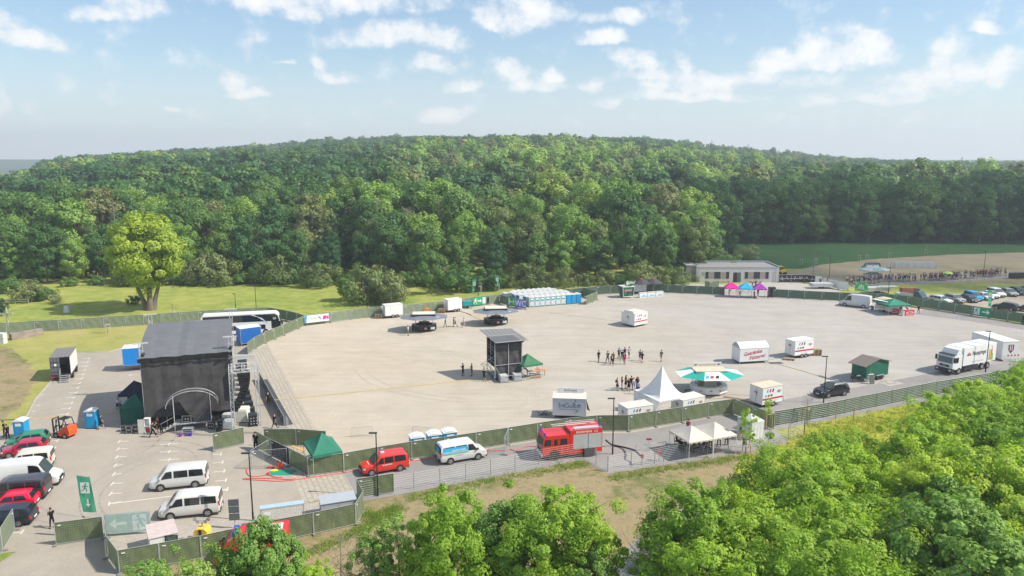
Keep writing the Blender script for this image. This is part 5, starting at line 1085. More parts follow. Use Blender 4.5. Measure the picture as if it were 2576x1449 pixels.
# brewery lorry
a, b = V('Y8', 1990, 655, 1605, 735); d = (b - a).normalized(); n = VC((-d.y, d.x, 0)); n = n if n.dot(a) > 0 else -n; ll = (b - a).length
t = thing('delivery_lorry', 'white delivery lorry with bottle picture on its long box body', 'lorry', b + n * 1.22, math.atan2(d.y, d.x)); s = 1 if (Matrix.Rotation(-math.atan2(d.y, d.x), 3, 'Z') @ n).y < 0 else -1
MB().prism([(-.55, .8), (1.45, .8), (1.5, 1.6), (1.32, 2.6), (1.05, 2.85), (-.55, 2.85)], -1.2, 1.2).bd('cab', WHT, t)
MB().prism([(.75, 2.86), (.2, 3.55), (-.5, 3.75), (-.5, 2.86)], -1.1, 1.1).bd('air_deflector', WHT, t)
xb = -ll - 2.3; MB().box(xb, -.75, -1.25, 1.25, 1.15, 3.75).bd('box_body', WHT, t); MB().mat(ALU).box(xb, -.75, -.05, .05, 3.755, 3.80).bd('roof_seam', None, t)
for x in (xb * .35 - .5, xb * .68): MB().mat(ALU).box(x, x + .09, -1.25, 1.25, 3.757, 3.79).bd('roof_seam', None, t)
MB().poly([(1.515, -1.05, 1.7), (1.515, 1.05, 1.7), (1.35, 1.0, 2.55), (1.35, -1.0, 2.55)], [(0, 1, 2, 3)]).bd('windscreen', GLSG, t)
MB().mat(PBLK).box(1.49, 1.53, -.7, .7, 1.15, 1.45).bd('grille', None, t); text_mesh('MAN', .2, ALU, t, (1.535, 0, 1.3), rz=R(90), name='badge'); MB().mat(DKM).box(1.05, 1.62, -1.22, 1.22, .35, .95).bd('front_bumper', None, t); MB().mat(DKM).box(-.45, 1.3, -1.1, 1.1, 2.86, 2.93).bd('sun_visor', None, t)
for sd in (1, -1):
    y = sd * 1.212; MB().face([(.25, y, 1.75), (1.2, y, 1.75), (1.08, y, 2.5), (.25, y, 2.5)]).bd('side_window', GLS, t); MB().box(1.62, 1.64, sd * 1.1, sd * .75, .62, .82).bd('headlight', WHL, t); MB().box(1.3, 1.5, sd * 1.25, sd * 1.45, 1.9, 2.6).bd('mirror', BLKP, t)
    MB().mat(DKM).box(xb + 3.9, -1.2, sd * 1.05, sd * 1.2, .45, 1.0).bd('side_guard', None, t)
for x in (.0, -ll + .65, -ll - .65): bogie(t, x, 0, 1.22, .5)
rz = R(180) if s > 0 else 0; y = s * 1.264; xm = (xb - .75) / 2; fx = -1 if s > 0 else 1
text_mesh('Neunspringer', .95, PBLK, t, (xm + fx * -.2, y, 2.75), rz=rz, sx=.62, name='side_lettering'); text_mesh('www.brauerei-neunspringer.de', .22, PGRY, t, (xm - fx * .5, y, 1.55), rz=rz, name='side_lettering')
X = lambda u: xm + fx * u
mb = MB(); mb.mat(PMAR); disc(mb, X(-2.6), 2.75, .26, y); mb.mat(PRED); disc(mb, X(-2.95), 2.65, .14, y); disc(mb, X(-2.25), 2.65, .14, y); mb.bd('emblem', None, t); text_mesh('9', .36, PLIN, t, (X(-2.6), y + s * .006, 2.75), rz=rz, name='emblem_figure')
mb = MB()
for k, (m_, u, z0, z1, w) in enumerate(((PGOLD, 2.3, 1.5, 2.9, .22), (PRED, 2.75, 1.9, 2.9, .17), (PRED, 2.75, 2.8, 3.4, .07), (PGOLD, 2.55, 1.4, 2.4, .16), (PLG, 2.95, 1.3, 2.3, .2), (PLG, 2.6, 1.35, 1.6, .5))): mb.mat(m_).face([(X(u - w), y + s * .002 * k, z0), (X(u + w), y + s * .002 * k, z0), (X(u + w * .7), y + s * .002 * k, z1), (X(u - w * .7), y + s * .002 * k, z1)])
mb.bd('bottle_picture', None, t)
# forklift
a, b = V('Z2', 835, 505, 560, 478); d = (b - a).normalized(); n = VC((-d.y, d.x, 0)); n = n if n.dot(a) > 0 else -n
t = thing('forklift', 'orange and grey forklift truck parked by the blue toilet', 'forklift', a + n * .6, math.atan2(d.y, d.x)); ORP = mat('forklift_orange', (.75, .09, .02), .35, coat=.3)
MB().prism([(-.55, .35), (.45, .3), (1.3, .3), (1.35, .55), (.5, .75), (.1, 1.35), (-.45, 1.4), (-.62, .9)], -.58, .58).bd('body', ORP, t); MB().box(.55, 1.35, -.55, .55, .3, .6).bd('step_deck', DKM, t)
mb = MB(); [mb.path([(-.35, y, 1.35), (-.1, y, 2.15), (.85, y, 2.18), (1.4, y, .6)], .05, 6) for y in (-.5, .5)]; [mb.box(x, x + .06, -.5, .5, 2.14, 2.2) for x in (-.1, .1, .3, .5, .7, .82)]; mb.bd('guard_frame', DKM, t)
MB().box(.25, .65, -.25, .25, .8, .95).box(.2, .28, -.25, .25, .9, 1.4).bd('seat', BLKP, t); MB().tube((1.15, 0, .7), (.9, 0, 1.15), .03, 6).tube((.85, 0, 1.14), (.95, 0, 1.18), .17, 12).bd('steering_wheel', BLKP, t)
mb = MB(); [mb.box(1.5, 1.62, y, y + .1, .12, 2.15) for y in (-.45, .35)]; [mb.box(1.5, 1.62, -.45, .45, z, z + .08) for z in (.25, 1.1, 2.05)]; mb.tube((1.55, 0, .2), (1.55, 0, 1.9), .05, 6); mb.bd('mast', DKM, t)
for y in (-.3, .2): MB().box(1.62, 2.6, y, y + .1, .10, .14).bd('fork', STEEL, t)
bogie(t, .0, 0, .6, .30); bogie(t, 1.15, 0, .6, .33)
# covered lorry seen from behind, with steps
a, b = V('Z1', 665, 1218, 930, 1192); d = (b - a).normalized(); t = thing('box_lorry', 'lorry with a dark roofed box body and its rear doors open', 'lorry', a, math.atan2(d.y, d.x)); w = (b - a).length
far = G('Z1', 968, 765, 3.4); dep = max(5.5, min(9, (VC((far.x, far.y, 0)) - b).length)); DG = mat('grey_door', (.13, .14, .155), .5)
mb = MB(); mb.mat(WHT).box(0, .05, 0, dep, .95, 3.35).box(w - .05, w, 0, dep, .95, 3.35).box(0, w, dep - .05, dep, .95, 3.35).mat(DKM).box(0, w, 0, dep, .85, .95); mb.bd('box_body', None, t); MB().mat(mat('grey_tarpaulin', (.17, .165, .16), .8)).box(-.03, w + .03, -.05, dep, 3.35, 3.42).bd('roof', None, t)
mb = MB(); mb.box(.03, w * .5, -.05, -.01, .98, 3.32).bd('rear_door', DG, t)
mb = MB(); [mb.box(x, x + .04, -.09, -.05, 1.0, 3.3) for x in (.08, .45, .85, 1.2)]; [mb.box(.05, w * .5, -.09, -.05, z, z + .05) for z in (1.3, 2.0, 2.7)]; mb.bd('door_ribs', DKM, t)
MB().box(.5, .8, -.10, -.09, 2.2, 2.5).bd('notice', PLIN, t); MB().box(1.5, 2.2, 2.2, 3.2, .96, 2.0).box(1.9, 2.3, 4.0, 5.0, .96, 2.4).bd('cases', BLKP, t)
mb = MB(); [mb.box(w * .48, w * .48 + 1.1, -.3 - .28 * k, -.05 - .28 * k, .78 - .2 * k, .82 - .2 * k) for k in range(4)]; [mb.path([(x, -.05, .85), (x, -1.3, .0)], .03, 5) for x in (w * .48, w * .48 + 1.1)]; mb.path([(w * .48, -.1, .85), (w * .48, -.1, 1.8), (w * .48, -1.25, .95), (w * .48, -1.25, 0)], .025, 5); mb.bd('steps', STEEL, t)
for x in (.3, w - .3): MB().box(x - .2, x + .2, -.06, -.02, .55, .7).bd('taillight', REDL, t)
MB().mat(DKM).box(.1, w - .1, 0, dep, .55, .85).bd('chassis', None, t)
for y in (1.4, dep - 1):
    for x in (.12, w - .12): MB().tube((x - .14, y, .48), (x + .14, y, .48), .48, 16).bd('wheel', GUM, t)
# ---------------------------------------------------------------- stage
SH = 8.6
pL, pR = G('O', 368, 1081.6), G('O', 583, 1066); o, rz, Wst = two(pL, pR); rz = R(20); Wst = 9.3; DEP = 12.5
st = thing('stage', 'large black clad open air stage seen from its side, with a grey cloth roof', 'stage', o, rz)
GRC = mat('grey_roof_cloth', (.125, .13, .145), .75, var=.12, scale=.8, bump=.5, bscale=1.2); BLS = mat('black_stage_cloth', (.068, .064, .066), .85, var=.30, scale=.8, bump=.8, bscale=2.4, spec=.2)
mb = MB(); nn = 14                                   # near side wall in hanging lengths
for i in range(nn):
    x0, x1 = Wst * i / nn, Wst * (i + 1) / nn; zb = 1.35 + .05 * sin(i * 2.1)
    for j in range(6):
        z0, z1 = lerp(zb, SH - .6, j / 6), lerp(zb, SH - .6, (j + 1) / 6)
        if 4.6 < (x0 + x1) / 2 < 6.3 and j < 1: continue
        w = lambda k, q: .05 * sin(k * 1.9 + q * .6)
        mb.face([(x0, w(i, j), z0), (x1, w(i + 1, j), z0), (x1, w(i + 1, j + 1), z1), (x0, w(i, j + 1), z1)])
mb.bd('side_wall', BLS, st, smooth=80)
mb = MB(); mb.box(0, .06, .1, DEP, 1.3, SH - .3); mb.box(0, Wst, DEP - .06, DEP, 1.3, SH); mb.bd('rear_wall', BLS, st)
mb = MB(); mb.box(.05, Wst, .1, DEP, 1.25, 1.40).bd('deck', BLKP, st)
mb = MB();
for x in (0.1, 2.2, 4.4, 6.6, Wst - .1):
    for y in (.15, 3, 6, 9, DEP - .1): mb.tube((x, y, 0), (x, y, 1.3), .05, 5)
mb.bd('deck_legs', STEEL, st); mb = MB()
mb.face([(.1, .3, .02), (Wst - .2, .3, .02), (Wst - .2, .3, 1.25), (.1, .3, 1.25)]); mb.bd('skirt', BLK, st)
mb = MB(); nx_, ny_ = 12, 10; zr = lambda f: SH - .25 + 1.35 * sin(min(1, f * 1.15) * math.pi / 2)
P = lambda i, j: (-.25 + (Wst + .5) * i / nx_, -.35 + DEP * j / ny_, zr(j / ny_) + .035 * sin(i * 2.4) * (1 - j / ny_) - (.06 if i in (5,) else 0))
for j in range(ny_):
    for i in range(nx_): mb.face([P(i, j), P(i + 1, j), P(i + 1, j + 1), P(i, j + 1)])
mb.bd('roof_cloth', GRC, st, smooth=80)
mb = MB()                                            # gathered black edge of the roof
for i in range(24):
    x0, x1 = -.25 + (Wst + .5) * i / 24, -.25 + (Wst + .5) * (i + 1) / 24; q = lambda k: .10 * sin(k * 2.7) ; s_ = lambda k: -.72 - .12 * abs(sin(k * .9))
    mb.face([(x0, -.40 + q(i), SH - .30), (x1, -.40 + q(i + 1), SH - .30), (x1, -.30 + q(i) * .5, SH + s_(i + 1)), (x0, -.30 + q(i + 1) * .5, SH + s_(i))])
mb.bd('roof_fringe', BLKP, st, smooth=80)
def truss(mb, a, b, w=.34, r=.024, step=.5, up=VC((0, 0, 1))):
    a = VC(a); b = VC(b); d = (b - a).normalized(); u = up if abs(d.dot(up)) < .9 else VC((1, 0, 0)); s = d.cross(u).normalized(); u = s.cross(d)
    c = [(s * i + u * j) * w / 2 for i, j in ((1, 1), (-1, 1), (-1, -1), (1, -1))]
    for q in c: mb.tube(a + q, b + q, r, 5)
    n = max(2, int((b - a).length / step))
    for k in range(n):
        p, p2 = a.lerp(b, k / n), a.lerp(b, (k + 1) / n)
        for i in range(4): mb.tube((p if k % 2 else p2) + c[i], (p2 if k % 2 else p) + c[(i + 1) % 4], r * .5, 4, cap=False)
for x, y, h in ((.15, .25, 9.9), (Wst + .1, .25, 9.9), (-.0, DEP - .8, 10.9), (Wst + .1, DEP - .6, 10.9)):
    mb = MB(); truss(mb, (x, y, 0), (x, y, h), .36); mb.box(x - .75, x + .75, y - .14, y + .14, h, h + .10); mb.bd('roof_tower', ALU, st)
for x in (.05, Wst - .25): MB().tube((x + .3, -.75, SH + .15), (x + .45, -.95, SH + .45), .16, 8, .2).bd('spotlight', BLKP, st)
mb = MB(); truss(mb, (Wst + .1, -.5, SH - .9), (Wst + .1, DEP - .6, SH - .9), .4); mb.bd('roof_beam', ALU, st)
# porch with arched canopy over the side stairs
mb = MB(); xa, xb = 3.15, 6.95; xm = (xa + xb) / 2; yf, yb = -2.0, -.9; zc = 3.2; R0, R1 = 2.55, 1.75; n = 16
arc = [(xm - R0 * cos(math.pi * k / n) * 1.06, zc + R1 * sin(math.pi * k / n) - .35) for k in range(n + 1)]
for k in range(n): mb.face([(arc[k][0], yf, arc[k][1]), (arc[k + 1][0], yf, arc[k + 1][1]), (arc[k + 1][0], yb, arc[k + 1][1]), (arc[k][0], yb, arc[k][1])])
t = thing('arched_canopy', 'black arched canopy on steel posts over the side door of the stage', 'canopy', o + Matrix.Rotation(rz, 3, 'Z') @ VC((0, 0, 0)), rz); mb.bd('roof_cloth', BLS, t)
mb = MB(); [mb.path([(x, y, z) for x, z in arc], .035, 6) for y in (yf, yb)]; mb.bd('hoop', ALU, t)
for x in (xa, xb): MB().tube((x, yf, 0), (x, yf, 4.2), .045, 6).bd('post', ALU, t)
mb = MB(); mb.poly([(xa + .2, yf + .02, 4.35), (xb, yf + .02, 4.35), (xb, yf + .02, .95), (xa + 2.3, yf + .06, .95), (xa + 1.2, yf + .02, 2.4)], [(0, 1, 2, 3, 4)]); mb.bd('side_curtain', BLS, t)
MB().box(xa, xb, yf, -.2, .82, .92).bd('landing', STEEL, t)
mb = MB(); [mb.box(xa - .25 - .34 * k, xa + .05 - .34 * k, yf + .1, yf + .95, .78 - .19 * k, .82 - .19 * k) for k in range(5)]; mb.tube((xa, yf + .1, .8), (xa - 1.8, yf + .1, 0), .04, 5).tube((xa, yf + .1, 1.8), (xa - 1.8, yf + .1, .95), .025, 5).tube((xa - 1.8, yf + .1, 0), (xa - 1.8, yf + .1, .95), .025, 5); mb.bd('stairs', ALU, t)
RM = Matrix.Rotation(rz, 3, 'Z'); SP = lambda x, y, z=0: o + RM @ VC((x, y, z))
# loudspeaker frame, line array, sub row
a = G('O', 590, 1099); b = G('O', 655, 1091); o2, rz2, w2 = two(a, b); HT = 7.4; t = thing('truss_frame', 'square tower of silver truss beside the stage', 'truss tower', o2, rz2); D2 = 2.6
for x, y in ((0, 0), (w2, 0), (0, D2), (w2, D2)): mb = MB(); truss(mb, (x, y, 0), (x, y, HT)); mb.bd('leg', ALU, t)
for p, q in (((0, 0), (w2, 0)), ((0, D2), (w2, D2)), ((0, 0), (0, D2)), ((w2, 0), (w2, D2)), ((w2 / 2, 0), (w2 / 2, D2))): mb = MB(); truss(mb, (*p, HT), (*q, HT)); mb.bd('cross_beam', ALU, t)
def spk(mb, c, s, dirv=None): mb.box(c[0] - s[0] / 2, c[0] + s[0] / 2, c[1] - s[1] / 2, c[1] + s[1] / 2, c[2] - s[2] / 2, c[2] + s[2] / 2)
def world(o_, rz_, x, y, z=0): return o_ + Matrix.Rotation(rz_, 3, 'Z') @ VC((x, y, z))
t = thing('line_array', 'curved black line array of loudspeakers hanging in the truss tower', 'loudspeakers', world(o2, rz2, w2 * .62, 1.3), rz2)
for k in range(12): mb = MB(); a_ = -.02 * k * k / 4; mb.M = Matrix.Translation((-.012 * k * k, 0, HT - .6 - .36 * k)) @ Matrix.Rotation(.045 * k, 4, 'Y'); mb.box(-.35, .35, -.6, .6, -.16, .16); mb.bd('speaker_box', BLKP, t)
MB().tube((0, 0, HT - .35), (0, 0, HT - .05), .04, 6).bd('hanging_bracket', STEEL, t)
t = thing('hanging_subwoofers', 'short stack of black bass boxes hanging behind the silver truss tower', 'loudspeakers', world(o2, R(20), w2 * .45, 5.2), R(20))
for k in range(5): MB().box(-.5, .5, -.5, .5, HT - .7 - .58 * k, HT - .2 - .58 * k).bd('speaker_box', BLKP, t)
MB().box(-.9, 1.3, -.12, .12, HT + .1, HT + .4).bd('hanging_bracket', ALU, t)
for k in range(11):
    p = G('O', 636, 1066).lerp(G('O', 600, 930), k / 10.5); q = thing('bass_speaker', 'black bass speaker stack in the long row along the front of the stage', 'loudspeaker', p, R(23), 'bass speaker row')
    MB().box(-.45, .45, -.42, .42, .12, 1.25).bd('speaker_box', BLKP, q); MB().box(-.4, .4, -.38, .38, 0, .12).bd('wheel_board', DKM, q)
p = G('Z5', 1985, 755); q = thing('bass_speaker', 'tall black double bass speaker on a wheel board, nearest to the camera', 'loudspeaker', p, rz2); MB().box(0, 1.05, 0, 1.0, .1, 1.32).bd('speaker_box', BLKP, q); MB().box(-.12, 1.0, -.05, 1.0, 0, .10).bd('wheel_board', DKM, q)
mb = MB(); [mb.box(x, x + .12, -.012, .0, z, z + .09) for x in (.15, .45, .75) for z in (.3, .62, .95)]; mb.bd('handles', ALU, q)
# covered cases and tanks behind the single panel
WH2 = mat('white_cover', (.62, .60, .53), .7, var=.05, bump=.3, bscale=2)
def case(zn, x, y, w, d, h, rzz, label, m=BLKP, name='flight_case', cat='flight case', edge=True, group=None):
    q = thing(name, label, cat, G(zn, x, y), rzz, group); MB().box(0, w, 0, d, .10, h).bd('case_body', m, q)
    if edge:
        mb = MB(); [mb.box(u, v, -.012, .012, z0, z1) for u, v, z0, z1 in ((0, w, .1, .13), (0, w, h - .03, h), (0, .03, .1, h), (w - .03, w, .1, h))]; mb.box(w * .3, w * .42, -.014, 0, h * .45, h * .6).box(w * .6, w * .72, -.014, 0, h * .45, h * .6); mb.bd('edges', ALU, q)
    for u in (.08, w - .08): MB().tube((u, .1, .05), (u + .01, .1, .05), .05, 6).tube((u, d - .1, .05), (u + .01, d - .1, .05), .05, 6).bd('castor', GUM, q)
    return q
rc = R(5)
case('Z5', 125, 830, .55, .6, .75, rc, 'black flight case with a red strip, leftmost by the green tent'); case('Z5', 203, 860, .58, .6, .95, rc, 'black flight case in the middle of the three by the green tent'); case('Z5', 295, 850, .58, .6, 1.0, rc, 'black flight case right of the three by the green tent')
q = thing('cabinet', 'open cabinet with red fire extinguishers and white doors beside the stage', 'cabinet', G('Z5', 468, 855), rc)
MB().box(0, .6, .4, .45, .05, 1.75).box(0, .04, 0, .45, .05, 1.75).box(.56, .6, 0, .45, .05, 1.75).box(0, .6, 0, .45, 1.72, 1.78).box(0, .6, 0, .45, .85, .9).box(0, .6, 0, .45, .05, .1).bd('housing', WHT, q); MB().box(-.62, -.02, -.1, -.05, .1, 1.7).bd('door', WH2, q)
for u in (.16, .32, .46): MB().tube((u, .2, .1), (u, .2, .6), .07, 8, .05).bd('fire_extinguisher', REDP, q)
case('Z5', 1018, 700, 1.0, .6, .8, rc, 'black flight case on the landing under the arched canopy').location = SP(3.9, -1.7, .95)
q = thing('side_table', 'grey slatted equipment rack below the landing', 'rack', G('Z5', 1012, 880), rc); MB().box(0, 1.1, 0, .6, .75, .8).bd('table_top', STEEL, q); [MB().box(.03, 1.07, .02, .58, z, z + .06).bd('shelf', STEEL, q) for z in (.08, .3, .5)]
for k in range(4): MB().box((0, 1.05)[k % 2], (0.05, 1.1)[k % 2], (0, .55)[k // 2], (.05, .6)[k // 2], 0, .75).bd('leg', STEEL, q)
for x, y, lab in ((985, 895, 'purple'), (1085, 885, 'violet'), (1133, 885, 'dark violet')): q = MB().tube((0, 0, 0), (0, 0, .30), .13, 10, .16).bd('bucket', mat('bucket_' + lab.replace(' ', '_'), dict(purple=(.25, .02, .3), violet=(.12, .04, .45)).get(lab, (.07, .03, .3)), .4)); q.location = G('Z5', x, y); tag(q, lab + ' bucket standing below the stage landing', 'bucket')
case('Z5', 1375, 800, .75, .6, .8, rc, 'low black case beside the right canopy post'); case('Z5', 1500, 835, .6, .5, .45, rc, 'small dark wedge box left of the silver tanks', edge=False); case('Z5', 1520, 760, 1.1, .7, .85, rc, 'wide black flight case behind the silver tanks')
def tank(p, rzz, label, s=1.0, top=True, group=None):
    q = thing('water_tank', label, 'water tank', p, rzz, group); MB().box(.03, 1.0 * s, .03, 1.0 * s, .14, 1.0).bd('tank', mat('tank_plastic', (.62, .64, .64), .4, trans=.2), q); mb = MB()
    for k in range(6): z = .16 + k * .165; mb.path([(0, 0, z), (1.03 * s, 0, z), (1.03 * s, 1.03 * s, z), (0, 1.03 * s, z), (0, 0, z)], .011, 4)
    for k in range(7): u = 1.03 * s * k / 6; mb.tube((u, 0, .1), (u, 0, 1.0), .009, 4).tube((0, u, .1), (0, u, 1.0), .009, 4).tube((1.03 * s, u, .1), (1.03 * s, u, 1.0), .009, 4)
    mb.bd('cage', STEEL, q); MB().box(0, 1.03 * s, 0, 1.03 * s, 0, .13).bd('pallet', DKM, q); return q
tank(G('Z5', 1600, 800), rc, 'caged plastic water tank nearest to the single green fence panel'); tank(G('Z5', 1590, 700), rc, 'caged water tank with bottles on top, beside the white covers')
q = MB(); q.box(0, 1.3, 0, 1.6, .1, 1.45).box(.05, 1.25, .1, 1.5, 1.45, 1.6); q = q.bd('covered_equipment', WH2); q.location = G('Z5', 1785, 700); q.rotation_euler = (0, 0, rc); tag(q, 'equipment under a bulky creamy white cover inside the truss tower', 'covered equipment')
# crowd barrier wall and its plates
LB = [G('S', 700, 340), G('S', 745, 400), G('S', 1115, 1150)]
t0, t1 = G('Z4', 1735, 1035), G('Z6', 1085, 335); n_ = 11; MSH = mat('perforated_plate', (.10, .10, .105), .5, .5, var=.2, scale=8)
for k in range(n_):
    a, b = t0.lerp(t1, k / n_), t0.lerp(t1, (k + 1) / n_); d = b - a; q = thing('stage_barrier', 'dark perforated crowd barrier section in front of the stage', 'crowd barrier', a, math.atan2(d.y, d.x), 'stage barrier sections')
    L = d.length; MB().box(0, L - .02, -.02, .02, .05, 1.15).bd('panel', MSH, q); MB().box(0, L - .02, .02, 1.0 * (1), .01, .04).bd('step_plate', MSH, q); mb = MB(); mb.path([(0, 0, 0), (0, 0, 1.18), (L - .02, 0, 1.18), (L - .02, 0, 0)], .025, 5); mb.path([(0, 0, 1.1), (0, -.9, .05)], .02, 5).path([(L / 2, 0, 1.1), (L / 2, -.9, .05)], .02, 5); mb.bd('frame', ALU, q)
a, b = G('Z6', 1108, 318), G('Z6', 1140, 368); barrier(a, b, 'pale solid barrier end plate at the near end of the stage barrier')
# ---------------------------------------------------------------- tents
pavilion(G('Z5', 95, 520), G('Z5', 475, 500), 3.0, 2.0, 3.3, (.022, .028, .055), 'dark navy canopy tent beside the stage, behind the green one', walls=[2])
a, b = flat([G('Z5', 100, 492, 2.1), G('Z5', 482, 462, 2.1)]); pavilion(a, b, 3.0, 2.1, 3.3, (.015, .13, .09), 'green canopy tent with closed walls beside the stage', walls=[0, 1, 3])
a, b = flat([G('Z6', 1450, 725, 2.1), G('Z6', 1835, 655, 2.1)]); pavilion(a, b, 4.3, 2.1, 3.5, (.03, .20, .13), 'green canopy tent in the fenced compound near the gate', walls=[], curve=.25)
a, b = flat([G('Y3', 1470, 912, 2.1), G('Y3', 1797, 862, 2.1)]); pavilion(a, b, 3.2, 2.1, 3.3, (.05, .19, .10), 'green canopy tent attached to the black control tower', curve=.15)
a, b = flat([G('Y4', 1085, 858, 2.45), G('Y4', 1475, 790, 2.45)]); tp, tw = pavilion(a, b, 5.0, 2.45, 5.9, (.74, .75, .76), 'white pagoda tent with a tall pointed peak', m=WHTC, curve=1.15, valwave=True, seg=10, val=.22, legc=WHT, walls=[3])
MB().tube((tw / 2, 2.5, 5.7), (tw / 2, 2.5, 6.05), .05, 6).bd('peak_cap', WHTC, tp)
for i, (c0, c1, pk) in enumerate((((1150, 872), (1468, 822), 0), ((1468, 822), (1768, 770), 1))):
    a, b = flat([G('Y6', *c0, 2.1), G('Y6', *c1, 2.1)]); pavilion(a, b, 3.7, 2.1, 3.1, (.68, .64, .57), ('left', 'right')[i] + ' of the two joined cream canopy tents behind the wire fence', m=CREAM, valwave=True, val=.2, legc=WHT)
a, b = flat([G('Y6', 1945, 845), G('Y6', 2105, 810)]); pavilion(a, b, 2.2, 2.0, 2.6, (.6, .64, .68), 'small pale grey closed tent behind the leafy sapling', m=WHTC, walls=[0, 1, 3])
for (x0, x1), c, nm in zip(((905, 1108), (1110, 1312), (1312, 1510)), ((.80, .015, .34), (.01, .42, .68), (.36, .03, .38)), ('magenta', 'cyan', 'purple')):
    y0, y1 = lerp(690, 710, (x0 - 905) / 600), lerp(690, 710, (x1 - 905) / 600); tq, w = pavilion(G('X1', x0, y0), G('X1', x1, y1), 3.0, 2.15, 3.35, c, nm + ' canopy tent in the row of three at the entrance', legc=WHT, val=.24); mb = MB().mat(PLIN)
    for u in (.25, .78): mb.face([(w * u - .3, -.02, 1.98), (w * u + .3, -.02, 1.98), (w * u + .3, -.02, 2.06), (w * u - .3, -.02, 2.06)])
    mb.bd('printed_strip', None, tq)
a, b = flat([G('X3', 1605, 690, 2.1), G('X3', 2100, 712, 2.1)]); o_ = a; pavilion(flat([G('X3', 1870, 742, 2.1)])[0] + VC((-2.6, 0.4, 0)), flat([G('X3', 1870, 742, 2.1)])[0] + VC((2.2, 1.0, 0)), 4.2, 2.1, 3.1, (.02, .22, .14), 'green canopy tent beside the snack trailer')
for i, (x, y) in enumerate(((1978, 235), (2130, 228))):
    p = G('Y2', x, y); q = thing('parasol_tent', ('left', 'right')[i] + ' one of two dark parasols with a red top by the cocktail booth', 'parasol', p)
    mb = MB(); n = 8; z0, z1, R_ = 2.3, 3.3, 2.2; [mb.face([(R_ * cos(.785 * k), R_ * sin(.785 * k), z0), (R_ * cos(.785 * (k + 1)), R_ * sin(.785 * (k + 1)), z0), (.35 * cos(.785 * (k + 1)), .35 * sin(.785 * (k + 1)), z1), (.35 * cos(.785 * k), .35 * sin(.785 * k), z1)]) for k in range(n)]; mb.bd('canopy', mat('parasol_grey', (.05, .045, .055), .7), q)
    MB().tube((0, 0, z1 - .02), (0, 0, z1 + .2), .38, 8, .03).bd('top', REDP, q); MB().tube((0, 0, 0), (0, 0, z1), .04, 6).bd('pole', ALU, q); MB().box(-.4, .4, -.4, .4, 0, .08).bd('foot', FOOT, q)
# ---------------------------------------------------------------- box trailers
def nine(t, x, z, s, y=-.012, rzz=0.0, xw=None):
    """red shield with a white nine and two lions' worth of red flourish"""
    mb = MB(); mb.M = Matrix.Translation((x, y, z)) @ Matrix.Rotation(rzz, 4, 'Z')
    mb.mat(PGOLD); [mb.face([(u * s, 0, -.35 * s), (u * s * 1.5, 0, -.15 * s), (u * s * 1.4, 0, .5 * s), (u * s * .95, 0, .35 * s)]) for u in (-.72, .72)]
    mb.mat(PMAR).face([(-.5 * s, -.004, .5 * s), (-.5 * s, -.004, -.15 * s), (0, -.004, -.65 * s), (.5 * s, -.004, -.15 * s), (.5 * s, -.004, .5 * s)]); mb.bd('emblem', None, t)
    p = Matrix.Rotation(rzz, 3, 'Z') @ VC((0, -.01, 0)); text_mesh('9', .95 * s, PLIN, t, (x + p.x, y + p.y, z), rz=rzz, name='emblem_figure')
def bottles(t, x, z, s, y=-.012):
    mb = MB()
    for k, (m_, u) in enumerate(((PLBL, -.9), (PRED, 0), (PBLK, .9))):
        mb.mat(m_).face([(x + (u - .55) * s, y - .001 * k, z - .9 * s), (x + (u + .05) * s, y - .001 * k, z - .9 * s), (x + (u + .62) * s, y - .001 * k, z + .95 * s), (x + (u + .22) * s, y - .001 * k, z + .95 * s)])
        mb.mat(PLIN).face([(x + (u - .35) * s, y - .004, z - .4 * s), (x + (u + .15) * s, y - .004, z - .4 * s), (x + (u + .32) * s, y - .004, z + .15 * s), (x + (u - .12) * s, y - .004, z + .15 * s)])
    mb.bd('bottle_picture', None, t)
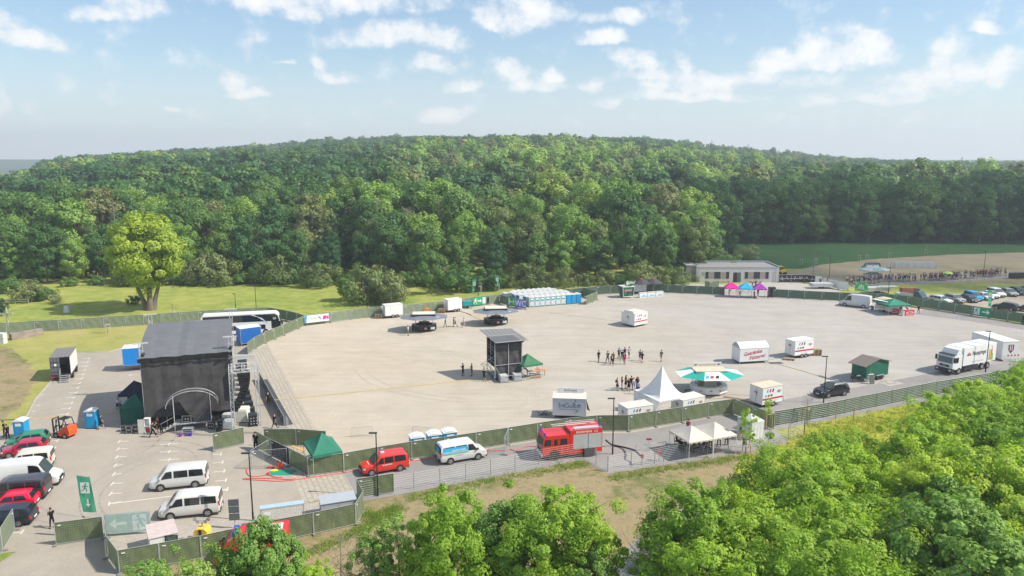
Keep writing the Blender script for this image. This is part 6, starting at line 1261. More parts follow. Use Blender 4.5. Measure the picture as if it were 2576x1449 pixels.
def trailer(pa, pb, dep, z0, z1, label, wheels=.6, roofm=None, red=True, deco=True, door=True, name='box_trailer', legs=False, drawbar=0, cat='trailer', body=None, dz=0.0):
    o_, rz_, w = two(pa, pb); t = thing(name, label, cat, o_, rz_); MB().box(0, w, 0, dep, z0, z1).bd('body', body or WHT, t)
    MB().box(-.03, w + .03, -.03, dep + .03, z1, z1 + .05).bd('roof', roofm or WHT, t)
    mb = MB(); [mb.box(x - .02, x + .02, -.01, .0, z0, z1) for x in (.03, w - .03)]; mb.box(0, w, -.008, 0, z0, z0 + .05); mb.bd('edge_trim', ALU, t)
    if door: MB().mat(DKM).box(-.012, -.004, dep * .5, dep * .5 + .02, z0 + .1, z1 - .08).box(-.03, -.012, dep * .44, dep * .46, z0 + .9, z0 + 1.2).bd('door_gap', None, t)
    if wheels:
        xs_ = (w * wheels - .38, w * wheels + .38)
        for x in xs_:
            for y in (-.02, dep - .16): q = MB().tube((x, y, .33), (x, y + .18, .33), .33, 14).bd('wheel', GUM, t); MB().tube((x, y - .015, .33), (x, y + .195, .33), .17, 10).bd('rim', RIMM, q)
        MB().box(xs_[0] - .42, xs_[1] + .42, -.05, .2, .66, .72).bd('mudguard', ALU, t)
    if legs:
        for x in (.1, w - .1):
            for y in (.1, dep - .1): MB().tube((x, y, 0), (x, y, z0), .04, 6).bd('jack', STEEL, t)
    if drawbar: s = 1 if drawbar > 0 else -1; x0 = w if s > 0 else 0; MB().path([(x0, dep * .25, .45), (x0 + s * abs(drawbar), dep / 2, .42), (x0, dep * .75, .45)], .04, 5).tube((x0 + s * abs(drawbar) * .9, dep / 2, 0), (x0 + s * abs(drawbar) * .9, dep / 2, .6), .03, 5).bd('drawbar', STEEL, t)
    MB().box(.1, w - .1, .1, dep - .1, z0 - .1, z0).bd('chassis', DKM, t)
    if deco:
        h = z1 - z0; bottles(t, w * .33, z0 + h * .66, h * .24); nine(t, w * .80, z0 + h * .68, h * .16); nine(t, -.014, z0 + h * .65, h * .15, y=dep * .5, rzz=-R(90))
        if red: MB().mat(PRED).box(.02 * w, w * .98, -.012, -.004, z0 + h * .26, z0 + h * .36).bd('red_band', None, t); text_mesh('www.brauerei-neunspringer.de', .12, PGRY, t, (w / 2, -.008, z0 + h * .17), name='side_lettering')
    return t
t = trailer(G('Y1', 602, 748), G('Y1', 908, 718), 1.9, .5, 2.55, 'white cooling trailer with pallets at its left end, left one at the back', wheels=.55, deco=False, drawbar=-1.0); MB().box(-.45, -.02, .5, 1.4, 1.7, 2.3).bd('cooling_unit', WHTR, t)
t = trailer(G('Y1', 1672, 648), G('Y1', 1912, 618), 1.9, .5, 2.55, 'white cooling trailer beside the teal generator, right one at the back', wheels=.62, deco=False, drawbar=-1.0); MB().box(-.45, -.02, .5, 1.4, 1.7, 2.3).bd('cooling_unit', WHTR, t)
t = trailer(G('Y2', 1890, 680), G('Y2', 2060, 645), 3.2, .35, 2.55, 'white sales trailer with bottle picture standing alone in the yard', wheels=0, legs=True, roofm=WHTR)
MB().box(.0, .12, .3, 2.6, 2.6, 2.95).bd('roof_sign', WHT, t)
# trailer with arched roof and red script
pa, pb = G('Y7', 505, 508), G('Y7', 882, 486); t = trailer(pa, pb, 2.4, .35, 2.35, 'white drinks trailer with arched roof and red script lettering', wheels=0, legs=True, deco=False, drawbar=1.6, door=False); w = (pb - pa).length
mb = MB(); n = 12; ar = [(-.02 + 2.44 * k / n, 2.41 + .72 * sin(math.pi * k / n)) for k in range(n + 1)]
for k in range(n): mb.face([(0, ar[k][0], ar[k][1]), (w, ar[k][0], ar[k][1]), (w, ar[k + 1][0], ar[k + 1][1]), (0, ar[k + 1][0], ar[k + 1][1])])
mb.bd('arched_roof', mat('translucent_roof', (.68, .70, .74), .3, var=.03, coat=.2), t, smooth=60)
mb = MB(); [mb.path([(w * k / 7, y, z + .01) for y, z in ar], .018, 4) for k in range(8)]; mb.bd('roof_ribs', WHT, t); MB().poly([(0.01, y, z) for y, z in ar], [tuple(range(n + 1))]).bd('gable', mat('gable_glass', (.35, .36, .38), .3), t)
text_mesh('Getränke', .78, PRED, t, (w * .44, -.02, 1.68), slant=.25, ry=-R(9), name='script_lettering'); text_mesh('Fütterer', .78, PRED, t, (w * .60, -.02, 1.02), slant=.25, ry=-R(9), name='script_lettering')
t = trailer(G('Y7', 1212, 440), G('Y7', 1458, 405), 2.0, .5, 2.75, 'white trailer with bottle picture and red band, next to the arched roof trailer', wheels=.5, drawbar=1.1)
t = trailer(G('Y7', 795, 1078), G('Y7', 1060, 1025), 2.1, .45, 2.55, 'white trailer with bottle picture behind the thin staked tree', wheels=.45, roofm=mat('cream_roof', (.55, .48, .37), .7), drawbar=1.4)
for pts, lab in ((((355, 430), (692, 378)), 'low white trailer with bottle picture behind the fence, left of the pointed tent'), (((1070, 328), (1356, 268)), 'low white trailer with bottle picture behind the fence, right of the pointed tent')):
    a, b = flat([G('Y6', *p, 2.3) for p in pts]); t = trailer(a, b, 2.0, .45, 2.25, lab, wheels=.5, roofm=WHTR, red=False)
pa, pb = G('Y5', 1745, 215), G('Y5', 2128, 228); t = trailer(pa, pb, 2.5, .45, 2.5, 'pale grey trailer with a sign on its roof and blue lettering', wheels=0, legs=True, deco=False, door=False, roofm=WHTR, body=mat('pale_blue_grey_paint', (.50, .52, .57), .5, var=.04), drawbar=-1.8); w = (pb - pa).length
BG = mat('slate_blue_print', (.10, .16, .26), .6); text_mesh('be', .85, BG, t, (w * .28, -.015, 1.7), name='logo'); text_mesh('Guest', .82, BG, t, (w * .60, -.015, 1.66), name='logo'); text_mesh('VERANSTALTUNGSSERVICE', .2, BG, t, (w * .52, -.015, 1.2), name='logo'); mb = MB().mat(BG); [disc(mb, w * u, z, r, -.012 - .001 * i) for i, (u, z, r) in enumerate(((.36, 2.2, .05), (.40, 2.1, .04), (.64, 1.9, .13), (.68, 2.25, .10), (.77, 1.75, .12), (.73, 1.0, .11), (.67, .95, .06), (.69, .72, .05)))]; mb.bd('logo_bubbles', None, t)
MB().box(w * .12, w * .92, 2.1, 2.2, 2.6, 3.15).bd('roof_sign', WHT, t); text_mesh('beGuest', .45, BG, t, (w * .52, 2.09, 2.88), name='roof_lettering')
MB().poly([(w, .1, 2.5), (w + .5, .4, .9), (w + .1, 2.2, .5), (w, 2.3, 2.5)], [(0, 1, 2, 3)]).bd('side_sheet', mat('grey_sheet', (.35, .36, .38), .6), t)
mb = MB(); r_ = random.Random(3); [mb.tube((-.9 + r_.uniform(-.8, .8), .2, .3), (-1.1 + r_.uniform(-.9, .9), .5, r_.uniform(.1, .9)), .04, 5) for _ in range(9)]; mb.bd('drawbar_gear', DKM, t)
# big container right edge and barrier board
pa = G('Y8', 2485, 530); lc = G('Y8', 2240, 538); dl = lc - pa; dep = dl.length; hd = math.atan2(-dl.x, dl.y); t = thing('sales_container', 'large white container with a maroon crest at the right edge', 'container', pa, math.atan2(dl.y, dl.x) - R(90))
MB().box(0, 6.5, 0, dep, .25, 3.0).bd('body', WHT, t); MB().box(-.03, 6.5, -.03, dep + .03, 3.0, 3.06).bd('roof', WHT, t); mb = MB(); mb.M = Matrix.Translation((-.012, dep * .5, 1.95)) @ Matrix.Rotation(-R(90), 4, 'Z')
mb.mat(PMAR).face([(-.45, 0, .6), (-.45, 0, -.2), (0, 0, -.75), (.45, 0, -.2), (.45, 0, .6)]); mb.mat(PLIN); [bar(mb, x, -.3, x, .5, .12, -.004) for x in (-.15, .15)]; mb.bd('crest', None, t)
q = thing('barrier_board', 'red and white striped barrier board in front of the white container', 'barrier', world(pa, math.atan2(dl.y, dl.x) - R(90), -.25, 0), math.atan2(dl.y, dl.x) - R(90)); mb = MB(); mb.box(-.02, .02, .05, dep, .85, 1.1).box(-.02, .02, .05, dep, .1, .2); [mb.box(-.02, .02, y, y + .07, .2, .85) for y in [.1 + .2 * k for k in range(int(dep / .2))]]; mb.bd('board', WHT, q); mb = MB(); [mb.box(-.03, -.022, y, y + .28, .86, 1.09) for y in [.15 + .55 * k for k in range(int(dep / .55))]]; mb.bd('red_stripes', PRED, q)
# blue containers by the stage
BLC = mat('bright_blue_panel', (.01, .22, .62), .5, var=.04); pa, pb = G('Z1', 1592, 1092), G('Z1', 2100, 1050)
t = trailer(pa, pb, 2.5, .9, 3.4, 'bright blue trailer box with a white roof left of the stage', wheels=.7, deco=False, door=False, body=BLC)
pa, pb = G('Z4', 1495, 600), G('Z4', 1630, 580); t = trailer(pa, pb + (pb - pa), 2.4, .4, 2.9, 'blue cabin with white roof edge between stage and coach', wheels=0, legs=True, deco=False, door=False, body=mat('cabin_blue', (.01, .12, .42), .5))
# teal generator, orange grit box, pallets
def simple(name, label, cat, p, rzz, parts, group=None):
    q = thing(name, label, cat, p, rzz, group)
    for nm, m_, fn in parts: mb = MB(); fn(mb); mb.bd(nm, m_, q)
    return q
q = simple('generator', 'teal generator on a small trailer behind the right cooling trailer', 'generator', G('Y1', 1925, 575), R(6), (('housing', mat('teal_paint', (.02, .33, .36), .4), lambda m: m.box(0, 1.9, 0, 1.0, .55, 1.5)), ('chassis', DKM, lambda m: m.box(0, 2.3, .2, .8, .42, .55))))
MB().tube((.9, -.1, .3), (.9, .08, .3), .3, 14).bd('wheel', GUM, q)
simple('grit_box', 'orange grit box in front of the back fence', 'box', G('Y1', 1252, 645), R(5), (('box', mat('orange_plastic', (.75, .27, .02), .5), lambda m: m.box(0, 1.0, 0, .7, .12, .75)), ('lid', mat('orange_plastic'), lambda m: m.prism([(-.03, .75), (1.03, .75), (1.03, .8), (.5, .95), (-.03, .8)], -.03, .73))))
def pallets(p, rzz, n, label, up=False, w=1.2, d=.8):
    q = thing('pallet_stack', label, 'pallets', p, rzz)
    for k in range(n):
        mb = MB(); z = .145 * k; [mb.box(0, w, y, y + .1, z + .115, z + .14) for y in (0, .175, .35, .525, d - .1)]; [mb.box(x, x + .1, 0, d, z, z + .11) for x in (0, w / 2 - .05, w - .1)]; ob = mb.bd('pallet', WOOD, q)
        if up: ob.rotation_euler = (R(86), 0, 0)
    return q
pallets(G('Y1', 430, 748), R(3), 6, 'stack of wooden pallets left of the left cooling trailer'); pallets(G('Y1', 1510, 655), R(3), 6, 'stack of wooden pallets left of the right cooling trailer'); pallets(G('Y7', 1080, 455), R(-15), 2, 'two wooden pallets lying at the corner of the banded trailer', w=1.5)
q = pallets(G('Y7', 1470, 400), R(3), 7, 'wooden pallets stacked right of the banded trailer');
# three black wing bars and the teal roof bar
def oct_(r, n=8, sx=1.0, ph=.3927): return [(r * sx * cos(ph + 6.2832 * k / n), r * sin(ph + 6.2832 * k / n)) for k in range(n)]
def round_bar(p, rzz, label, body, dark=True, R_=2.3, sx=1.35):
    q = thing('serving_bar', label, 'serving bar', p, rzz); oc = oct_(R_, 8, sx); n = 8
    mb = MB(); [mb.poly([(*oc[k], .25), (*oc[(k + 1) % n], .25), (*oc[(k + 1) % n], 1.1), (*oc[k], 1.1)], [(0, 1, 2, 3)]) for k in range(n)]; mb.bd('counter', body, q)
    mb = MB(); i2 = oct_(R_ - .5, 8, sx); [mb.poly([(*oc[k], 1.12), (*oc[(k + 1) % n], 1.12), (*i2[(k + 1) % n], 1.12), (*i2[k], 1.12)], [(0, 1, 2, 3)]) for k in range(n)]; mb.bd('counter_top', ALU if dark else WHT, q)
    MB().poly([(x, y, .2) for x, y in i2], [tuple(range(n))]).bd('floor', DKM, q); return q, oc
def wings(q, R1, R2, z1, z2, mats_, sx=1.35, rect=(1.5, 1.0)):
    inn = [(rect[0] * (1 if cos(a) > 0 else -1), rect[1] * (1 if sin(a) > 0 else -1)) for a in [.3927 + .7854 * k for k in range(8)]]
    inn = [(x if abs(cos(.3927 + .7854 * k)) > .5 else x * .45, y if abs(sin(.3927 + .7854 * k)) > .5 else y * .45) for k, (x, y) in enumerate(inn)]
    out = oct_(R2, 8, sx)
    for k in range(8): MB().poly([(*out[k], z1), (*out[(k + 1) % 8], z1), (*inn[(k + 1) % 8], z2), (*inn[k], z2)], [(0, 1, 2, 3)]).bd('awning_panel', mats_[k % len(mats_)], q)
BAWN = mat('grey_blue_awning', (.15, .17, .205), .7, var=.08, scale=1)
for zn, x, y, lab in (('Y1', 1240, 990, 'black round bar with raised grey wings, left one, with a man standing at it'), ('Y1', 2480, 880, 'black round bar with raised grey wings, right one')):
    q, oc = round_bar(G(zn, x, y) + VC((0, 2.2, 0)), R(6), lab, BLKP, R_=1.75, sx=1.35); wings(q, 0, 3.3, 2.45, 2.85, [BAWN], sx=1.35, rect=(2.0, 1.2)); MB().box(-2.05, 2.05, -1.25, 1.25, 2.85, 3.1).bd('roof_box', DKM, q); MB().box(-2.0, 2.0, -1.2, 1.2, 3.1, 3.18).bd('roof', WHTR, q)
    for sx_ in (-1, 1):
        for sy in (-1, 1): MB().tube((sx_ * 1.5, sy * .95, .2), (sx_ * 1.5, sy * .95, 2.85), .04, 6).bd('post', ALU, q)
    MB().box(-.9, .9, -.4, .4, .2, 1.6).bd('cooler', BLKP, q); MB().box(-.2, .4, -.5, .3, 1.6, 2.1).bd('crate', WOOD, q); mb = MB().mat(PMAR); disc(mb, .3, .7, .28, -1.87); mb.mat(PLIN); disc(mb, .3, .7, .2, -1.874); mb.mat(PRED); disc(mb, .3, .7, .14, -1.878); mb.bd('emblem', None, q); MB().mat(PLIN).box(1.15, 1.9, -1.60, -1.56, .5, .95).bd('poster', None, q)
    text_mesh('Neunspringer', .34, PLIN, q, (1.9, -1.6, 2.66), rx=R(16), rz=R(20), name='awning_lettering')
TEA = mat('teal_awning', (.01, .32, .27), .6, var=.06)
q, oc = round_bar(G('Y4', 1770, 795) + VC((0, 2.0, 0)), R(4), 'white round bar trailer with teal and white wings and a roof sign', WHT, False, R_=2.1, sx=1.15); wings(q, 0, 3.5, 2.5, 3.0, [TEA, WHT], sx=1.3, rect=(2.1, 1.1)); MB().box(-2.1, 2.1, -1.1, 1.1, 3.0, 3.12).bd('roof', mat('cream_roof'), q)
MB().box(-1.9, 1.9, .9, 1.0, 3.12, 3.75).bd('roof_sign', WHT, q); text_mesh('NEUNSPRINGER', .32, PGOLD, q, (0, .89, 3.42), name='sign_lettering'); nine(q, -1.55, 3.45, .24, y=.885); nine(q, 1.55, 3.45, .24, y=.885)
for x in (-1.7, -.3, .9): nine(q, x, .72, .2, y=-1.96)
for sx_ in (-1, 1):
    for sy in (-1, 1): MB().tube((sx_ * 1.9, sy * 1.0, .2), (sx_ * 1.9, sy * 1.0, 3.0), .045, 6).bd('post', WHT, q)
MB().box(-.8, .9, -.3, .6, .2, 1.5).bd('counter_unit', WHTR, q); MB().box(-1.5, -1.1, -.3, .3, .2, 1.9).bd('cupboard', WOOD, q); bottles(q, .0, 2.72, .001); mb = MB(); mb.M = Matrix.Translation((-.5, -2.55, 2.68)) @ Matrix.Rotation(-R(70), 4, 'X')
[mb.mat(m_).face([((u - .4), 0, -.35), ((u + .1), 0, -.35), ((u + .35), 0, .45), ((u), 0, .45)]) for m_, u in ((PLBL, -.6), (PRED, 0), (PBLK, .7))]; mb.bd('bottle_picture', None, q)
q = thing('trailer_drawbar', 'folded dark drawbar left of the white round bar', 'drawbar', G('Y4', 1410, 725), 0); MB().path([(0, 0, .15), (1.2, .3, .2), (2.2, 0, .2)], .05, 5).path([(1.2, .3, .2), (1.1, .4, 1.0)], .03, 5).bd('bar', DKM, q); MB().tube((.2, -.05, .12), (.2, .05, .12), .12, 10).bd('wheel', GUM, q)
# cocktail booth
pa, pb = G('Y2', 1745, 300), G('Y2', 1880, 292); o_, rz_, w = two(pa, pb); q = thing('cocktail_booth', 'small booth flared towards the top with green jungle print and an oval sign', 'booth', o_, rz_)
BGN = mat('jungle_print', (.04, .12, .05), .6, var=.9, scale=1.2); mb = MB(); mb.poly([(.1, .1, .3), (w - .1, .1, .3), (w + .15, -.15, 2.5), (-.15, -.15, 2.5), (.1, 2.0, .3), (w - .1, 2.0, .3), (w + .15, 2.3, 2.5), (-.15, 2.3, 2.5)], [(0, 1, 2, 3), (1, 5, 6, 2), (5, 4, 7, 6), (4, 0, 3, 7)]); mb.bd('wall', BGN, q)
mb = MB(); mb.path([(-.15, -.17, 2.5), (w + .15, -.17, 2.5), (w - .1, .08, .3), (.1, .08, .3), (-.15, -.17, 2.5)], .06, 5).box(-.2, w + .2, -.2, 2.35, 2.5, 2.58); mb.bd('frame', WHT, q)
mb = MB().mat(BGN); disc(mb, w / 2 + .2, 3.3, 1.35, .0, 20, .72); mb.bd('oval_sign', None, q); mb = MB().mat(mat('pale_green_print', (.4, .5, .35), .6)); disc(mb, w / 2 - .3, 3.3, .35, -.02, 12, .55); mb.bd('sign_picture', None, q)
text_mesh('Sýfos', .75, PLIN, q, (w / 2 + .6, -.03, 3.4), slant=.3, name='sign_lettering'); text_mesh('Sýfos', .85, mat('print_pink', (.7, .3, .5), .6), q, (w / 2 - .2, -.10, 1.75), slant=.3, rx=R(84), name='front_lettering')
for i in range(3):
    a, b = G('Y2', 1960 + 105 * i, 297 - 9 * i), G('Y2', 2060 + 103 * i, 288 - 8 * i); o_, rz_, w = two(a, b); q = thing('bar_counter', ('left', 'middle', 'right')[i] + ' one of three white bar counters under the dark parasols', 'bar counter', o_, rz_); MB().box(0, w - .05, 0, .5, 0, 1.1).bd('front', WHT, q); MB().box(-.02, w - .03, -.05, .6, 1.1, 1.14).bd('counter_top', WHTR, q); MB().mat(PSKY).poly([(.1, -.01, .15), (w - .2, -.01, .15), (w - .2, -.01, .45), (.9, -.01, .65)], [(0, 1, 2, 3)]).bd('print', None, q)
pa, pb = G('Y2', 1895, 240), G('Y2', 2045, 232); t = trailer(pa, pb, 2.0, .4, 2.5, 'plain white box trailer behind the left dark parasol', wheels=0, legs=True, deco=False)
# snack trailer with open flap
pa, pb = G('X3', 1278, 830), G('X3', 1600, 905); o_, rz_, w = two(pa, pb); q = thing('snack_trailer', 'white snack trailer with open serving hatch, beside the green tent', 'food trailer', o_, rz_)
mb = MB(); mb.box(0, w, 0, 2.2, .4, 1.25).box(0, w, 2.15, 2.2, 1.25, 2.5).box(w - .05, w, 0, 2.2, 1.25, 2.5).box(0, .05, .4, 2.2, 1.25, 2.5).box(0, w, 0, .05, 2.3, 2.55); mb.bd('body', WHT, q); MB().poly([(-.05, -.05, 2.55), (w + .05, -.05, 2.55), (w + .05, 2.25, 2.55), (-.05, 2.25, 2.55), (.5, .6, 2.8), (w - .5, .6, 2.8), (w - .5, 1.7, 2.8), (.5, 1.7, 2.8)], [(4, 5, 6, 7), (0, 1, 5, 4), (1, 2, 6, 5), (2, 3, 7, 6), (3, 0, 4, 7)]).bd('roof', mat('cream_roof'), q)
MB().box(0, w, -1.1, 0, 2.4, 2.45).bd('hatch_flap', WHT, q); MB().box(.1, w - .1, .2, .8, 1.25, 1.65).bd('display_case', GLSG, q); MB().box(.05, w - .05, 1.9, 2.1, 1.3, 2.3).bd('kitchen_wall', ALU, q); MB().mat(mat('cream_print', (.75, .62, .35), .6)).box(.15, w - .15, -.012, -.003, .78, 1.15).bd('name_board', None, q); text_mesh('Kirmesbetrieb', .3, PRED, q, (w / 2, -.016, .96), sx=.8, name='board_lettering')
for y in (.0, 2.05): MB().tube((w * .6, y, .3), (w * .6, y + .15, .3), .3, 14).bd('wheel', GUM, q)
for i, (a, b) in enumerate(((G('X3', 1578, 890), G('X3', 1765, 920)), (G('X3', 1905, 945), G('X3', 2095, 930)))): o_, rz_, w = two(a, b); q = thing('sales_counter', ('left', 'right')[i] + ' red sales counter with a white loop logo by the green tent', 'sales counter', o_, rz_); MB().box(0, w, 0, .6, 0, 1.0).bd('front', REDP, q); mb = MB().mat(PLIN); disc(mb, w * .5, .5, w * .40, -.012, 14, .28); mb.mat(REDP); disc(mb, w * .5, .5, w * .34, -.016, 14, .18); mb.bd('logo', None, q); MB().box(-.03, w + .03, -.05, .65, 1.0, 1.04).bd('counter_top', REDP, q)
simple('bin', 'blue bin between the white van and the snack trailer', 'bin', G('X3', 1210, 828), 0, (('tub', PBLU, lambda m: m.tube((.2, 0, 0), (.2, 0, .8), .28, 10, .34)), ('rim', PBLK, lambda m: m.tube((.2, 0, .8), (.2, 0, .84), .36, 10))))
simple('water_container', 'white plastic water container between the two red sales counters', 'container', G('X3', 1842, 942), 0, (('tub', WHT, lambda m: m.tube((.2, 0, 0), (.2, 0, .9), .24, 8)), ('lid', ALU, lambda m: m.tube((.2, 0, .9), (.2, 0, .95), .2, 8))))
a, b = V('X3', 1025, 787, 685, 747); vehicle('big', a, b, W_, 'white panel van hitched to the snack trailer, facing left', 'van', 'panel_van', dark_bumper=True)
# green timber hut trailer
pa, pb = G('Y8', 232, 855), G('Y8', 555, 785); o_, rz_, w = two(pa, pb); D3 = 2.3; q = thing('hut_trailer', 'green timber hut with a gabled felt roof on a twin axle trailer', 'hut trailer', o_, rz_); GW = mat('green_timber', (.010, .135, .085), .6, var=.14, scale=2)
mb = MB(); mb.prism([(0, .55), (w, .55), (w, 2.45), (w / 2, 3.05), (0, 2.45)], 0, D3); mb.bd('wall', GW, q); mb = MB(); [mb.box(0, w, -.018, 0, z, z + .02) for z in [.7 + .14 * k for k in range(12)]]; mb.bd('boards', mat('dark_green_timber', (.006, .08, .05), .6), q)
mb = MB(); [mb.poly([(x0, -.25, z0), (x1, -.25, z1), (x1, D3 + .25, z1), (x0, D3 + .25, z0), (x0, -.25, z0 + .07), (x1, -.25, z1 + .07), (x1, D3 + .25, z1 + .07), (x0, D3 + .25, z0 + .07)], [(0, 3, 2, 1), (4, 5, 6, 7), (0, 1, 5, 4), (1, 2, 6, 5), (2, 3, 7, 6), (3, 0, 4, 7)]) for x0, z0, x1, z1 in ((-.6, 2.28, w / 2, 3.07), (w / 2, 3.07, w + .3, 2.40))]; mb.bd('roof', mat('roof_felt', (.17, .145, .13), .9, var=.1), q)
MB().box(.45, 1.0, -.03, -.018, 1.0, 2.2).bd('shutter', GW, q); mb = MB(); [mb.tube((x, y, .33), (x, y + .18, .33), .33, 14) for x in (w * .55, w * .55 + .75) for y in (-.05,)]; mb.bd('wheel', GUM, q); MB().box(w * .55 - .4, w * .55 + 1.15, -.08, .15, .67, .73).bd('mudguard', ALU, q); MB().box(.1, w + .6, .2, D3 - .2, .42, .55).bd('chassis', STEEL, q)
simple('sandwich_board', 'dark chalk board leaning at the green hut', 'chalk board', G('Y8', 285, 880), R(10), (('board', mat('slate', (.10, .11, .10), .8), lambda m: m.poly([(.05, -.05, .05), (.75, -.05, .05), (.75, .35, 1.25), (.05, .35, 1.25)], [(0, 1, 2, 3)])), ('frame', ALU, lambda m: m.path([(.05, -.06, .0), (.8, -.06, .0), (.8, .36, 1.3), (.0, .36, 1.3), (.05, -.06, 0)], .03, 4))))
simple('grill', 'black drum grill beside the green hut', 'grill', G('Y8', 20, 850), 0, (('drum', BLKP, lambda m: m.tube((0, 0, .8), (1.1, .1, .8), .32, 12)), ('leg', DKM, lambda m: m.tube((.15, 0, 0), (.15, 0, .6), .03, 5)), ('leg', DKM, lambda m: m.tube((.95, 0, 0), (.95, 0, .6), .03, 5))))
simple('round_table_top', 'round wooden table top leaning on the green hut', 'table top', G('Y8', 270, 845), 0, (('disc', WOOD, lambda m: m.tube((0, .1, .95), (0, .18, .97), .5, 18)), ('disc', WHT, lambda m: m.tube((-.2, -.1, .42), (-.2, -.04, .44), .42, 18))))
# kiosk in the queue
q, oc = round_bar(G('X2', 770, 505) + VC((0, 1.5, 0)), 0, 'white snack kiosk with pale green awnings among the queue', WHT, False, R_=1.9, sx=1.25); wings(q, 0, 3.3, 2.3, 2.8, [WHT, mat('pale_green_canvas', (.35, .55, .47), .7)], sx=1.3, rect=(1.8, 1.0)); MB().box(-1.6, 1.6, .6, .7, 2.8, 3.35).bd('roof_sign', WHT, q); MB().box(-1.8, 1.8, -1, 1, 2.78, 2.86).bd('roof', WHT, q); MB().box(-1.0, 1.0, -.4, .4, .2, 1.5).bd('counter_unit', WHTR, q)
for sx_ in (-1, 1):
    for sy in (-1, 1): MB().tube((sx_ * 1.7, sy * .9, .2), (sx_ * 1.7, sy * .9, 2.8), .05, 6).bd('post', WHT, q)
text_mesh('9', .5, PRED, q, (0, .59, 3.08), name='sign_lettering')
# ---------------------------------------------------------------- control tower
pa, pb = G('Y3', 980, 1170), G('Y3', 1435, 1120); o_, rz_, w = two(pa, pb); D4 = 3.4; HT = 5.4; q = thing('control_tower', 'black sheeted scaffold control tower with a sloping sheet roof', 'control tower', o_, rz_); OP = lambda x, y: world(o_, rz_, x, y)
for x in (0, w / 2, w):
    for y in (0, D4 * .5, D4): MB().tube((x, y, 0), (x, y, HT + .25 * (y > 1)), .045 if y else .06, 6).bd('standard', STEEL, q)
mb = MB(); nx_ = 10
for i in range(nx_):
    for j in range(6):
        g_ = lambda a_, b_: (w * a_ / nx_, .10 + .06 * sin(a_ * 1.8 + b_), lerp(.9, HT - .35, b_ / 6)); mb.face([g_(i, j), g_(i + 1, j), g_(i + 1, j + 1), g_(i, j + 1)])
mb.bd('front_sheet', BLS, q, smooth=80); MB().box(w - .05, w - .02, .1, D4, .9, HT).box(0, w, D4, D4 + .04, 1.8, HT).bd('rear_sheet', BLS, q); MB().tube((0, -.02, 2.2), (w, -.02, 2.2), .035, 5).bd('rope', STEEL, q)
for z in (.3, 1.9, 3.6): MB().box(0, w, .1, D4, z, z + .08).bd('platform', DKM, q)
mb = MB();
for z in (.9, 1.3, 2.5, 2.9, 4.2, 4.6): mb.tube((0, 0, z), (0, D4, z), .028, 5)
mb.tube((0, 0, .3), (0, D4, 1.9), .028, 5).tube((0, D4, 1.9), (0, 0, 3.6), .028, 5).path([(0, D4 / 2, 2.8), (-1.3, D4 / 2 + .6, 1.9), (0, D4 / 2 + .6, 1.8)], .03, 5).path([(-1.3, D4 / 2 + .6, 1.9), (-.1, .3, .9)], .03, 5).path([(-.9, D4, 0), (-.5, D4, 1.2), (0, D4, 1.4)], .03, 5); mb.bd('guard_rails', STEEL, q)
mb = MB(); A_ = [(-1.0, D4 + .5, HT + 1.15), (w + .35, D4 + .5, HT + .5), (w + .9, -.9, HT - .15), (.0, -.9, HT + .02)]
A_ = [VC(p) for p in ((-.9, D4 + .6, HT + 1.0), (w + .1, D4 + .6, HT + .8), (w + .9, -.6, HT + .1), (-.1, -.6, HT + .1))]
for k in range(14): u0, u1 = k / 14, (k + 1) / 14; dz = VC((0, 0, .05 * (k % 2))); mb.face([A_[3].lerp(A_[2], u0) + dz, A_[3].lerp(A_[2], u1) - dz, A_[0].lerp(A_[1], u1) - dz, A_[0].lerp(A_[1], u0) + dz])
mb.bd('roof', mat('corrugated_sheet', (.23, .235, .25), .45, .5, var=.1), q); mb = MB(); [mb.tube(A_[a_].lerp(A_[b_], f) + VC((0, 0, .05)), A_[c_].lerp(A_[d_], f) + VC((0, 0, .05)), .05, 5) for a_, b_, c_, d_, f in ((3, 0, 2, 1, 0), (3, 0, 2, 1, .5), (3, 0, 2, 1, 1))]; mb.bd('roof_edge', STEEL, q)
MB().face([(0, 0, HT - .35), (w, 0, HT - .35), (w + .5, -.4, HT + .12), (-.1, -.4, HT + .12)]).bd('roof_fringe', BLKP, q)
mb = MB(); y = -1.35; mb.path([(.35, y, 0), (.35, y, 1.0), (w + .25, y, 1.0), (w + .25, y, 0)], .03, 5).tube((.35, y, .15), (w + .25, y, .15), .03, 5).tube(((w + .6) / 2, y, 0), ((w + .6) / 2, y, 1.0), .03, 5).tube((.35, y, 1.0), (.1, -.1, 2.0), .025, 5).tube((.35, y, .95), (w / 2, y, .15), .02, 4).tube((w / 2, y, .15), (w, y, .95), .02, 4); mb.bd('front_rail', STEEL, q)
tank(OP(.45, -1.2), rz_, 'caged white water tank at the left foot of the black control tower', 1.05); tank(OP(w - 1.5, -1.2), rz_, 'caged white water tank at the right foot of the black control tower', 1.05)
bpos = G('Y3', 1545, 1145); barrier(bpos, G('Y3', 1755, 1105), 'grey crowd barrier in front of the orange tables by the control tower'); barrier(G('Y3', 1755, 1105), G('Y3', 1690, 1035), 'grey crowd barrier at the right side of the orange tables')
for (x, y, w_, rr, lab) in ((1535, 1098, 2.0, R(10), 'orange folding beer table nearer to the barrier'), (1650, 1050, 1.8, R(-30), 'orange folding beer table set crosswise under the green tent')):
    q = thing('beer_table', lab, 'table', G('Y3', x, y), rr); MB().box(0, w_, 0, .5, .73, .77).bd('table_top', ORW, q); [MB().tube((u, .25, 0), (u, .25, .73), .03, 5).box(u - .02, u + .02, .05, .45, 0, .04).bd('leg', DKM, q) for u in (.3, w_ - .3)]
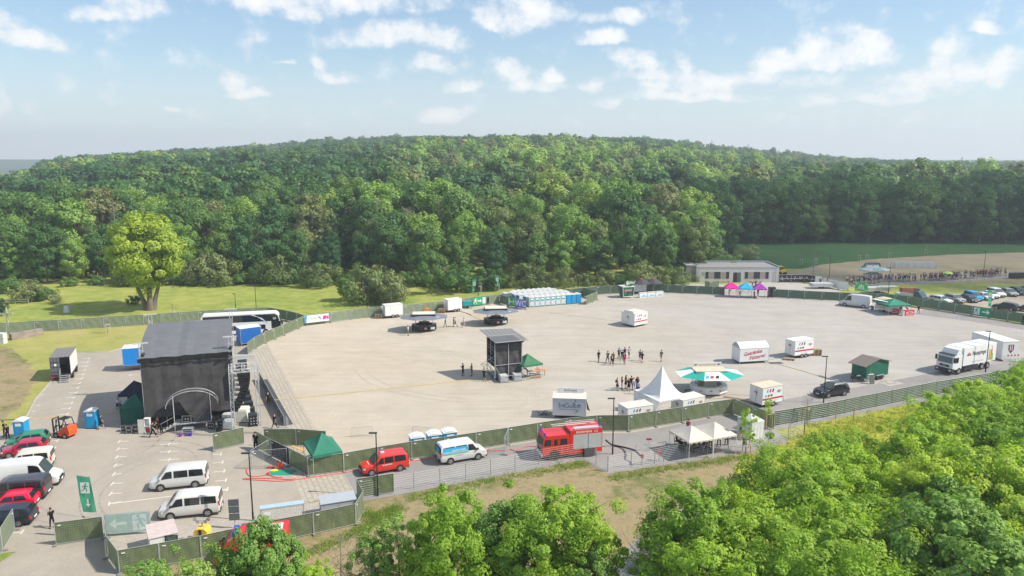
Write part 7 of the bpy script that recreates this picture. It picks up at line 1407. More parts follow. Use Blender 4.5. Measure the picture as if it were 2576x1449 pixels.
for i, x in enumerate((1610, 1650, 1710)): q = MB().box(0, .4, 0, .35, 0, .3).box(.02, .38, .02, .16, .3, .32).bd('carton', mat('cardboard', (.48, .33, .20), .8)); q.location = G('Y3', x, 1130 - i * 4); tag(q, ('left', 'middle', 'right')[i] + ' cardboard carton on the ground behind the crowd barrier', 'carton')
# ---------------------------------------------------------------- toilets
TB = mat('toilet_blue', (.01, .28, .55), .45, var=.05); TB2 = mat('toilet_mid_blue', (.015, .19, .45), .45, var=.05); TG = mat('toilet_white_grey', (.60, .63, .64), .45, var=.04); TT = mat('toilet_teal', (.02, .32, .40), .45)
def toilet(p, rzz, label, side=TB, doorm=TB, group=None, s=1.0, sign=True):
    q = thing('portable_toilet', label, 'portable toilet', p, rzz, group, s); w = 1.1
    MB().box(0, w, 0, w, .08, 2.05).bd('cabin', side, q); MB().box(-.03, w + .03, -.03, w + .03, 0, .10).bd('base', DKM, q)
    mb = MB(); N_ = 6; [mb.poly([(w * i / N_ - .04 + (.0), -.05, 2.05 + .18 * sin(math.pi * i / N_)), (w * (i + 1) / N_ + .0, -.05, 2.05 + .18 * sin(math.pi * (i + 1) / N_)), (w * (i + 1) / N_ + .0, w + .05, 2.05 + .18 * sin(math.pi * (i + 1) / N_)), (w * i / N_ - .04, w + .05, 2.05 + .18 * sin(math.pi * i / N_))], [(0, 1, 2, 3)]) for i in range(N_)]
    mb.poly([(-.04, -.05, 2.03)] + [(w * i / N_, -.05, 2.05 + .18 * sin(math.pi * i / N_)) for i in range(N_ + 1)] + [(w + .02, -.05, 2.03)], [tuple(range(N_ + 3))]); mb.box(-.05, w + .05, -.06, w + .06, 2.0, 2.06).bd('roof', WHT, q)
    MB().box(.14, .96, -.02, 0, .15, 1.95).bd('door', doorm, q); MB().box(.18, .55, -.026, -.02, .25, 1.2).box(.58, .92, -.026, -.02, .25, 1.2).bd('door_panel', side, q)
    if sign: MB().box(.25, .85, -.03, -.02, 1.5, 1.82).bd('door_sign', PLIN, q)
    return q
toilet(G('Z2', 1105, 375), R(5), 'single blue portable toilet by the green tent, next to the man in shorts'); q = toilet(G('Z2', 185, 512), R(5), 'single blue portable toilet behind the green hatchback')
for i, (x, y) in enumerate(((130, 470), (330, 440), (505, 412))):
    p = G('Y5', x, y, 2.05); p.z = 0; p = p * 1.010; toilet(p, R(20), ('left', 'middle', 'right')[i] + ' one of three white roofed toilets behind the front fence').scale = (1.25, 1.1, 1)
fr = [G('Y2', x, y) for x, y in ((540, 418), (1012, 380))]; d = (fr[1] - fr[0]) / 7; up = VC((-d.y, d.x, 0)).normalized(); rt = math.atan2(d.y, d.x)
for k in range(7): toilet(fr[0] + d * k, rt, 'white and teal portable toilet in the front row of the toilet block', TG, TT, 'white and teal toilets in the front row')
for k in range(3): toilet(fr[1] + d * (k + .05), rt, 'all blue portable toilet at the right end of the front row', TB, TB, 'blue toilets at the right end of the front row', sign=False)
for row, n, off in ((1, 9, -.3), (2.6, 10, -.9), (3.7, 10, -1.3), (5.3, 9, -1.0), (6.4, 8, -.4)):
    for k in range(n):
        a_ = toilet(fr[0] + d * (k + off) + up * (1.25 * row), rt, 'portable toilet with white roof in the middle of the toilet block' if 0 < k < n - 1 or row < 2 else 'blue portable toilet at the end of a rear row of the toilet block', TB2 if k < 2 else TB, TG, 'white roofed toilets in the block' if 0 < k < n - 1 or row < 2 else 'end toilets of the rear rows')
for k in range(2): toilet(fr[0] + d * (-2.6 + k * 1.15) + up * 6.5, rt, 'blue portable toilet at the left rear corner of the block', TB2, TB2, 'blue toilets at the left rear corner')
# ---------------------------------------------------------------- low building at the back
pa, pb = G('X1', 485, 468), G('X1', 1680, 470); o_, rz_, w = two(pa, pb); DB = 9.5; q = thing('service_building', 'long low pale building with a flat gravelled roof', 'building', o_, rz_); PL = mat('pale_render', (.56, .53, .50), .9, var=.04, scale=.6); TAU = mat('taupe_panel', (.34, .29, .25), .9, var=.05)
H_ = 3.7; MB().box(0, w, 0, DB, 0, H_).bd('wall', PL, q); MB().box(-2.2, 0, 1.2, DB, 0, H_ + .3).bd('side_wing', TAU, q); MB().box(.3, w - .3, .3, DB - .3, H_ + .02, H_ + .06).bd('roof', mat('roof_gravel', (.23, .215, .21), .95, var=.2, scale=4, bump=.4), q)
mb = MB(); FA = mat('grey_blue_flashing', (.28, .36, .40), .5, .3); [mb.box(*k) for k in ((-.08, w + .08, -.08, .25, H_ + .001, H_ + .12), (-.08, w + .08, DB - .25, DB + .08, H_ + .001, H_ + .45), (-.08, .25, .25, DB - .25, H_ + .001, H_ + .35), (w - .25, w + .08, .25, DB - .25, H_ + .001, H_ + .35), (-2.28, -.08, 1.1, 1.4, H_ + .301, H_ + .42), (-2.28, -1.9, 1.4, DB, H_ + .301, H_ + .42))]; mb.bd('roof_edge', FA, q)
X_ = lambda x: (x - 485) / (1680 - 485) * w; Z_ = lambda y: (468 - y) / (468 - 285) * H_
for x0, x1 in ((618, 662), (745, 835), (917, 962), (1188, 1233), (1315, 1405), (1487, 1533)): f = MB().box(X_(x0), X_(x1), -.03, .01, Z_(422), Z_(338)).bd('window', DKM, q); MB().box(X_(x0) + .12, X_(x1) - .12, -.04, -.03, Z_(422) + .12, Z_(338) - .12).bd('pane', GLS, f)
for x0, x1 in ((664, 743), (837, 915), (1236, 1313), (1407, 1485)): MB().box(X_(x0), X_(x1), -.02, .01, Z_(420), Z_(340)).bd('wall_panel', TAU, q)
MB().box(X_(1020), X_(1075), -.01, .02, 0, Z_(345)).bd('open_doorway', DKM, q); MB().box(X_(1075), X_(1130), -.12, -.04, 0, Z_(345)).bd('door', mat('steel_blue_door', (.09, .12, .16), .4), q)
for x in (520, 1633): MB().tube((X_(x), -.08, 0), (X_(x), -.08, Z_(308)), .05, 6).bd('downpipe', TAU, q)
for i, x in enumerate((870, 1340)): q2 = thing('bench', ('left', 'right')[i] + ' wooden bench against the wall of the low building', 'bench', world(o_, rz_, X_(x) - 1.6, -.9), rz_); MB().box(0, 3.2, 0, .5, .42, .5).bd('seat', WOOD, q2); [MB().box(u, u + .1, .05, .45, 0, .42).bd('leg', DKM, q2) for u in (.3, 2.8)]
# fence panels stored and bin
for i, (zn, x, y, n, L, lab) in enumerate((('X1', 228, 468, 9, 4.6, 'stack of spare steel fence panels left of the low building'), ('X2', 1010, 372, 14, 11, 'long stack of spare steel barriers on the dry field'), ('X2', 870, 375, 4, 6, 'low stack of spare steel barriers nearer to the black van'))):
    q = thing('stacked_barriers', lab, 'stacked barriers', G(zn, x, y), R(-6 if i else 3)); mb = MB()
    for k in range(n):
        yy = .28 * k; [mb.tube((0, yy, z), (L, yy, z), .02, 4) for z in (.1, .45, .8, 1.15, 1.5)]; [mb.tube((L * j / 6, yy, 0), (L * j / 6, yy, 1.6 + .2 * (j % 2)), .02, 4) for j in range(7)]
    mb.bd('frames', STEEL, q); mb = MB(); [mb.tube((L * j / 3, 0, .05), (L * j / 3, .28 * n, .05), .03, 4) for j in range(4)]; mb.bd('rack', STEEL, q)
simple('waste_bin', 'dark waste bin behind the wire cage left of the low building', 'bin', G('X1', 243, 362), 0, (('tub', PBLK, lambda m: m.box(0, 1.3, 0, .9, .1, 1.1)), ('lid', DKM, lambda m: m.prism([(-.03, 1.1), (1.33, 1.1), (1.2, 1.3), (.1, 1.3)], -.03, .93))))
for i, x in enumerate((2420, 2492)): simple('waste_bin', ('left', 'right')[i] + ' large black waste container at the far end of the queue', 'bin', G('X2', x, 505 - i * 4), 0, (('tub', PBLK, lambda m: m.box(0, 2.2, 0, 1.2, .15, 1.3)), ('lid', DKM, lambda m: m.prism([(-.03, 1.3), (2.23, 1.3), (2.1, 1.5), (.1, 1.5)], -.03, 1.23))))
cp_ = flat([G('X1', x, y, 1.92) for x, y in ((140, 252), (322, 245), (368, 245))]); [fence_panel(cp_[i], cp_[i + 1], None, 'bare wire fence panel of the small cage left of the low building', 'cage panels left of the building', cover=False) for i in range(2)]
a, b = flat([G('X1', 615, 442, 1.92), G('X1', 685, 460, 1.92)]); fence_panel(a, b, FGRN, 'green fence panel standing before the left end of the low building', None); a, b = flat([G('X1', 685, 460, 1.92), G('X1', 820, 448, 1.92)]); fence_panel(a, b, FGRN, 'second green fence panel before the low building, turned at an angle', None)
q = thing('excavator', 'yellow construction roller behind the right end of the low building', 'construction machine', G('X1', 1690, 352), 0, sc=.7); YM = mat('machine_yellow', (.75, .42, .02), .4); MB().prism([(0, .8), (2.4, .8), (2.4, 1.6), (1.0, 1.9), (0, 1.7)], -.8, .8).bd('body', YM, q); MB().box(-.2, 1.2, -.75, .75, 3.0, 3.12).bd('roof', YM, q); mb = MB(); [mb.tube((x, y, 1.7), (x, y, 3.0), .05, 5) for x in (0, 1.1) for y in (-.65, .65)]; mb.box(0.05, 1.05, -.6, .6, 1.7, 2.95); mb.bd('cab', GLSG, q); [MB().tube((x, -.8, .55), (x, .8, .55), .55, 14).bd('wheel', GUM, q) for x in (.2, 2.1)]
simple('tall_speaker', 'large black upright box at the right leg of the purple tent', 'loudspeaker', G('X1', 1545, 685), 0, (('box', BLKP, lambda m: m.box(0, 1.4, 0, 1.0, .05, 2.2)), ('base', DKM, lambda m: m.box(-.05, 1.45, -.05, 1.05, 0, .05))))
for i, x in enumerate((975, 1060, 1145, 1240)): barrier(G('X1', x, 640), G('X1', x + 28, 600), 'crowd barrier standing edge on under the entrance tents', 'lane barriers under the entrance tents')
# ---------------------------------------------------------------- street lamps
for zn, x, y, lab in (('Z6', 2292, 1240, 'dark lamp post in front of the red fire service van'), ('O', 637, 1310, 'dark lamp post by the grey wire cage cabinet'), ('O', 1541, 1143, 'dark lamp post behind the fire engine'), ('Y7', 1590, 1005, 'dark lamp post in front of the black off-road car'),
                      ('Y8', 2005, 700, 'dark lamp post in front of the delivery lorry'), ('Y1', 298, 553, 'thin lamp post behind the fence left of the left cooling trailer'), ('Y1', 2185, 358, 'thin lamp post between the two exit flags at the back'), ('Y2', 1168, 165, 'thin lamp post behind the toilet block against the wood'),
                      ('X1', 183, 492, 'thin lamp post left of the low building'), ('X1', 2412, 412, 'thin lamp post beyond the white banner panels'), ('X2', 922, 685, 'thin lamp post in front of the queue'), ('X2', 2083, 440, 'thin lamp post behind the right part of the queue'), ('Z4', 1693, 157, 'thin lamp post behind the coach')):
    lamp(G(zn, x, y), lab)
p = G('Z4', 1425, 107); lamp(p, 'small path lamp in the meadow behind the stage', H=3.0)
# ---------------------------------------------------------------- people
P_ = lambda zn, x, y: G(zn, x, y)
ppl = [
 ('Z3', 672, 838, 150, 'stand man in black looking down, left of the near single fence panel', 'fold', 'bl', 'bl', 'trousers', 'short', 'b', None),
 ('Z2', 60, 470, 200, 'person in black standing behind the green hatchback, left one', 'stand', 'bl', 'bl', 'trousers', 'short', 'd', None),
 ('Z2', 105, 515, 160, 'person in black standing behind the green hatchback, right one', 'stand', 'bl', 'bl', 'trousers', 'short', 'b', None),
 ('Z2', 1305, 375, 20, 'person in navy shirt and black shorts walking away by the blue toilet', 'walk', 'nv', 'bl', 'shorts', 'short', 'b', None),
 ('Z2', 1535, 120, 100, 'person in pale top sitting at the edge of the dark tent', 'sit', 'wh', 'bd', 'shorts', 'short', 'd', None),
 ('Z5', 590, 905, 0, 'person in black walking past the fire extinguisher cabinet', 'walk', 'bl', 'bl', 'trousers', 'short', 'd', None),
 ('Z5', 665, 850, 190, 'person in black at the foot of the stage stairs', 'stand', 'bl', 'bl', 'shorts', 'long', 'b', None),
 ('Z5', 715, 860, 200, 'person in black hoodie beside the stage stairs', 'bend', 'bl', 'bl', 'trousers', 'short', 'd', None),
 ('Z5', 2262, 447, 110, 'bald person in black walking along the stage barrier, farther one', 'walk', 'bl', 'bl', 'trousers', 'bald', 'd', None),
 ('Z5', 2352, 778, 60, 'bald person in black near the end of the stage barrier', 'walk2', 'bl', 'bl', 'trousers', 'bald', 'd', None),
 ('Z5', 2085, 1085, 90, 'bald security man in black with his back turned at the gate', 'stand', 'bl', 'bl', 'trousers', 'bald', 'd', None),
 ('Z5', 2072, 1060, 270, 'person in black half hidden behind the security man at the gate', 'stand', 'bl', 'bl', 'trousers', 'short', 'd', None),
 ('Y1', 990, 1030, 0, 'person in white shirt standing at the left black bar', 'stand', 'wh', 'kh', 'trousers', 'short', 'b', None),
 ('Y1', 1625, 893, 10, 'person in grey shirt and long trousers, first of the four walking behind the bars', 'walk', 'gy', 'kh', 'trousers', 'short', 'd', None),
 ('Y1', 1768, 888, 180, 'person in dark shirt and shorts, second of the four walking behind the bars', 'stand', 'nv', 'nv', 'shorts', 'short', 'd', None),
 ('Y1', 1796, 880, 185, 'person in pale blue shirt and shorts, third of the four walking behind the bars', 'walk2', 'lb', 'nv', 'shorts', 'short', 'b', None),
 ('Y1', 1945, 890, 190, 'person in white shirt striding, rightmost of the four behind the bars', 'walk', 'wh', 'lb', 'shorts', 'short', 'b', None),
 ('Y1', 2358, 505, 60, 'person in black beside the green exit banner on the back fence', 'stand', 'bl', 'bl', 'trousers', 'short', 'd', None),
 ('Y3', 435, 1080, 150, 'security person in black with arms folded, left one by the control tower', 'fold', 'bl', 'bl', 'trousers', 'short', 'd', None),
 ('Y3', 585, 1080, 200, 'security person in black with arms folded, right one by the control tower', 'fold', 'bl', 'bl', 'trousers', 'short', 'd', None),
 ('Y3', 797, 1178, 90, 'person in black and shorts at the foot of the control tower', 'stand', 'bl', 'bl', 'shorts', 'short', 'b', None),
 ('Y3', 1530, 1090, 200, 'person in grey bending under the green tent at the control tower', 'bend', 'gy', 'bd', 'trousers', 'short', 'd', None),
 ('Y2', 1430, 1115, 60, 'person in black with backpack, leftmost of the crossing walkers', 'walk', 'bl', 'bl', 'trousers', 'short', 'd', 'bl'),
 ('Y2', 1545, 1130, 60, 'person in dark top with backpack, second from the left of the walkers', 'walk2', 'bl', 'bl', 'trousers', 'short', 'b', 'gy'),
 ('Y2', 1600, 1163, 100, 'person in black with a brown bag in the middle walkers', 'walk', 'bl', 'bl', 'trousers', 'short', 'b', 'be'),
 ('Y2', 1620, 1140, 100, 'person with orange hair walking with a yellow bag', 'walk2', 'bl', 'bl', 'trousers', 'long', 'o', 'kh'),
 ('Y2', 1692, 1083, 90, 'person in black with a pale blue bag at the back of the walkers', 'walk', 'bl', 'bl', 'trousers', 'short', 'd', 'te'),
 ('Y2', 1730, 1108, 70, 'person in black holding things behind the pink backpack', 'walk2', 'bl', 'gy', 'trousers', 'short', 'd', None),
 ('Y2', 1765, 1085, 110, 'person with dark red hair in black among the walkers', 'stand', 'bl', 'bl', 'trousers', 'long', 'p', None),
 ('Y2', 1762, 1150, 75, 'grey haired person with a bright pink backpack', 'walk', 'bl', 'mr', 'trousers', 'short', 'g', 'pk'),
 ('Y2', 1822, 1073, 70, 'person in white shirt and khaki shorts, farthest of the walkers', 'walk', 'wh', 'kh', 'shorts', 'short', 'b', None),
 ('Y2', 1962, 1108, 60, 'person in black with backpack, left of the pair of walkers', 'stand', 'bl', 'bl', 'shorts', 'short', 'd', 'gy'),
 ('Y2', 1990, 1128, 50, 'person in dark dress, right of the pair of walkers', 'walk', 'bl', 'bl', 'shorts', 'short', 'd', None),
 ('Y2', 2235, 1115, 50, 'person in grey shirt and shorts walking alone, rightmost of the walkers', 'walk', 'gy', 'kh', 'shorts', 'short', 'd', None),
 ('Y4', 545, 718, 10, 'blond person in skirt with black backpack, leftmost of the standing group', 'stand', 'og' if 0 else 'sk', 'bl', 'skirt', 'long', 'l', 'bl'),
 ('Y4', 603, 703, 0, 'person in black top and blue jeans in the standing group', 'fold', 'bl', 'bd', 'trousers', 'long', 'b', None),
 ('Y4', 652, 688, 330, 'person with long dark hair in black in the standing group', 'hips', 'bl', 'bl', 'skirt', 'long', 'd', None),
 ('Y4', 690, 725, 90, 'blond person in black dress seen from behind in the standing group', 'stand', 'bl', 'bl', 'skirt', 'long', 'l', None),
 ('Y4', 722, 700, 270, 'person in black shirt at the back of the standing group', 'stand', 'bl', 'bl', 'trousers', 'short', 'd', None),
 ('Y4', 755, 715, 100, 'person in white shirt with orange cap seen from behind', 'stand', 'wh', 'lb', 'shorts', 'cap', 'o', None),
 ('Y4', 793, 700, 200, 'bald person in black at the right back of the standing group', 'fold', 'bl', 'bd', 'trousers', 'bald', 'b', None),
 ('Y4', 815, 765, 80, 'person in pale blue shirt and navy trousers at the right of the standing group', 'walk2', 'lb', 'nv', 'trousers', 'short', 'b', None),
 ('Y4', 805, 715, 120, 'long haired person in black beside the bald one', 'stand', 'bl', 'bl', 'trousers', 'long', 'b', None),
 ('X1', 1117, 695, 270, 'person in black under the cyan tent', 'hips', 'bl', 'bl', 'trousers', 'short', 'd', None),
 ('X1', 1328, 703, 200, 'person in black between the cyan and purple tents', 'fold', 'bl', 'bl', 'trousers', 'short', 'd', None),
 ('X1', 1380, 675, 270, 'person in black under the purple tent', 'stand', 'bl', 'bl', 'trousers', 'short', 'd', None),
 ('X1', 1525, 695, 0, 'person in black at the right leg of the purple tent', 'stand', 'bl', 'bl', 'trousers', 'short', 'd', None),
 ('X1', 962, 655, 0, 'person in black at the left leg of the magenta tent', 'stand', 'bl', 'bl', 'trousers', 'short', 'd', None),
 ('X1', 1300, 545, 300, 'person in grey bending behind the cyan tent', 'bend', 'gy', 'bl', 'trousers', 'short', 'g', None),
 ('X1', 1348, 545, 270, 'person in black standing behind the purple tent', 'stand', 'bl', 'bl', 'trousers', 'short', 'd', None),
 ('X1', 790, 440, 0, 'person in black before the windows of the low building', 'bend', 'bl', 'bl', 'trousers', 'short', 'd', None),
 ('X1', 2282, 515, 250, 'person in black standing by the white banner at the entrance', 'hips', 'bl', 'bl', 'trousers', 'short', 'd', None),
 ('X1', 2390, 505, 90, 'person in red shorts behind the small white board', 'stand', 'gy', 'og', 'shorts', 'short', 'b', None),
 ('X3', 2178, 900, 250, 'person in black walking up to the red counters', 'walk', 'bl', 'mr', 'trousers', 'short', 'd', None),
 ('X3', 1955, 905, 90, 'person in red shirt behind the right red counter', 'bend', 'rd', 'bd', 'trousers', 'short', 'd', None),
 ('X3', 1795, 880, 90, 'person in red shirt behind the left red counter', 'stand', 'rd', 'bl', 'trousers', 'short', 'b', None),
 ('X3', 1830, 870, 200, 'person in black under the green tent at the snack trailer', 'stand', 'bl', 'bl', 'trousers', 'short', 'd', None),
 ('X2', 2562, 1055, 200, 'person in black at the right end of the fence by the car park', 'stand', 'bl', 'bl', 'trousers', 'short', 'd', None),
 ('Y6', 985, 900, 350, 'person in dark shirt and shorts sitting under the left cream tent', 'sit', 'mr', 'bl', 'shorts', 'short', 'b', None),
 ('Y6', 1130, 770, 100, 'person behind the left cream tent, head and shoulders showing', 'stand', 'mr', 'bl', 'trousers', 'short', 'b', None),
 ('Y6', 1100, 960, 0, 'person in black crouching at the front corner of the left cream tent', 'sit', 'bl', 'bl', 'trousers', 'short', 'd', None),
 ('Y6', 1530, 920, 80, 'person in black standing in the right cream tent, left one', 'stand', 'bl', 'bl', 'trousers', 'short', 'b', None),
 ('Y6', 1625, 905, 110, 'person in black standing in the right cream tent, right one', 'stand', 'bl', 'bl', 'trousers', 'short', 'd', None),
 ('Y6', 1420, 960, 90, 'person in black standing between the two cream tents', 'stand', 'bl', 'bl', 'trousers', 'short', 'd', None),
 ('Y6', 1805, 835, 180, 'person in black behind the leafy sapling', 'stand', 'bl', 'og', 'shorts', 'short', 'd', None),
]
for k, (x, y, lw) in enumerate(((1040, 985, 'bl'), (1200, 990, 'bd'), (1265, 1000, 'bl'), (1330, 990, 'lb'), (1370, 985, 'bl'))):
    ppl.append(('Y6', x, y, 60 + 60 * k, ('first', 'second', 'third', 'fourth', 'fifth')[k] + ' from the left of the people seated in the shade of the cream tents', 'sit', 'bl', lw, 'trousers', 'short', 'bd'[k % 2], None))
for zn, x, y, f, lab, po, top, low, lg, hr_, hc, bg_ in ppl:
    lab = lab.replace('stand man', 'man'); q = person(G(zn, x, y), R(f), lab, po, top, low, lg, hr_, hc, bg_, h=rnd.uniform(1.70, 1.84), group=None)
    if po == 'sit': c = thing('folding_chair', 'x', 'chair', G(zn, x, y), R(f)); MB().box(-.22, .22, -.22, .22, .40, .43).bd('seat', DKM, c); MB().box(-.26, -.22, -.22, .22, .43, .85).bd('backrest', DKM, c); [MB().tube((a_, b_, 0), (a_, b_, .4), .015, 4).bd('leg', DKM, c) for a_ in (-.2, .2) for b_ in (-.2, .2)]; tag(c, 'dark chair of the ' + lab.split(',')[0].replace(' in the shade of the cream tents', '').replace(' at the front corner', ''))
# the queue: dense clusters along the rail, from the board to the bins (X2 coordinates)
def qline(x): return lerp_tab(x, [(440, 592), (700, 575), (900, 560), (1250, 548), (1700, 530), (2000, 508), (2370, 470)])
cl = [(445, 540, 7), (560, 640, 5), (600, 680, 6), (690, 780, 10), (800, 900, 8), (925, 1010, 6), (1020, 1140, 10), (1140, 1260, 8), (1280, 1350, 3), (1390, 1500, 9), (1500, 1600, 9), (1600, 1740, 12), (1745, 1850, 9), (1850, 2000, 11), (2030, 2120, 7), (2120, 2260, 16), (2270, 2375, 7)]
TOPS = ['bl', 'bl', 'bl', 'bl', 'wh', 'wh', 'wh', 'gy', 'mr', 'rd', 'lb', 'pk', 'nv']; TN = dict(bl='black', wh='white', gy='grey', mr='dark red', rd='red', lb='pale blue', pk='pink', nv='navy')
for x0, x1, n in cl:
    for k in range(int(n * 1.35)):
        x = rnd.uniform(x0, x1); p = G('X2', x, qline(x) - rnd.uniform(0, 14)); p.y += rnd.uniform(0, 3.2); tp = rnd.choice(TOPS); lw = rnd.choice(['bl', 'bl', 'bd', 'kh', 'lb', 'gy']); sh = rnd.choice(['shorts', 'shorts', 'trousers', 'skirt' if tp in ('bl', 'wh', 'pk') else 'shorts'])
        lab = 'person in a %s top and %s waiting in the long queue' % (TN[tp], dict(shorts='shorts', trousers='long trousers', skirt='a skirt')[sh])
        person(p, rnd.uniform(0, 6.28) if rnd.random() < .4 else R(180) + rnd.uniform(-.5, .5), lab, rnd.choice(['stand', 'stand', 'fold', 'hips', 'walk']), tp, lw, sh, rnd.choice(['short', 'short', 'long', 'cap']), rnd.choice('ddbbl'), rnd.choice([None] * 5 + ['bl', 'gy']), h=rnd.uniform(1.6, 1.88), group='queue, ' + lab[12:-27])
p = G('X2', 1640, 528); q = thing('umbrella', 'bright green umbrella held up in the queue', 'umbrella', p); mb = MB(); n = 10; [mb.face([(1.2 * cos(.628 * k), 1.2 * sin(.628 * k), 1.95), (1.2 * cos(.628 * (k + 1)), 1.2 * sin(.628 * (k + 1)), 1.95), (.6 * cos(.628 * (k + 1)), .6 * sin(.628 * (k + 1)), 2.3), (.6 * cos(.628 * k), .6 * sin(.628 * k), 2.3)]).face([(.6 * cos(.628 * k), .6 * sin(.628 * k), 2.3), (.6 * cos(.628 * (k + 1)), .6 * sin(.628 * (k + 1)), 2.3), (0, 0, 2.42)]) for k in range(n)]; mb.bd('canopy', mat('lime_cloth', (.38, .68, .10), .6), q); MB().tube((0, 0, 1.0), (0, 0, 2.5), .015, 5).bd('shaft', DKM, q)
# barriers along the queue
qb = [G('X2', x, y) for x, y in ((480, 600), (700, 585), (900, 572), (1250, 560), (1700, 540), (2000, 518), (2360, 492))]; k = 0
for a, b in zip(qb, qb[1:]):
    n = max(1, round((b - a).length / 2.5))
    for i in range(n): barrier(a.lerp(b, i / n), a.lerp(b, (i + 1) / n), 'grey crowd barrier in the line in front of the queue', 'barriers along the queue')
ground_poly('path', LANE, [G('X2', x, y) for x, y in ((380, 600), (480, 604), (900, 576), (1250, 564), (1700, 546), (2000, 522), (2400, 494), (2700, 470), (2700, 415), (2400, 445), (2200, 470), (1700, 505), (1250, 530), (900, 542), (600, 560))], 4, .2)
for i, (x0, y0, x1, y1) in enumerate(((0, 600, 60, 628), (680, 672, 830, 682))): q = thing('flat_trailer', ('white low structure behind the fence right of the purple tent', 'grey low trailer box just behind the fence')[i], 'trailer', G('X2', x0, y1), 0); MB().box(0, 5, 0, 2.2, .5, 1.3).bd('box', ALU, q); MB().tube((2.5, -.02, .3), (2.5, 2.2, .3), .3, 12).bd('wheel', GUM, q)
q = thing('market_rack', 'grey table frame and red crates behind the fence', 'crates', G('X2', 820, 690), 0); mb = MB(); [mb.tube((x, y, 0), (x, y, 1.7), .03, 4) for x in (0, 4) for y in (0, 1.5)]; mb.box(0, 4, 0, 1.5, 1.65, 1.72).bd('frame', STEEL, q); MB().box(5.0, 8.5, 0, 1.2, .2, 1.4).bd('crates', mat('crate_red', (.28, .10, .06), .8, var=.6, scale=2), q)
# ---------------------------------------------------------------- hoses and cable ramps
def curve_tube(name, pts, r, m, label, cat, sag=.0, wid=1.0):
    P = [VC(p) for p in pts]; out = []
    for i in range(len(P) - 1):
        p0, p1, p2, p3 = P[max(0, i - 1)], P[i], P[i + 1], P[min(len(P) - 1, i + 2)]
        for k in range(6):
            t = k / 6; out.append(.5 * ((2 * p1) + (p2 - p0) * t + (2 * p0 - 5 * p1 + 4 * p2 - p3) * t * t + (3 * p1 - p0 - 3 * p2 + p3) * t * t * t))
    out.append(P[-1]); mb = MB()
    for a, b in zip(out, out[1:]): mb.tube(a + VC((0, 0, r)), b + VC((0, 0, r)), r, 6)
    return tag(mb.bd(name, m), label, cat)
HOS = mat('fire_hose_red', (.60, .09, .06), .7, var=.15)
curve_tube('fire_hose', [G('Z6', x, y) for x, y in ((600, 890), (605, 940), (640, 985), (720, 992), (880, 975), (960, 1000), (1060, 1002))], .05, HOS, 'red fire hose curling from the gate foot', 'hose')
curve_tube('fire_hose', [G('Z6', x, y) for x, y in ((1240, 1010), (1180, 1030), (1000, 1022), (900, 1018), (740, 1015), (560, 1020), (620, 1032), (820, 1042), (1000, 1052), (1200, 1038), (1500, 995), (1800, 950), (2060, 905))], .05, HOS, 'long red fire hose doubled back and running towards the red van', 'hose')
curve_tube('fire_hose', [G('Y5', x, y) for x, y in ((90, 712), (300, 680), (430, 650))], .05, HOS, 'red fire hose between the red van and the white service van', 'hose')
curve_tube('fire_hose', [G('Y5', x, y) for x, y in ((970, 590), (1200, 582), (1260, 572), (1330, 585), (1440, 540), (1580, 540))], .05, HOS, 'red fire hose between the service van and the fire engine', 'hose')
curve_tube('suction_hose', [G('Y6', x, y, z) for x, y, z in ((75, 850, .8), (150, 905, .1), (300, 940, .1), (400, 965, .5), (450, 985, .9), (500, 1030, .8), (530, 1060, .9))], .09, BLKP, 'thick black suction hose from the fire engine to the hydrant', 'hose')
for x, y, lab in ((540, 1160, 'red hydrant where the black hose ends'), (760, 1105, 'red hydrant behind the wire fence, right one')): simple('hydrant', lab, 'hydrant', G('Y6', x, y), 0, (('standpipe', STEEL, lambda m: m.tube((0, 0, 0), (0, 0, .8), .05, 6)), ('head', REDP, lambda m: m.box(-.12, .12, -.1, .1, .75, 1.15))))
simple('hydrant_sign', 'small red sign on a post by the hydrants', 'sign', G('Y6', 625, 985), 0, (('post', STEEL, lambda m: m.tube((0, 0, 0), (0, 0, 1.35), .025, 5)), ('sign', REDP, lambda m: m.box(-.28, .28, -.02, .02, 1.25, 1.45))))
for k, (x0, y0, x1, y1) in enumerate(((460, 985, 605, 980), (645, 975, 850, 945), (850, 1045, 1015, 1075))): a, b = G('Y6', x0, y0), G('Y6', x1, y1); d = b - a; q = thing('hoop_rail', ('left', 'right', 'lower')[k] + ' low tubular hoop rail by the hydrants', 'rail', a, math.atan2(d.y, d.x)); MB().path([(0, 0, 0), (0, 0, .75), (d.length, 0, .75), (d.length, 0, 0)], .03, 6).bd('hoop', STEEL, q)
RAMP = mat('cable_ramp_yellow', (.46, .35, .15), .6, var=.15); RAMD = mat('cable_ramp_dark', (.08, .08, .08), .7)
def ramp_(pts, w, m, label, h=.05): o_ = strip('cable_ramp', m, pts, w, .01, h); return tag(o_, label, 'cable ramp')
ramp_([G('Y1', 2075, 690), G('Y1', 2290, 785)], .55, RAMP, 'wide yellow cable ramp between the right cooling trailer and the right black bar')
ramp_([G('Y1', 1860, 620), G('Y1', 1980, 650), G('Y1', 2075, 690)], .25, RAMD, 'dark cable mat running from the right cooling trailer'); ramp_([G('Y1', 890, 740), G('Y1', 945, 762)], .5, RAMP, 'short yellow cable ramp by the left cooling trailer')
ramp_([G('Z5', 2110, 385), G('Z5', 2560, 350), G('Y3', 0, 1215), G('Y3', 400, 1165), G('Y3', 780, 1130)], .20, RAMP, 'long yellow cable ramp from the stage to the control tower')
ramp_([G('Z2', 340, 255), G('Z2', 900, 208), G('Z2', 1540, 158)], .22, RAMP, 'long yellow cable ramp crossing the car park behind the forklift'); ramp_([G('Z2', 0, 262), G('Z2', 340, 252)], .18, RAMD, 'dark cable lying over the grass to the car park')
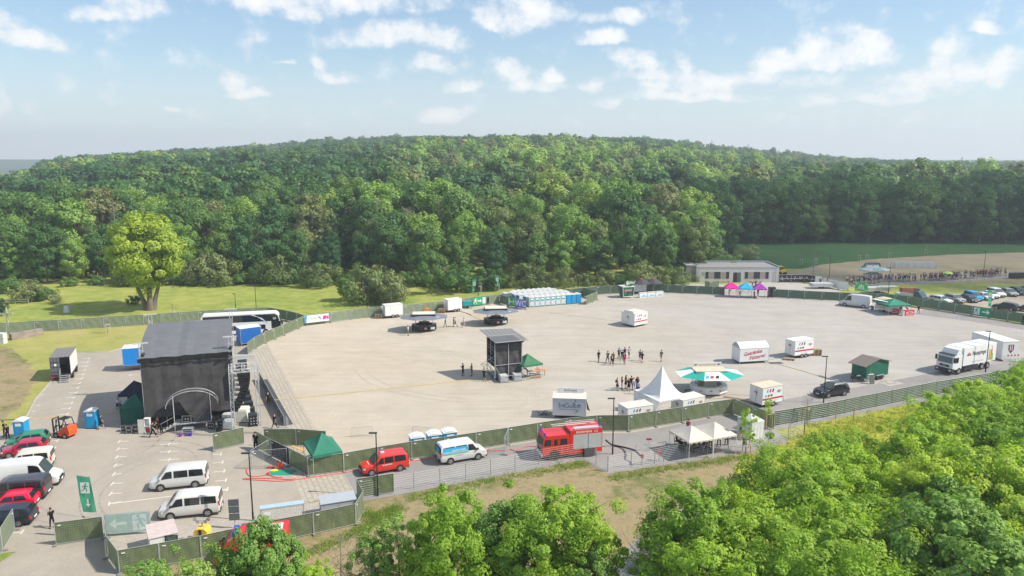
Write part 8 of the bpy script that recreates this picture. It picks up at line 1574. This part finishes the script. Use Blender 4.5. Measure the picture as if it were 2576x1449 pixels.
ramp_([G('Y7', 1005, 505), G('Y7', 1530, 655)], .16, RAMP, 'narrow yellow cable ramp from the arched trailer to the lane'); ramp_([G('Y7', 1530, 655), G('Y7', 1640, 690), G('Y7', 1760, 720)], .45, RAMD, 'dark rubber mat over cables left of the green hut')
ramp_([G('Y7', 300, 925), G('Y7', 500, 955), G('Y7', 620, 995), G('Y7', 780, 1045)], .5, mat('cable_board', (.22, .13, .07), .8), 'brown boards over cables behind the corner fence'); ramp_([G('Y7', 890, 492), G('Y7', 1060, 488)], 1.0, RAMD, 'dark mat at the drawbar of the arched trailer', h=.02)
curve_tube('cable', [G('Y8', x, y) for x, y in ((430, 850), (520, 830), (560, 870), (640, 868), (690, 850), (650, 835), (670, 830))], .025, BLKP, 'dark cable looped on the slab right of the green hut', 'cable')
curve_tube('barrier_tape', [G('Z6', 1640, 405, .9), G('Z6', 1800, 390, .8), G('Z6', 1945, 372, .9), ], .012, mat('tape_white', (.65, .55, .5), .6), 'red and white barrier tape from tent to crowd barrier', 'barrier tape')
# things by the gate
q = MB().poly([(0, 0, .0), (2.4, .0, .0), (2.9, 1.2, .0), (.35, 1.3, .0), (0, 0, .02), (2.4, 0, .02), (2.9, 1.2, .02), (.35, 1.3, .02)], [(4, 5, 6, 7), (0, 1, 5, 4), (1, 2, 6, 5), (2, 3, 7, 6), (3, 0, 4, 7)]).bd('tarpaulin', mat('teal_tarpaulin', (.01, .28, .18), .5)); q.location = G('Z6', 835, 972) + VC((0, 0, .03)); tag(q, 'green tarpaulin sheet with fire gear laid out on it', 'tarpaulin')
for i, x in enumerate((1008, 1055)): simple('fire_extinguisher', ('left', 'right')[i] + ' red fire extinguisher standing on the green tarpaulin', 'fire extinguisher', G('Z6', x, 892) + VC((0, 0, .05)), 0, (('tank', REDP, lambda m: m.tube((0, 0, 0), (0, 0, .62), .13, 10, .11)), ('valve', PBLK, lambda m: m.tube((0, 0, .62), (0, 0, .78), .04, 6).box(-.08, .08, -.02, .02, .74, .78))))
simple('folded_vest', 'neon yellow jacket crumpled on the green tarpaulin', 'jacket', G('Z6', 890, 920) + VC((0, 0, .05)), 0, (('cloth', mat('neon_yellow', (.62, .75, .03), .7), lambda m: m.poly([(0, 0, 0), (.5, -.1, .02), (.9, .1, 0), (.7, .3, .03), (.3, .25, 0), (.45, .1, .16)], [(0, 1, 5), (1, 2, 5), (2, 3, 5), (3, 4, 5), (4, 0, 5)])),))
simple('tool_rack', 'red and white low rack with fittings behind the yellow jacket', 'rack', G('Z6', 850, 885), 0, (('frame', ALU, lambda m: [m.tube((x, 0, 0), (x, 0, .3), .02, 4) for x in (0, .45, .9)] and m.box(0, .95, -.02, .02, .26, .3)), ('fittings', REDP, lambda m: m.box(.1, .85, -.08, .08, .02, .2))))
simple('red_sack', 'small red hose bundle at the edge of the green tarpaulin', 'hose', G('Z6', 880, 965), 0, (('bundle', REDP, lambda m: m.tube((0, 0, 0), (0, 0, .25), .2, 9, .12)),))
q = thing('bench', 'orange yellow bench inside the tent compound', 'bench', G('Z6', 1175, 650), R(-38)); MB().box(0, 2.0, 0, .28, .42, .46).bd('seat', mat('yellow_bench_wood', (.60, .36, .06), .6), q); [MB().tube((u, .14, 0), (u, .14, .42), .02, 4).bd('leg', DKM, q) for u in (.25, 1.75)]
# ---------------------------------------------------------------- cabinets, light mast, sign, bench block
def cab_(p, rzz, w, d, h, label, roofm, wall, over=.06, slope=.0, name='cabinet'):
    q = thing(name, label, 'cabinet', p, rzz); MB().box(0, w, 0, d, 0, h).bd('housing', wall, q); MB().poly([(-over, -over, h), (w + over, -over, h), (w + over, d + over, h + slope), (-over, d + over, h + slope), (-over, -over, h + .06), (w + over, -over, h + .06), (w + over, d + over, h + .06 + slope), (-over, d + over, h + .06 + slope)], [(0, 3, 2, 1), (4, 5, 6, 7), (0, 1, 5, 4), (1, 2, 6, 5), (2, 3, 7, 6), (3, 0, 4, 7)]).bd('roof', roofm, q); MB().mat(DKM).box(w * .5, w * .5 + .012, -.01, 0, .1, h - .05).bd('door_gap', None, q); return q
CG = mat('grey_cabinet', (.36, .39, .43), .5, var=.04)
a, b = flat([G('Z3', 1905, 975, 1.75), G('Z3', 2262, 890, 1.75)]); cab_(a, math.atan2((b - a).y, (b - a).x), (b - a).length, 2.5, 1.7, 'pinkish topped cabinet beside the back of the exit banner', mat('pinkish_roof', (.50, .42, .40), .7), WHT)
a, b = flat([G('Z7', 1865, 535, 1.6), G('Z7', 2310, 465, 1.6)]); cab_(a, math.atan2((b - a).y, (b - a).x), (b - a).length, 1.7, 1.55, 'large grey metal cabinet at the foot of the strip paving', CG, CG)
a, b = flat([G('Z7', 1090, 600, 1.75), G('Z7', 1640, 525, 1.75)]); d = b - a; L = d.length; q = thing('wire_cage', 'wire mesh cage box with a blue grey top edge', 'cage', a, math.atan2(d.y, d.x)); mb = MB(); [mb.path([(x, y, 0), (x, y, 1.75)], .04, 5) for x in (0, L) for y in (0, .6)]; [mb.tube((0, 0, z), (L, 0, z), .012, 4) for z in [.15 * k for k in range(1, 12)]]; [mb.tube((x, 0, 0), (x, 0, 1.75), .01, 4) for x in [L * k / 24 for k in range(25)]]; mb.bd('mesh', STEEL, q); MB().box(-.05, L + .05, -.05, .65, 1.72, 1.80).bd('top', mat('pale_blue_metal', (.36, .46, .52), .4), q); MB().box(.25, .75, -.03, -.02, 1.15, 1.45).bd('notice', PLIN, q)
q = thing('three_panel_sign', 'three dark grey square sign backs on one post', 'sign', G('Z7', 770, 840), R(8)); MB().tube((0, 0, 0), (0, 0, 2.6), .04, 6).bd('post', STEEL, q); [MB().box(-.42, .42, -.07, -.04, z, z + .58).bd('sign_panel', mat('sign_back_grey', (.11, .13, .14), .5), q) for z in (.75, 1.38, 2.0)]
q = thing('light_mast', 'yellow trailer light mast with four floodlights behind the near fence', 'light tower', G('Z7', 360, 990), 0, sc=.66); MB().prism([(-.75, .3), (.75, .3), (.85, .8), (.8, 1.4), (.5, 1.75), (-.5, 1.75), (-.8, 1.4), (-.85, .8)], -.7, .7).bd('hood', YEL, q); MB().box(-.18, .18, -.75, -.70, .3, 1.7).bd('mast_channel', DKM, q); MB().tube((0, 0, 1.0), (0, 0, 2.7), .09, 6).tube((-.9, 0, 2.6), (.9, 0, 2.6), .04, 5).bd('mast', ALU, q)
for x, z in ((-.8, 2.75), (-.45, 2.45), (.45, 2.45), (.85, 2.75)): MB().tube((x, -.15, z), (x, .12, z + .05), .24, 12, .12).bd('floodlight', RIMM, q)
q = MB().box(0, 3.6, 0, 1.2, 0, 1.05).bd('stone_block_bench', mat('brown_grey_stone', (.26, .215, .18), .9, var=.3, scale=1, bump=.3)); a, b = G('Z1', 155, 683), G('Z1', 562, 612); q.location = a; q.rotation_euler = (0, 0, math.atan2((b - a).y, (b - a).x)); q.scale = ((b - a).length / 3.6, 1, 1); tag(q, 'long brown grey stone block lying on the grass before the fence', 'stone block')
for i, (y, zz) in enumerate(((730, 0), (668, .9))): q = MB().box(-1.5, 0, 0, 1.0, zz, zz + .85).bd('concrete_block', mat('pale_concrete', (.55, .55, .53), .9, var=.06)); q.location = G('Z1', 48, 730); tag(q, ('lower', 'upper')[i] + ' of two stacked pale concrete blocks at the left edge', 'concrete block')
q = thing('wooden_cross', 'grey wooden cross standing on the meadow at the left', 'cross', G('X4', 88, 1128), 0); MB().box(-.12, .12, -.12, .12, 0, 3.0).bd('post', mat('grey_timber', (.42, .38, .34), .9), q); MB().box(-1.15, 1.15, -.13, .13, 1.75, 2.0).bd('crossbar', mat('grey_timber'), q)
q = MB().poly([(-.5, -.3, 0), (.5, -.3, 0), (.5, .3, 0), (-.5, .3, 0), (-.3, -.2, 1.3), (.3, -.2, 1.3), (.3, .2, 1.3), (-.3, .2, 1.3)], [(4, 5, 6, 7), (0, 1, 5, 4), (1, 2, 6, 5), (2, 3, 7, 6), (3, 0, 4, 7)]).bd('stone_marker', WHTC); q.location = G('X4', 762, 1000); tag(q, 'small white tapering stone in the meadow left of the lime tree', 'stone')
mb = MB(); [mb.box(-.9 + .4 * k, -.55 + .4 * k, .4, .7, 0, .35 + .1 * (k % 2)) for k in range(5)]; q = mb.bd('stone_pile', mat('rubble_stone', (.45, .40, .32), .9, var=.3)); q.location = G('X4', 755, 955); tag(q, 'low pile of pale stones behind the small white stone', 'stones')
q = thing('white_building', 'white building with a grey roof cut off by the left edge among trees', 'building', G('X4', -60, 580), 0); MB().box(-10, 4.5, 0, 7, 0, 3.6).bd('wall', WHT, q); MB().poly([(-10.5, -.6, 3.6), (5, -.6, 3.6), (4, 3.5, 5.0), (-10, 3.5, 5.0), (5, 7.5, 3.6), (-10.5, 7.5, 3.6)], [(0, 1, 2, 3), (1, 4, 2), (4, 5, 3, 2), (5, 0, 3)]).bd('roof', mat('grey_blue_flashing'), q)
q = thing('timber_rail', 'low timber rail on the slope at the left edge', 'rail', G('X4', 35, 905), R(4)); mb = MB(); [mb.tube((x, 0, 0), (x, 0, 1.0), .05, 5) for x in (0, 2.5, 5.2)]; mb.tube((0, 0, .95), (5.2, 0, .95), .05, 5).tube((0, 0, .5), (5.2, 0, .5), .05, 5).bd('rails', mat('grey_timber'), q)
q = thing('ambulance', 'red rescue vehicle with a blue light bar, half hidden by the near tree', 'rescue vehicle', G('O', 640, 1406), R(192)); MB().prism([(-2.6, .5), (2.7, .5), (2.75, 1.0), (2.3, 1.25), (1.7, 2.1), (.9, 2.35), (-2.6, 2.4)], -1, 1).bd('body', REDP, q); MB().box(-2.6, .5, -1.012, 1.012, 1.0, 1.25).bd('neon_stripe', mat('neon_yellow'), q)
MB().poly([(2.32, -.85, 1.28), (2.32, .85, 1.28), (1.74, .8, 2.05), (1.74, -.8, 2.05)], [(0, 1, 2, 3)]).bd('windscreen', GLSG, q); MB().box(1.0, 1.4, -.7, .7, 2.36, 2.55).bd('blue_light_bar', BLUL, q); bogie(q, 1.7, 0, 1.0, .36); bogie(q, -1.6, 0, 1.0, .36); MB().mat(WHT).box(-2.2, .4, -.6, .6, 2.4, 2.46).bd('roof_panel', None, q)
simple('advert_stand', 'small dark advert board fixed to the near fence', 'sign', G('O', 419, 1407), R(8), (('board', PBLK, lambda m: m.box(0, .95, -.05, 0, .9, 1.95)), ('post', DKM, lambda m: m.box(.1, .15, -.05, 0, 0, .9)), ('print', mat('dark_print', (.12, .16, .13), .5, var=.9, scale=6), lambda m: m.box(.08, .87, -.055, -.05, 1.0, 1.9))))
# ---------------------------------------------------------------- staked saplings, bushes, the lime tree
def stakes(p, label, H=1.9, crown=None, sc=1.0, m=WOOD, clab=None, bare=False, group=None):
    q = thing('young_tree', label, 'tree', p, rnd.uniform(0, 6), group); mb = MB(); pr = [(.45 * cos(2.09 * k), .45 * sin(2.09 * k)) for k in range(3)]
    for x, y in pr: mb.tube((x, y, 0), (x, y, H), .045, 5)
    for k in range(3): mb.tube((*pr[k], H - .1), (*pr[(k + 1) % 3], H - .1), .04, 4)
    mb.bd('support_stakes', m, q); MB().tube((0, 0, 0), (0, 0, H + 1.2), .035, 5, .02).bd('trunk', BARK, q)
    if crown: c = bpy.data.objects.new('crown', TREES[crown][0]); COL.objects.link(c); c.parent = q; c.location = (0, 0, H - 1.3); c.scale = (sc * .9, sc * .9, sc * 1.15)
    if bare: c = bpy.data.objects.new('branches', TW); COL.objects.link(c); c.parent = q; c.location = (0, 0, H * .6); c.scale = (.30, .30, .62)
    return q
stakes(G('Y6', 1880, 1000), 'leafy green sapling between two short stakes in front of the pale closed tent', .9, 'sap', 1.25)
stakes(G('Y7', 870, 1350), 'thin leafed sapling tied to three stakes at the corner fence', 2.0, 'sap', .75)
stakes(G('Y7', 1365, 1275), 'bare twigged sapling tied to stakes behind the wire fence', 1.9, None, bare=True)
GST = mat('pale_stake', (.48, .44, .38), .8)
stakes(G('Z1', 1385, 590), 'leafless sapling in pale stakes left of the stage', 1.7, None, m=GST, bare=True); stakes(G('Z4', 625, 262), 'leafless sapling in stakes behind the stage roof', 1.7, None, m=GST, bare=True)
for i, (zn, x, y) in enumerate((('Y1', 2218, 320), ('Y1', 480, 470), ('Y2', 115, 210), ('X1', 2015, 218), ('X1', 2220, 203), ('X1', 2180, 368), ('X2', 572, 287), ('X2', 660, 278), ('X2', 937, 250), ('X2', 1380, 210), ('X2', 1905, 570), ('X2', 38, 322), ('X2', 8, 465))): stakes(G(zn, x, y), 'sapling in a pale stake frame ' + ('between the exit flags', 'right of the thin lamp behind the left cooling trailer', 'beside the right exit flag', 'on the far meadow, left of two', 'on the far meadow, right of two', 'near the heartbeat banners', 'on the dry field, first of the far row', 'on the dry field, second of the far row', 'on the dry field, third of the far row', 'on the dry field, last of the far row', 'between queue and car park', 'at the left end of the dry field', 'beside the low building machine')[i], 1.8, 'sap' if i in (1, 2) else None, .8, m=GST, bare=i not in (1, 2))
for zn, x, y, h in (('Y7', 1747, 1210, 1.9), ('Y7', 1972, 1270, 2.0), ('Y8', 45, 1449, 2.0)): q = MB().tube((0, 0, 0), (0, 0, h), .05, 6).bd('wooden_stake', WOOD); q.location = G(zn, x, y); tag(q, 'single wooden stake in the flowering grass, ' + ('left', 'middle', 'right')[(x > 1800) + (x < 100) * 2] + ' one', 'stake')
# lime tree: several stems, wide pale crown
def lime(p):
    q = thing('lime_tree', 'large pale green lime tree with several thick stems on the meadow', 'tree', p); H, rad = 20.5, 7.0; r = random.Random(4); mb = MB()
    for a, lx, ly, rr in ((0, -2.4, .4, .42), (1, .3, -.3, .55), (2, 1.7, .6, .42), (3, -.6, 1.4, .35)):
        s = VC((lx * .28, ly * .25, -.3)); m1 = VC((lx * .6, ly * .6, 2.2)); m2 = VC((lx * 1.0, ly, 4.6)); top = VC((lx * 1.8, ly * 2, 15)); mb.tube(s, m1, rr * 1.7, 12, rr); mb.tube(m1, m2, rr, 12, rr * .8); mb.tube(m2, top, rr * .8, 9, .1)
        for k in range(12): an = r.uniform(0, 6.28); st_ = m2.lerp(top, r.uniform(.0, .85)); e = st_ + VC((cos(an) * r.uniform(2.5, 6), sin(an) * r.uniform(2.5, 6), r.uniform(.2, 3))); mb.tube(st_, e, .2, 6, .04)
    mb.bd('trunk', BARK, q); cs, rr = [], []
    while len(cs) < 185:
        x, y, z = r.uniform(-1, 1), r.uniform(-1, 1), r.uniform(-1, 1); d2 = x * x + y * y + z * z
        if .06 < d2 < 1:
            w = 1.0 if z > -.2 else 1 - (-.2 - z) * .75; cs.append((x * rad * w * (1 + .12 * sin(z * 9)), y * rad * w, 11.6 + z * 8.0)); rr.append(r.uniform(.9, 1.9))
    c = bpy.data.objects.new('crown', leaf_mesh('crown', cs, rr, 230, .46, LEAVES['lime'], 77)); COL.objects.link(c); c.parent = q
lime(G('Z1', 1935, 290))
BL = lambda s: s
for i, (zn, x, y, k, sc, lab) in enumerate((
    ('X4', 1535, 905, 'bushg', .42, 'small round dark bush under the lime tree'), ('X4', 290, 660, 'n2', 1.4, 'dense round green tree on the slope at the left'), ('X4', 330, 600, 'm4', .8, 'bright green tree behind the round one at the far left'),
    ('X4', 740, 570, 'm4', .62, 'slim green tree left of the lime tree'), ('X4', 1030, 600, 'bush', 1.5, 'wide olive bush left of the lime tree'), ('X4', 640, 575, 'bushg', 1.2, 'green bush between the slim tree and the meadow'), ('X4', 510, 860, 'bushg', .7, 'round green bush on the left meadow'),
    ('X4', 290, 880, 'bush', .9, 'grey green bush by the timber rail'), ('X4', 120, 780, 'bushg', .9, 'low green bush on the left slope'), ('X4', 20, 1045, 'm2', .22, 'small yellow green conifer shaped shrub at the left edge'), ('X4', 30, 560, 'bushg', 1.0, 'green bush before the white building'),
    ('X4', 2350, 680, 'bush', 1.5, 'broad olive bush right of the lime tree'), ('X4', 2550, 690, 'bush', 1.3, 'second broad olive bush right of the lime tree'), ('X4', 2250, 560, 'm4', .8, 'pale green tree right of the lime tree'), ('X4', 630, 900, 'bushf', .45, 'low bush with cream blossom left of the lime tree'),
    ('O', 700, 715, 'bush', 1.35, 'olive bush at the wood edge, left of the tall pale trunks'), ('O', 800, 722, 'bush', 1.1, 'low olive bush at the wood edge above the slanting fence'), ('O', 915, 762, 'bush', 1.55, 'large olive brown bush mass behind the left cooling trailer'), ('O', 975, 762, 'bush', 1.3, 'olive bush right of the largest one behind the cooling trailer'),
    ('O', 865, 755, 'm4', .3, 'small bright green shrub before the olive bushes'), ('O', 1085, 740, 'm0', .62, 'fresh green small tree behind the fence between the cooling trailers'), ('O', 1160, 735, 'bushg', 1.4, 'grey green bush left of the exit flags'), ('O', 1225, 730, 'bushg', 1.2, 'green bush between the two exit flags'),
    ('X1', 740, 195, 'bushf', 1.1, 'bush covered in white blossom behind the low building'), ('O', 1880, 665, 'bushf', 1.2, 'blossoming bush at the foot of the dark trees'), ('O', 1790, 655, 'm2', .75, 'dark green tree left of the blossoming bush'), ('O', 1830, 690, 'bushg', 1.2, 'green bush just behind the low building roof'), ('O', 1730, 700, 'bushg', 1.0, 'dark bush left of the low building'))):
    p = G(zn, x, y); nm = 'bush' if k.startswith('bush') else 'broadleaf_tree'; put_tree(k, p, lab, nm, 'bush' if nm == 'bush' else 'tree', None, sc)
for k in range(34):   # shrubs at the foot of the wood
    x = -105 + k * 4.7 + rnd.uniform(-1.5, 1.5); y = edge_y(x) - 4.5 + rnd.uniform(-2, 1); kk = rnd.choice(['bush', 'bushg', 'bushg', 'bush']); put_tree(kk, (x, y, terr(x, y) - .2), ('olive' if kk == 'bush' else 'green') + ' shrub at the foot of the wood beyond the meadow', 'bush', 'bush', 'olive shrubs at the foot of the wood' if kk == 'bush' else 'green shrubs at the foot of the wood', rnd.uniform(.6, 1.25))
for k, (px, py) in enumerate(((1100, 690), (735, 690), (1120, 680), (130, 640), (225, 650), (455, 610), (930, 640), (1000, 560), (860, 560), (640, 540), (760, 500))):
    p = G('O', px, max(py, 700)); x, y = p.x, p.y + 10; q = thing('dead_tree', 'bare pale dead tree sticking out of the green wood', 'tree', (x, y + k, terr(x, y + k)), k, 'bare dead trees in the wood', 1.35); c = bpy.data.objects.new('trunk', BD[k % 2]); COL.objects.link(c); c.parent = q
# ---------------------------------------------------------------- near trees
def at_top(px, py, H): p = G('O', px, py, H); p.z = 0; return p
near = [(1350, 1240, 'n1', 1.0, 8.6, 'broad fresh green tree in the middle of the near row, left half of the pair'), (1440, 1240, 'n0', 1.0, 8.6, 'deeper green tree in the middle of the near row, right half of the pair'), (1250, 1265, 'n2', .9, 7.5, 'pale feathery tree just left of the near middle pair'),
        (1130, 1232, 'n3', .62, 9.6, 'slender pointed chestnut tree standing in front of the soil bank'), (1000, 1290, 'ash', .85, 7, 'pale green young tree left of the pointed chestnut'), (930, 1340, 'ash', .8, 5.6, 'small light tree over the soil bank'), (640, 1305, 'n2', .5, 8.2, 'lime green tree in front of the near fence'),
        (700, 1350, 'n2', .6, 6.8, 'bright tree right of the lime green one'), (485, 1392, 'ash', 1.0, 6.8, 'feathery green tree in front of the rescue vehicle'), (385, 1392, 'ash', .95, 6.6, 'feathery green tree over the left corner of the near fence'), (565, 1402, 'ash', .9, 6.2, 'feathery tree with orange flowers before the rescue vehicle'), (780, 1415, 'n0', .6, 5, 'low green tree below the creased fence'),
        (1060, 1385, 'n1', .6, 5.6, 'dark leafed low tree under the pointed chestnut'), (1490, 1365, 'ash', .7, 6.2, 'light feathery tree leaning over the path'), (340, 1430, 'ash', .85, 6, 'low feathery tree at the bottom edge on the left')]
def fit(k, px, py, H, sc, lab, grp=None, nm='broadleaf_tree'):
    s = H / TREES[k][2]; p = at_top(px, py, H); return put_tree(k, p, lab, nm, 'tree', grp, s * sc ** .0 * (sc / 1.0) ** .5, sz=s)
for px, py, k, sc, H, lab in near: fit(k, px, py, H, sc, lab)
for i, (px, py) in enumerate(((850, 1330), (1010, 1330), (1640, 1330), (1690, 1350), (1170, 1345), (880, 1380), (1730, 1390))):
    p = at_top(px, py, 5); q = thing('bare_shrub', 'leafless twiggy shrub among the near trees', 'shrub', p, i, 'leafless shrubs among the near trees'); c = bpy.data.objects.new('twigs', TW); COL.objects.link(c); c.parent = q; c.scale = (.8, .8, 1.15)
# the grove bottom right
edge = [(7.5, 43.5), (13, 48), (20, 52.5), (28, 56.8), (36, 61), (43, 66), (52, 73), (66, 88)]
k = 0
for row in range(9):
    x = 11.2 + row * .2
    while x < 62:
        y = lerp_tab(x, edge) - row * 4.0 + rnd.uniform(-1.0, 1.0)
        if y > 17 and abs(x) < .80 * y + 8:
            key = rnd.choice(['n0', 'n1', 'n3', 'n0', 'n3', 'n2']) if row else rnd.choice(['n0', 'n1', 'n3']); H = min(rnd.uniform(7.2, 10.9) + (.8 if row > 2 else 0), 11.2); s = H / TREES[key][2]
            s *= (.86, .94)[row] if row < 2 else 1
            lab = {'n0': 'fresh green tree in the dense grove at the lower right', 'n1': 'broad green tree in the dense grove at the lower right', 'n2': 'yellow green tree in the dense grove at the lower right', 'n3': 'mid green tree in the dense grove at the lower right'}[key]
            put_tree(key, (x + rnd.uniform(-.6, .6), y, -.1), lab, 'broadleaf_tree', 'tree', lab.replace(' tree ', ' trees ', 1), s); k += 1
        x += rnd.uniform(3.9, 4.9)
print('grove', k)
# ---------------------------------------------------------------- grass tufts along the fences and on the banks
def tufts(name, polys, n, size, m, label):
    rs = np.random.RandomState(len(name) + n); V = []
    for poly in polys:
        P = np.array([(p.x, p.y) for p in poly]); cnt = n // len(polys)
        u = rs.rand(cnt); seg = rs.randint(0, len(P) - 1, cnt); base = P[seg] + (P[seg + 1] - P[seg]) * u[:, None] + rs.normal(size=(cnt, 2)) * .45
        cl = np.repeat(base, 5, 0) + rs.normal(size=(cnt * 5, 2)) * .16; V.append(cl)
    B = np.concatenate(V); k = len(B); a = rs.rand(k) * 6.28; h = size * (.5 + rs.rand(k)); w = .02 + .02 * rs.rand(k); ln = rs.normal(size=(k, 2)) * .12
    X = np.stack([np.stack([B[:, 0] - np.cos(a) * w, B[:, 1] - np.sin(a) * w, np.zeros(k)], 1), np.stack([B[:, 0] + np.cos(a) * w, B[:, 1] + np.sin(a) * w, np.zeros(k)], 1), np.stack([B[:, 0] + ln[:, 0], B[:, 1] + ln[:, 1], h], 1)], 1).reshape(-1, 3)
    me = bpy.data.meshes.new(name); me.vertices.add(3 * k); me.vertices.foreach_set('co', X.ravel()); me.loops.add(3 * k); me.loops.foreach_set('vertex_index', np.arange(3 * k, dtype=np.int32)); me.polygons.add(k); me.polygons.foreach_set('loop_start', np.arange(0, 3 * k, 3, dtype=np.int32)); me.polygons.foreach_set('loop_total', np.full(k, 3, dtype=np.int32)); me.materials.append(m); me.update(calc_edges=True)
    o_ = bpy.data.objects.new(name, me); COL.objects.link(o_); return tag(o_, label, name, kind='stuff')
TUF = leaf_mat('grass_blades', (.18, .27, .05), (.23, .31, .06), (.27, .33, .08))
tufts('weeds', [O(1040, 1252, 1170, 1222, 1300, 1198, 1414, 1176, 1475, 1166), O(1530, 1205, 1660, 1182, 1780, 1165, 1890, 1146), O(905, 1290, 960, 1300, 1000, 1280), O(760, 1400, 900, 1340, 960, 1300)], 2600, .17, TUF, 'weeds growing along the foot of the wire fence')
YB = leaf_mat('yellow_grass_blades', (.22, .25, .03), (.26, .28, .035), (.30, .30, .05))
bank = [O(1900 + 30 * k, 1120 + 8 * (k % 3) - 1 * k, 2500 + 5 * k, 990 + 9 * k) for k in range(6)] + [O(2000, 1080 + 8 * k, 2500, 985 + 8 * k) for k in range(6)]
tufts('tall_grass', bank, 2500, .18, YB, 'tall yellow green flowering grass on the bank')
# ---------------------------------------------------------------- passing cloud that shades the far right
import bmesh
def cloud(cx, cy, rx, ry, z0, th, seed):
    bm = bmesh.new(); bmesh.ops.create_icosphere(bm, subdivisions=5, radius=1); o_ = None
    from mathutils import noise as NZ
    for v in bm.verts:
        n = NZ.fractal(v.co * 1.6 + VC((seed, 0, 0)), .8, 2.1, 5); f = 1 + .28 * n
        v.co = VC((v.co.x * rx * f, v.co.y * ry * f, (v.co.z * th * (1 if v.co.z > 0 else .35)) * (1 + .4 * n)))
    me = bpy.data.meshes.new('cloud'); bm.to_mesh(me); bm.free(); me.polygons.foreach_set('use_smooth', [True] * len(me.polygons))
    m = bpy.data.materials.get('cloud_white') or bpy.data.materials.new('cloud_white'); m.use_nodes = True; t = NT(m.node_tree)
    if len(t.n) < 4:
        b = t.n['Principled BSDF']; b.inputs['Base Color'].default_value = (.85, .87, .9, 1); b.inputs['Roughness'].default_value = 1; tr = t.new('ShaderNodeBsdfTransparent'); ms = t.new('ShaderNodeMixShader'); lw = t.new('ShaderNodeLayerWeight', i_Blend=.5)
        gm = t.new('ShaderNodeNewGeometry'); nz = t.noise(gm.outputs['Position'], .012, 5, .6); f = t.math('ADD', t.math('MULTIPLY', nz, .75), -.02, clamp=True); t.link(f, ms.inputs[0]); t.link(tr.outputs[0], ms.inputs[1]); t.link(b.outputs[0], ms.inputs[2]); t.link(ms.outputs[0], t.n['Material Output'].inputs[0])
    me.materials.append(m); o_ = bpy.data.objects.new('cloud', me); COL.objects.link(o_); o_.location = VC((cx, cy, 0)) + SDIR * (z0 / SDIR.z); return tag(o_, 'puffy fair weather cloud drifting above the valley', kind='structure')
cloud(182, 240, 128, 92, 620, 60, 3)
# ---------------------------------------------------------------- haze
hm = bpy.data.materials.new('haze'); hm.use_nodes = True; hm.node_tree.nodes.clear()
pv = hm.node_tree.nodes.new('ShaderNodeVolumePrincipled'); pv.inputs['Density'].default_value = .00036; pv.inputs['Color'].default_value = (.84, .92, 1, 1); pv.inputs['Anisotropy'].default_value = .2
ho = hm.node_tree.nodes.new('ShaderNodeOutputMaterial'); hm.node_tree.links.new(pv.outputs[0], ho.inputs['Volume'])
hb = MB().box(-2600, 2600, -150, 3000, -8, 130).bd('haze', hm); tag(hb, kind='stuff')
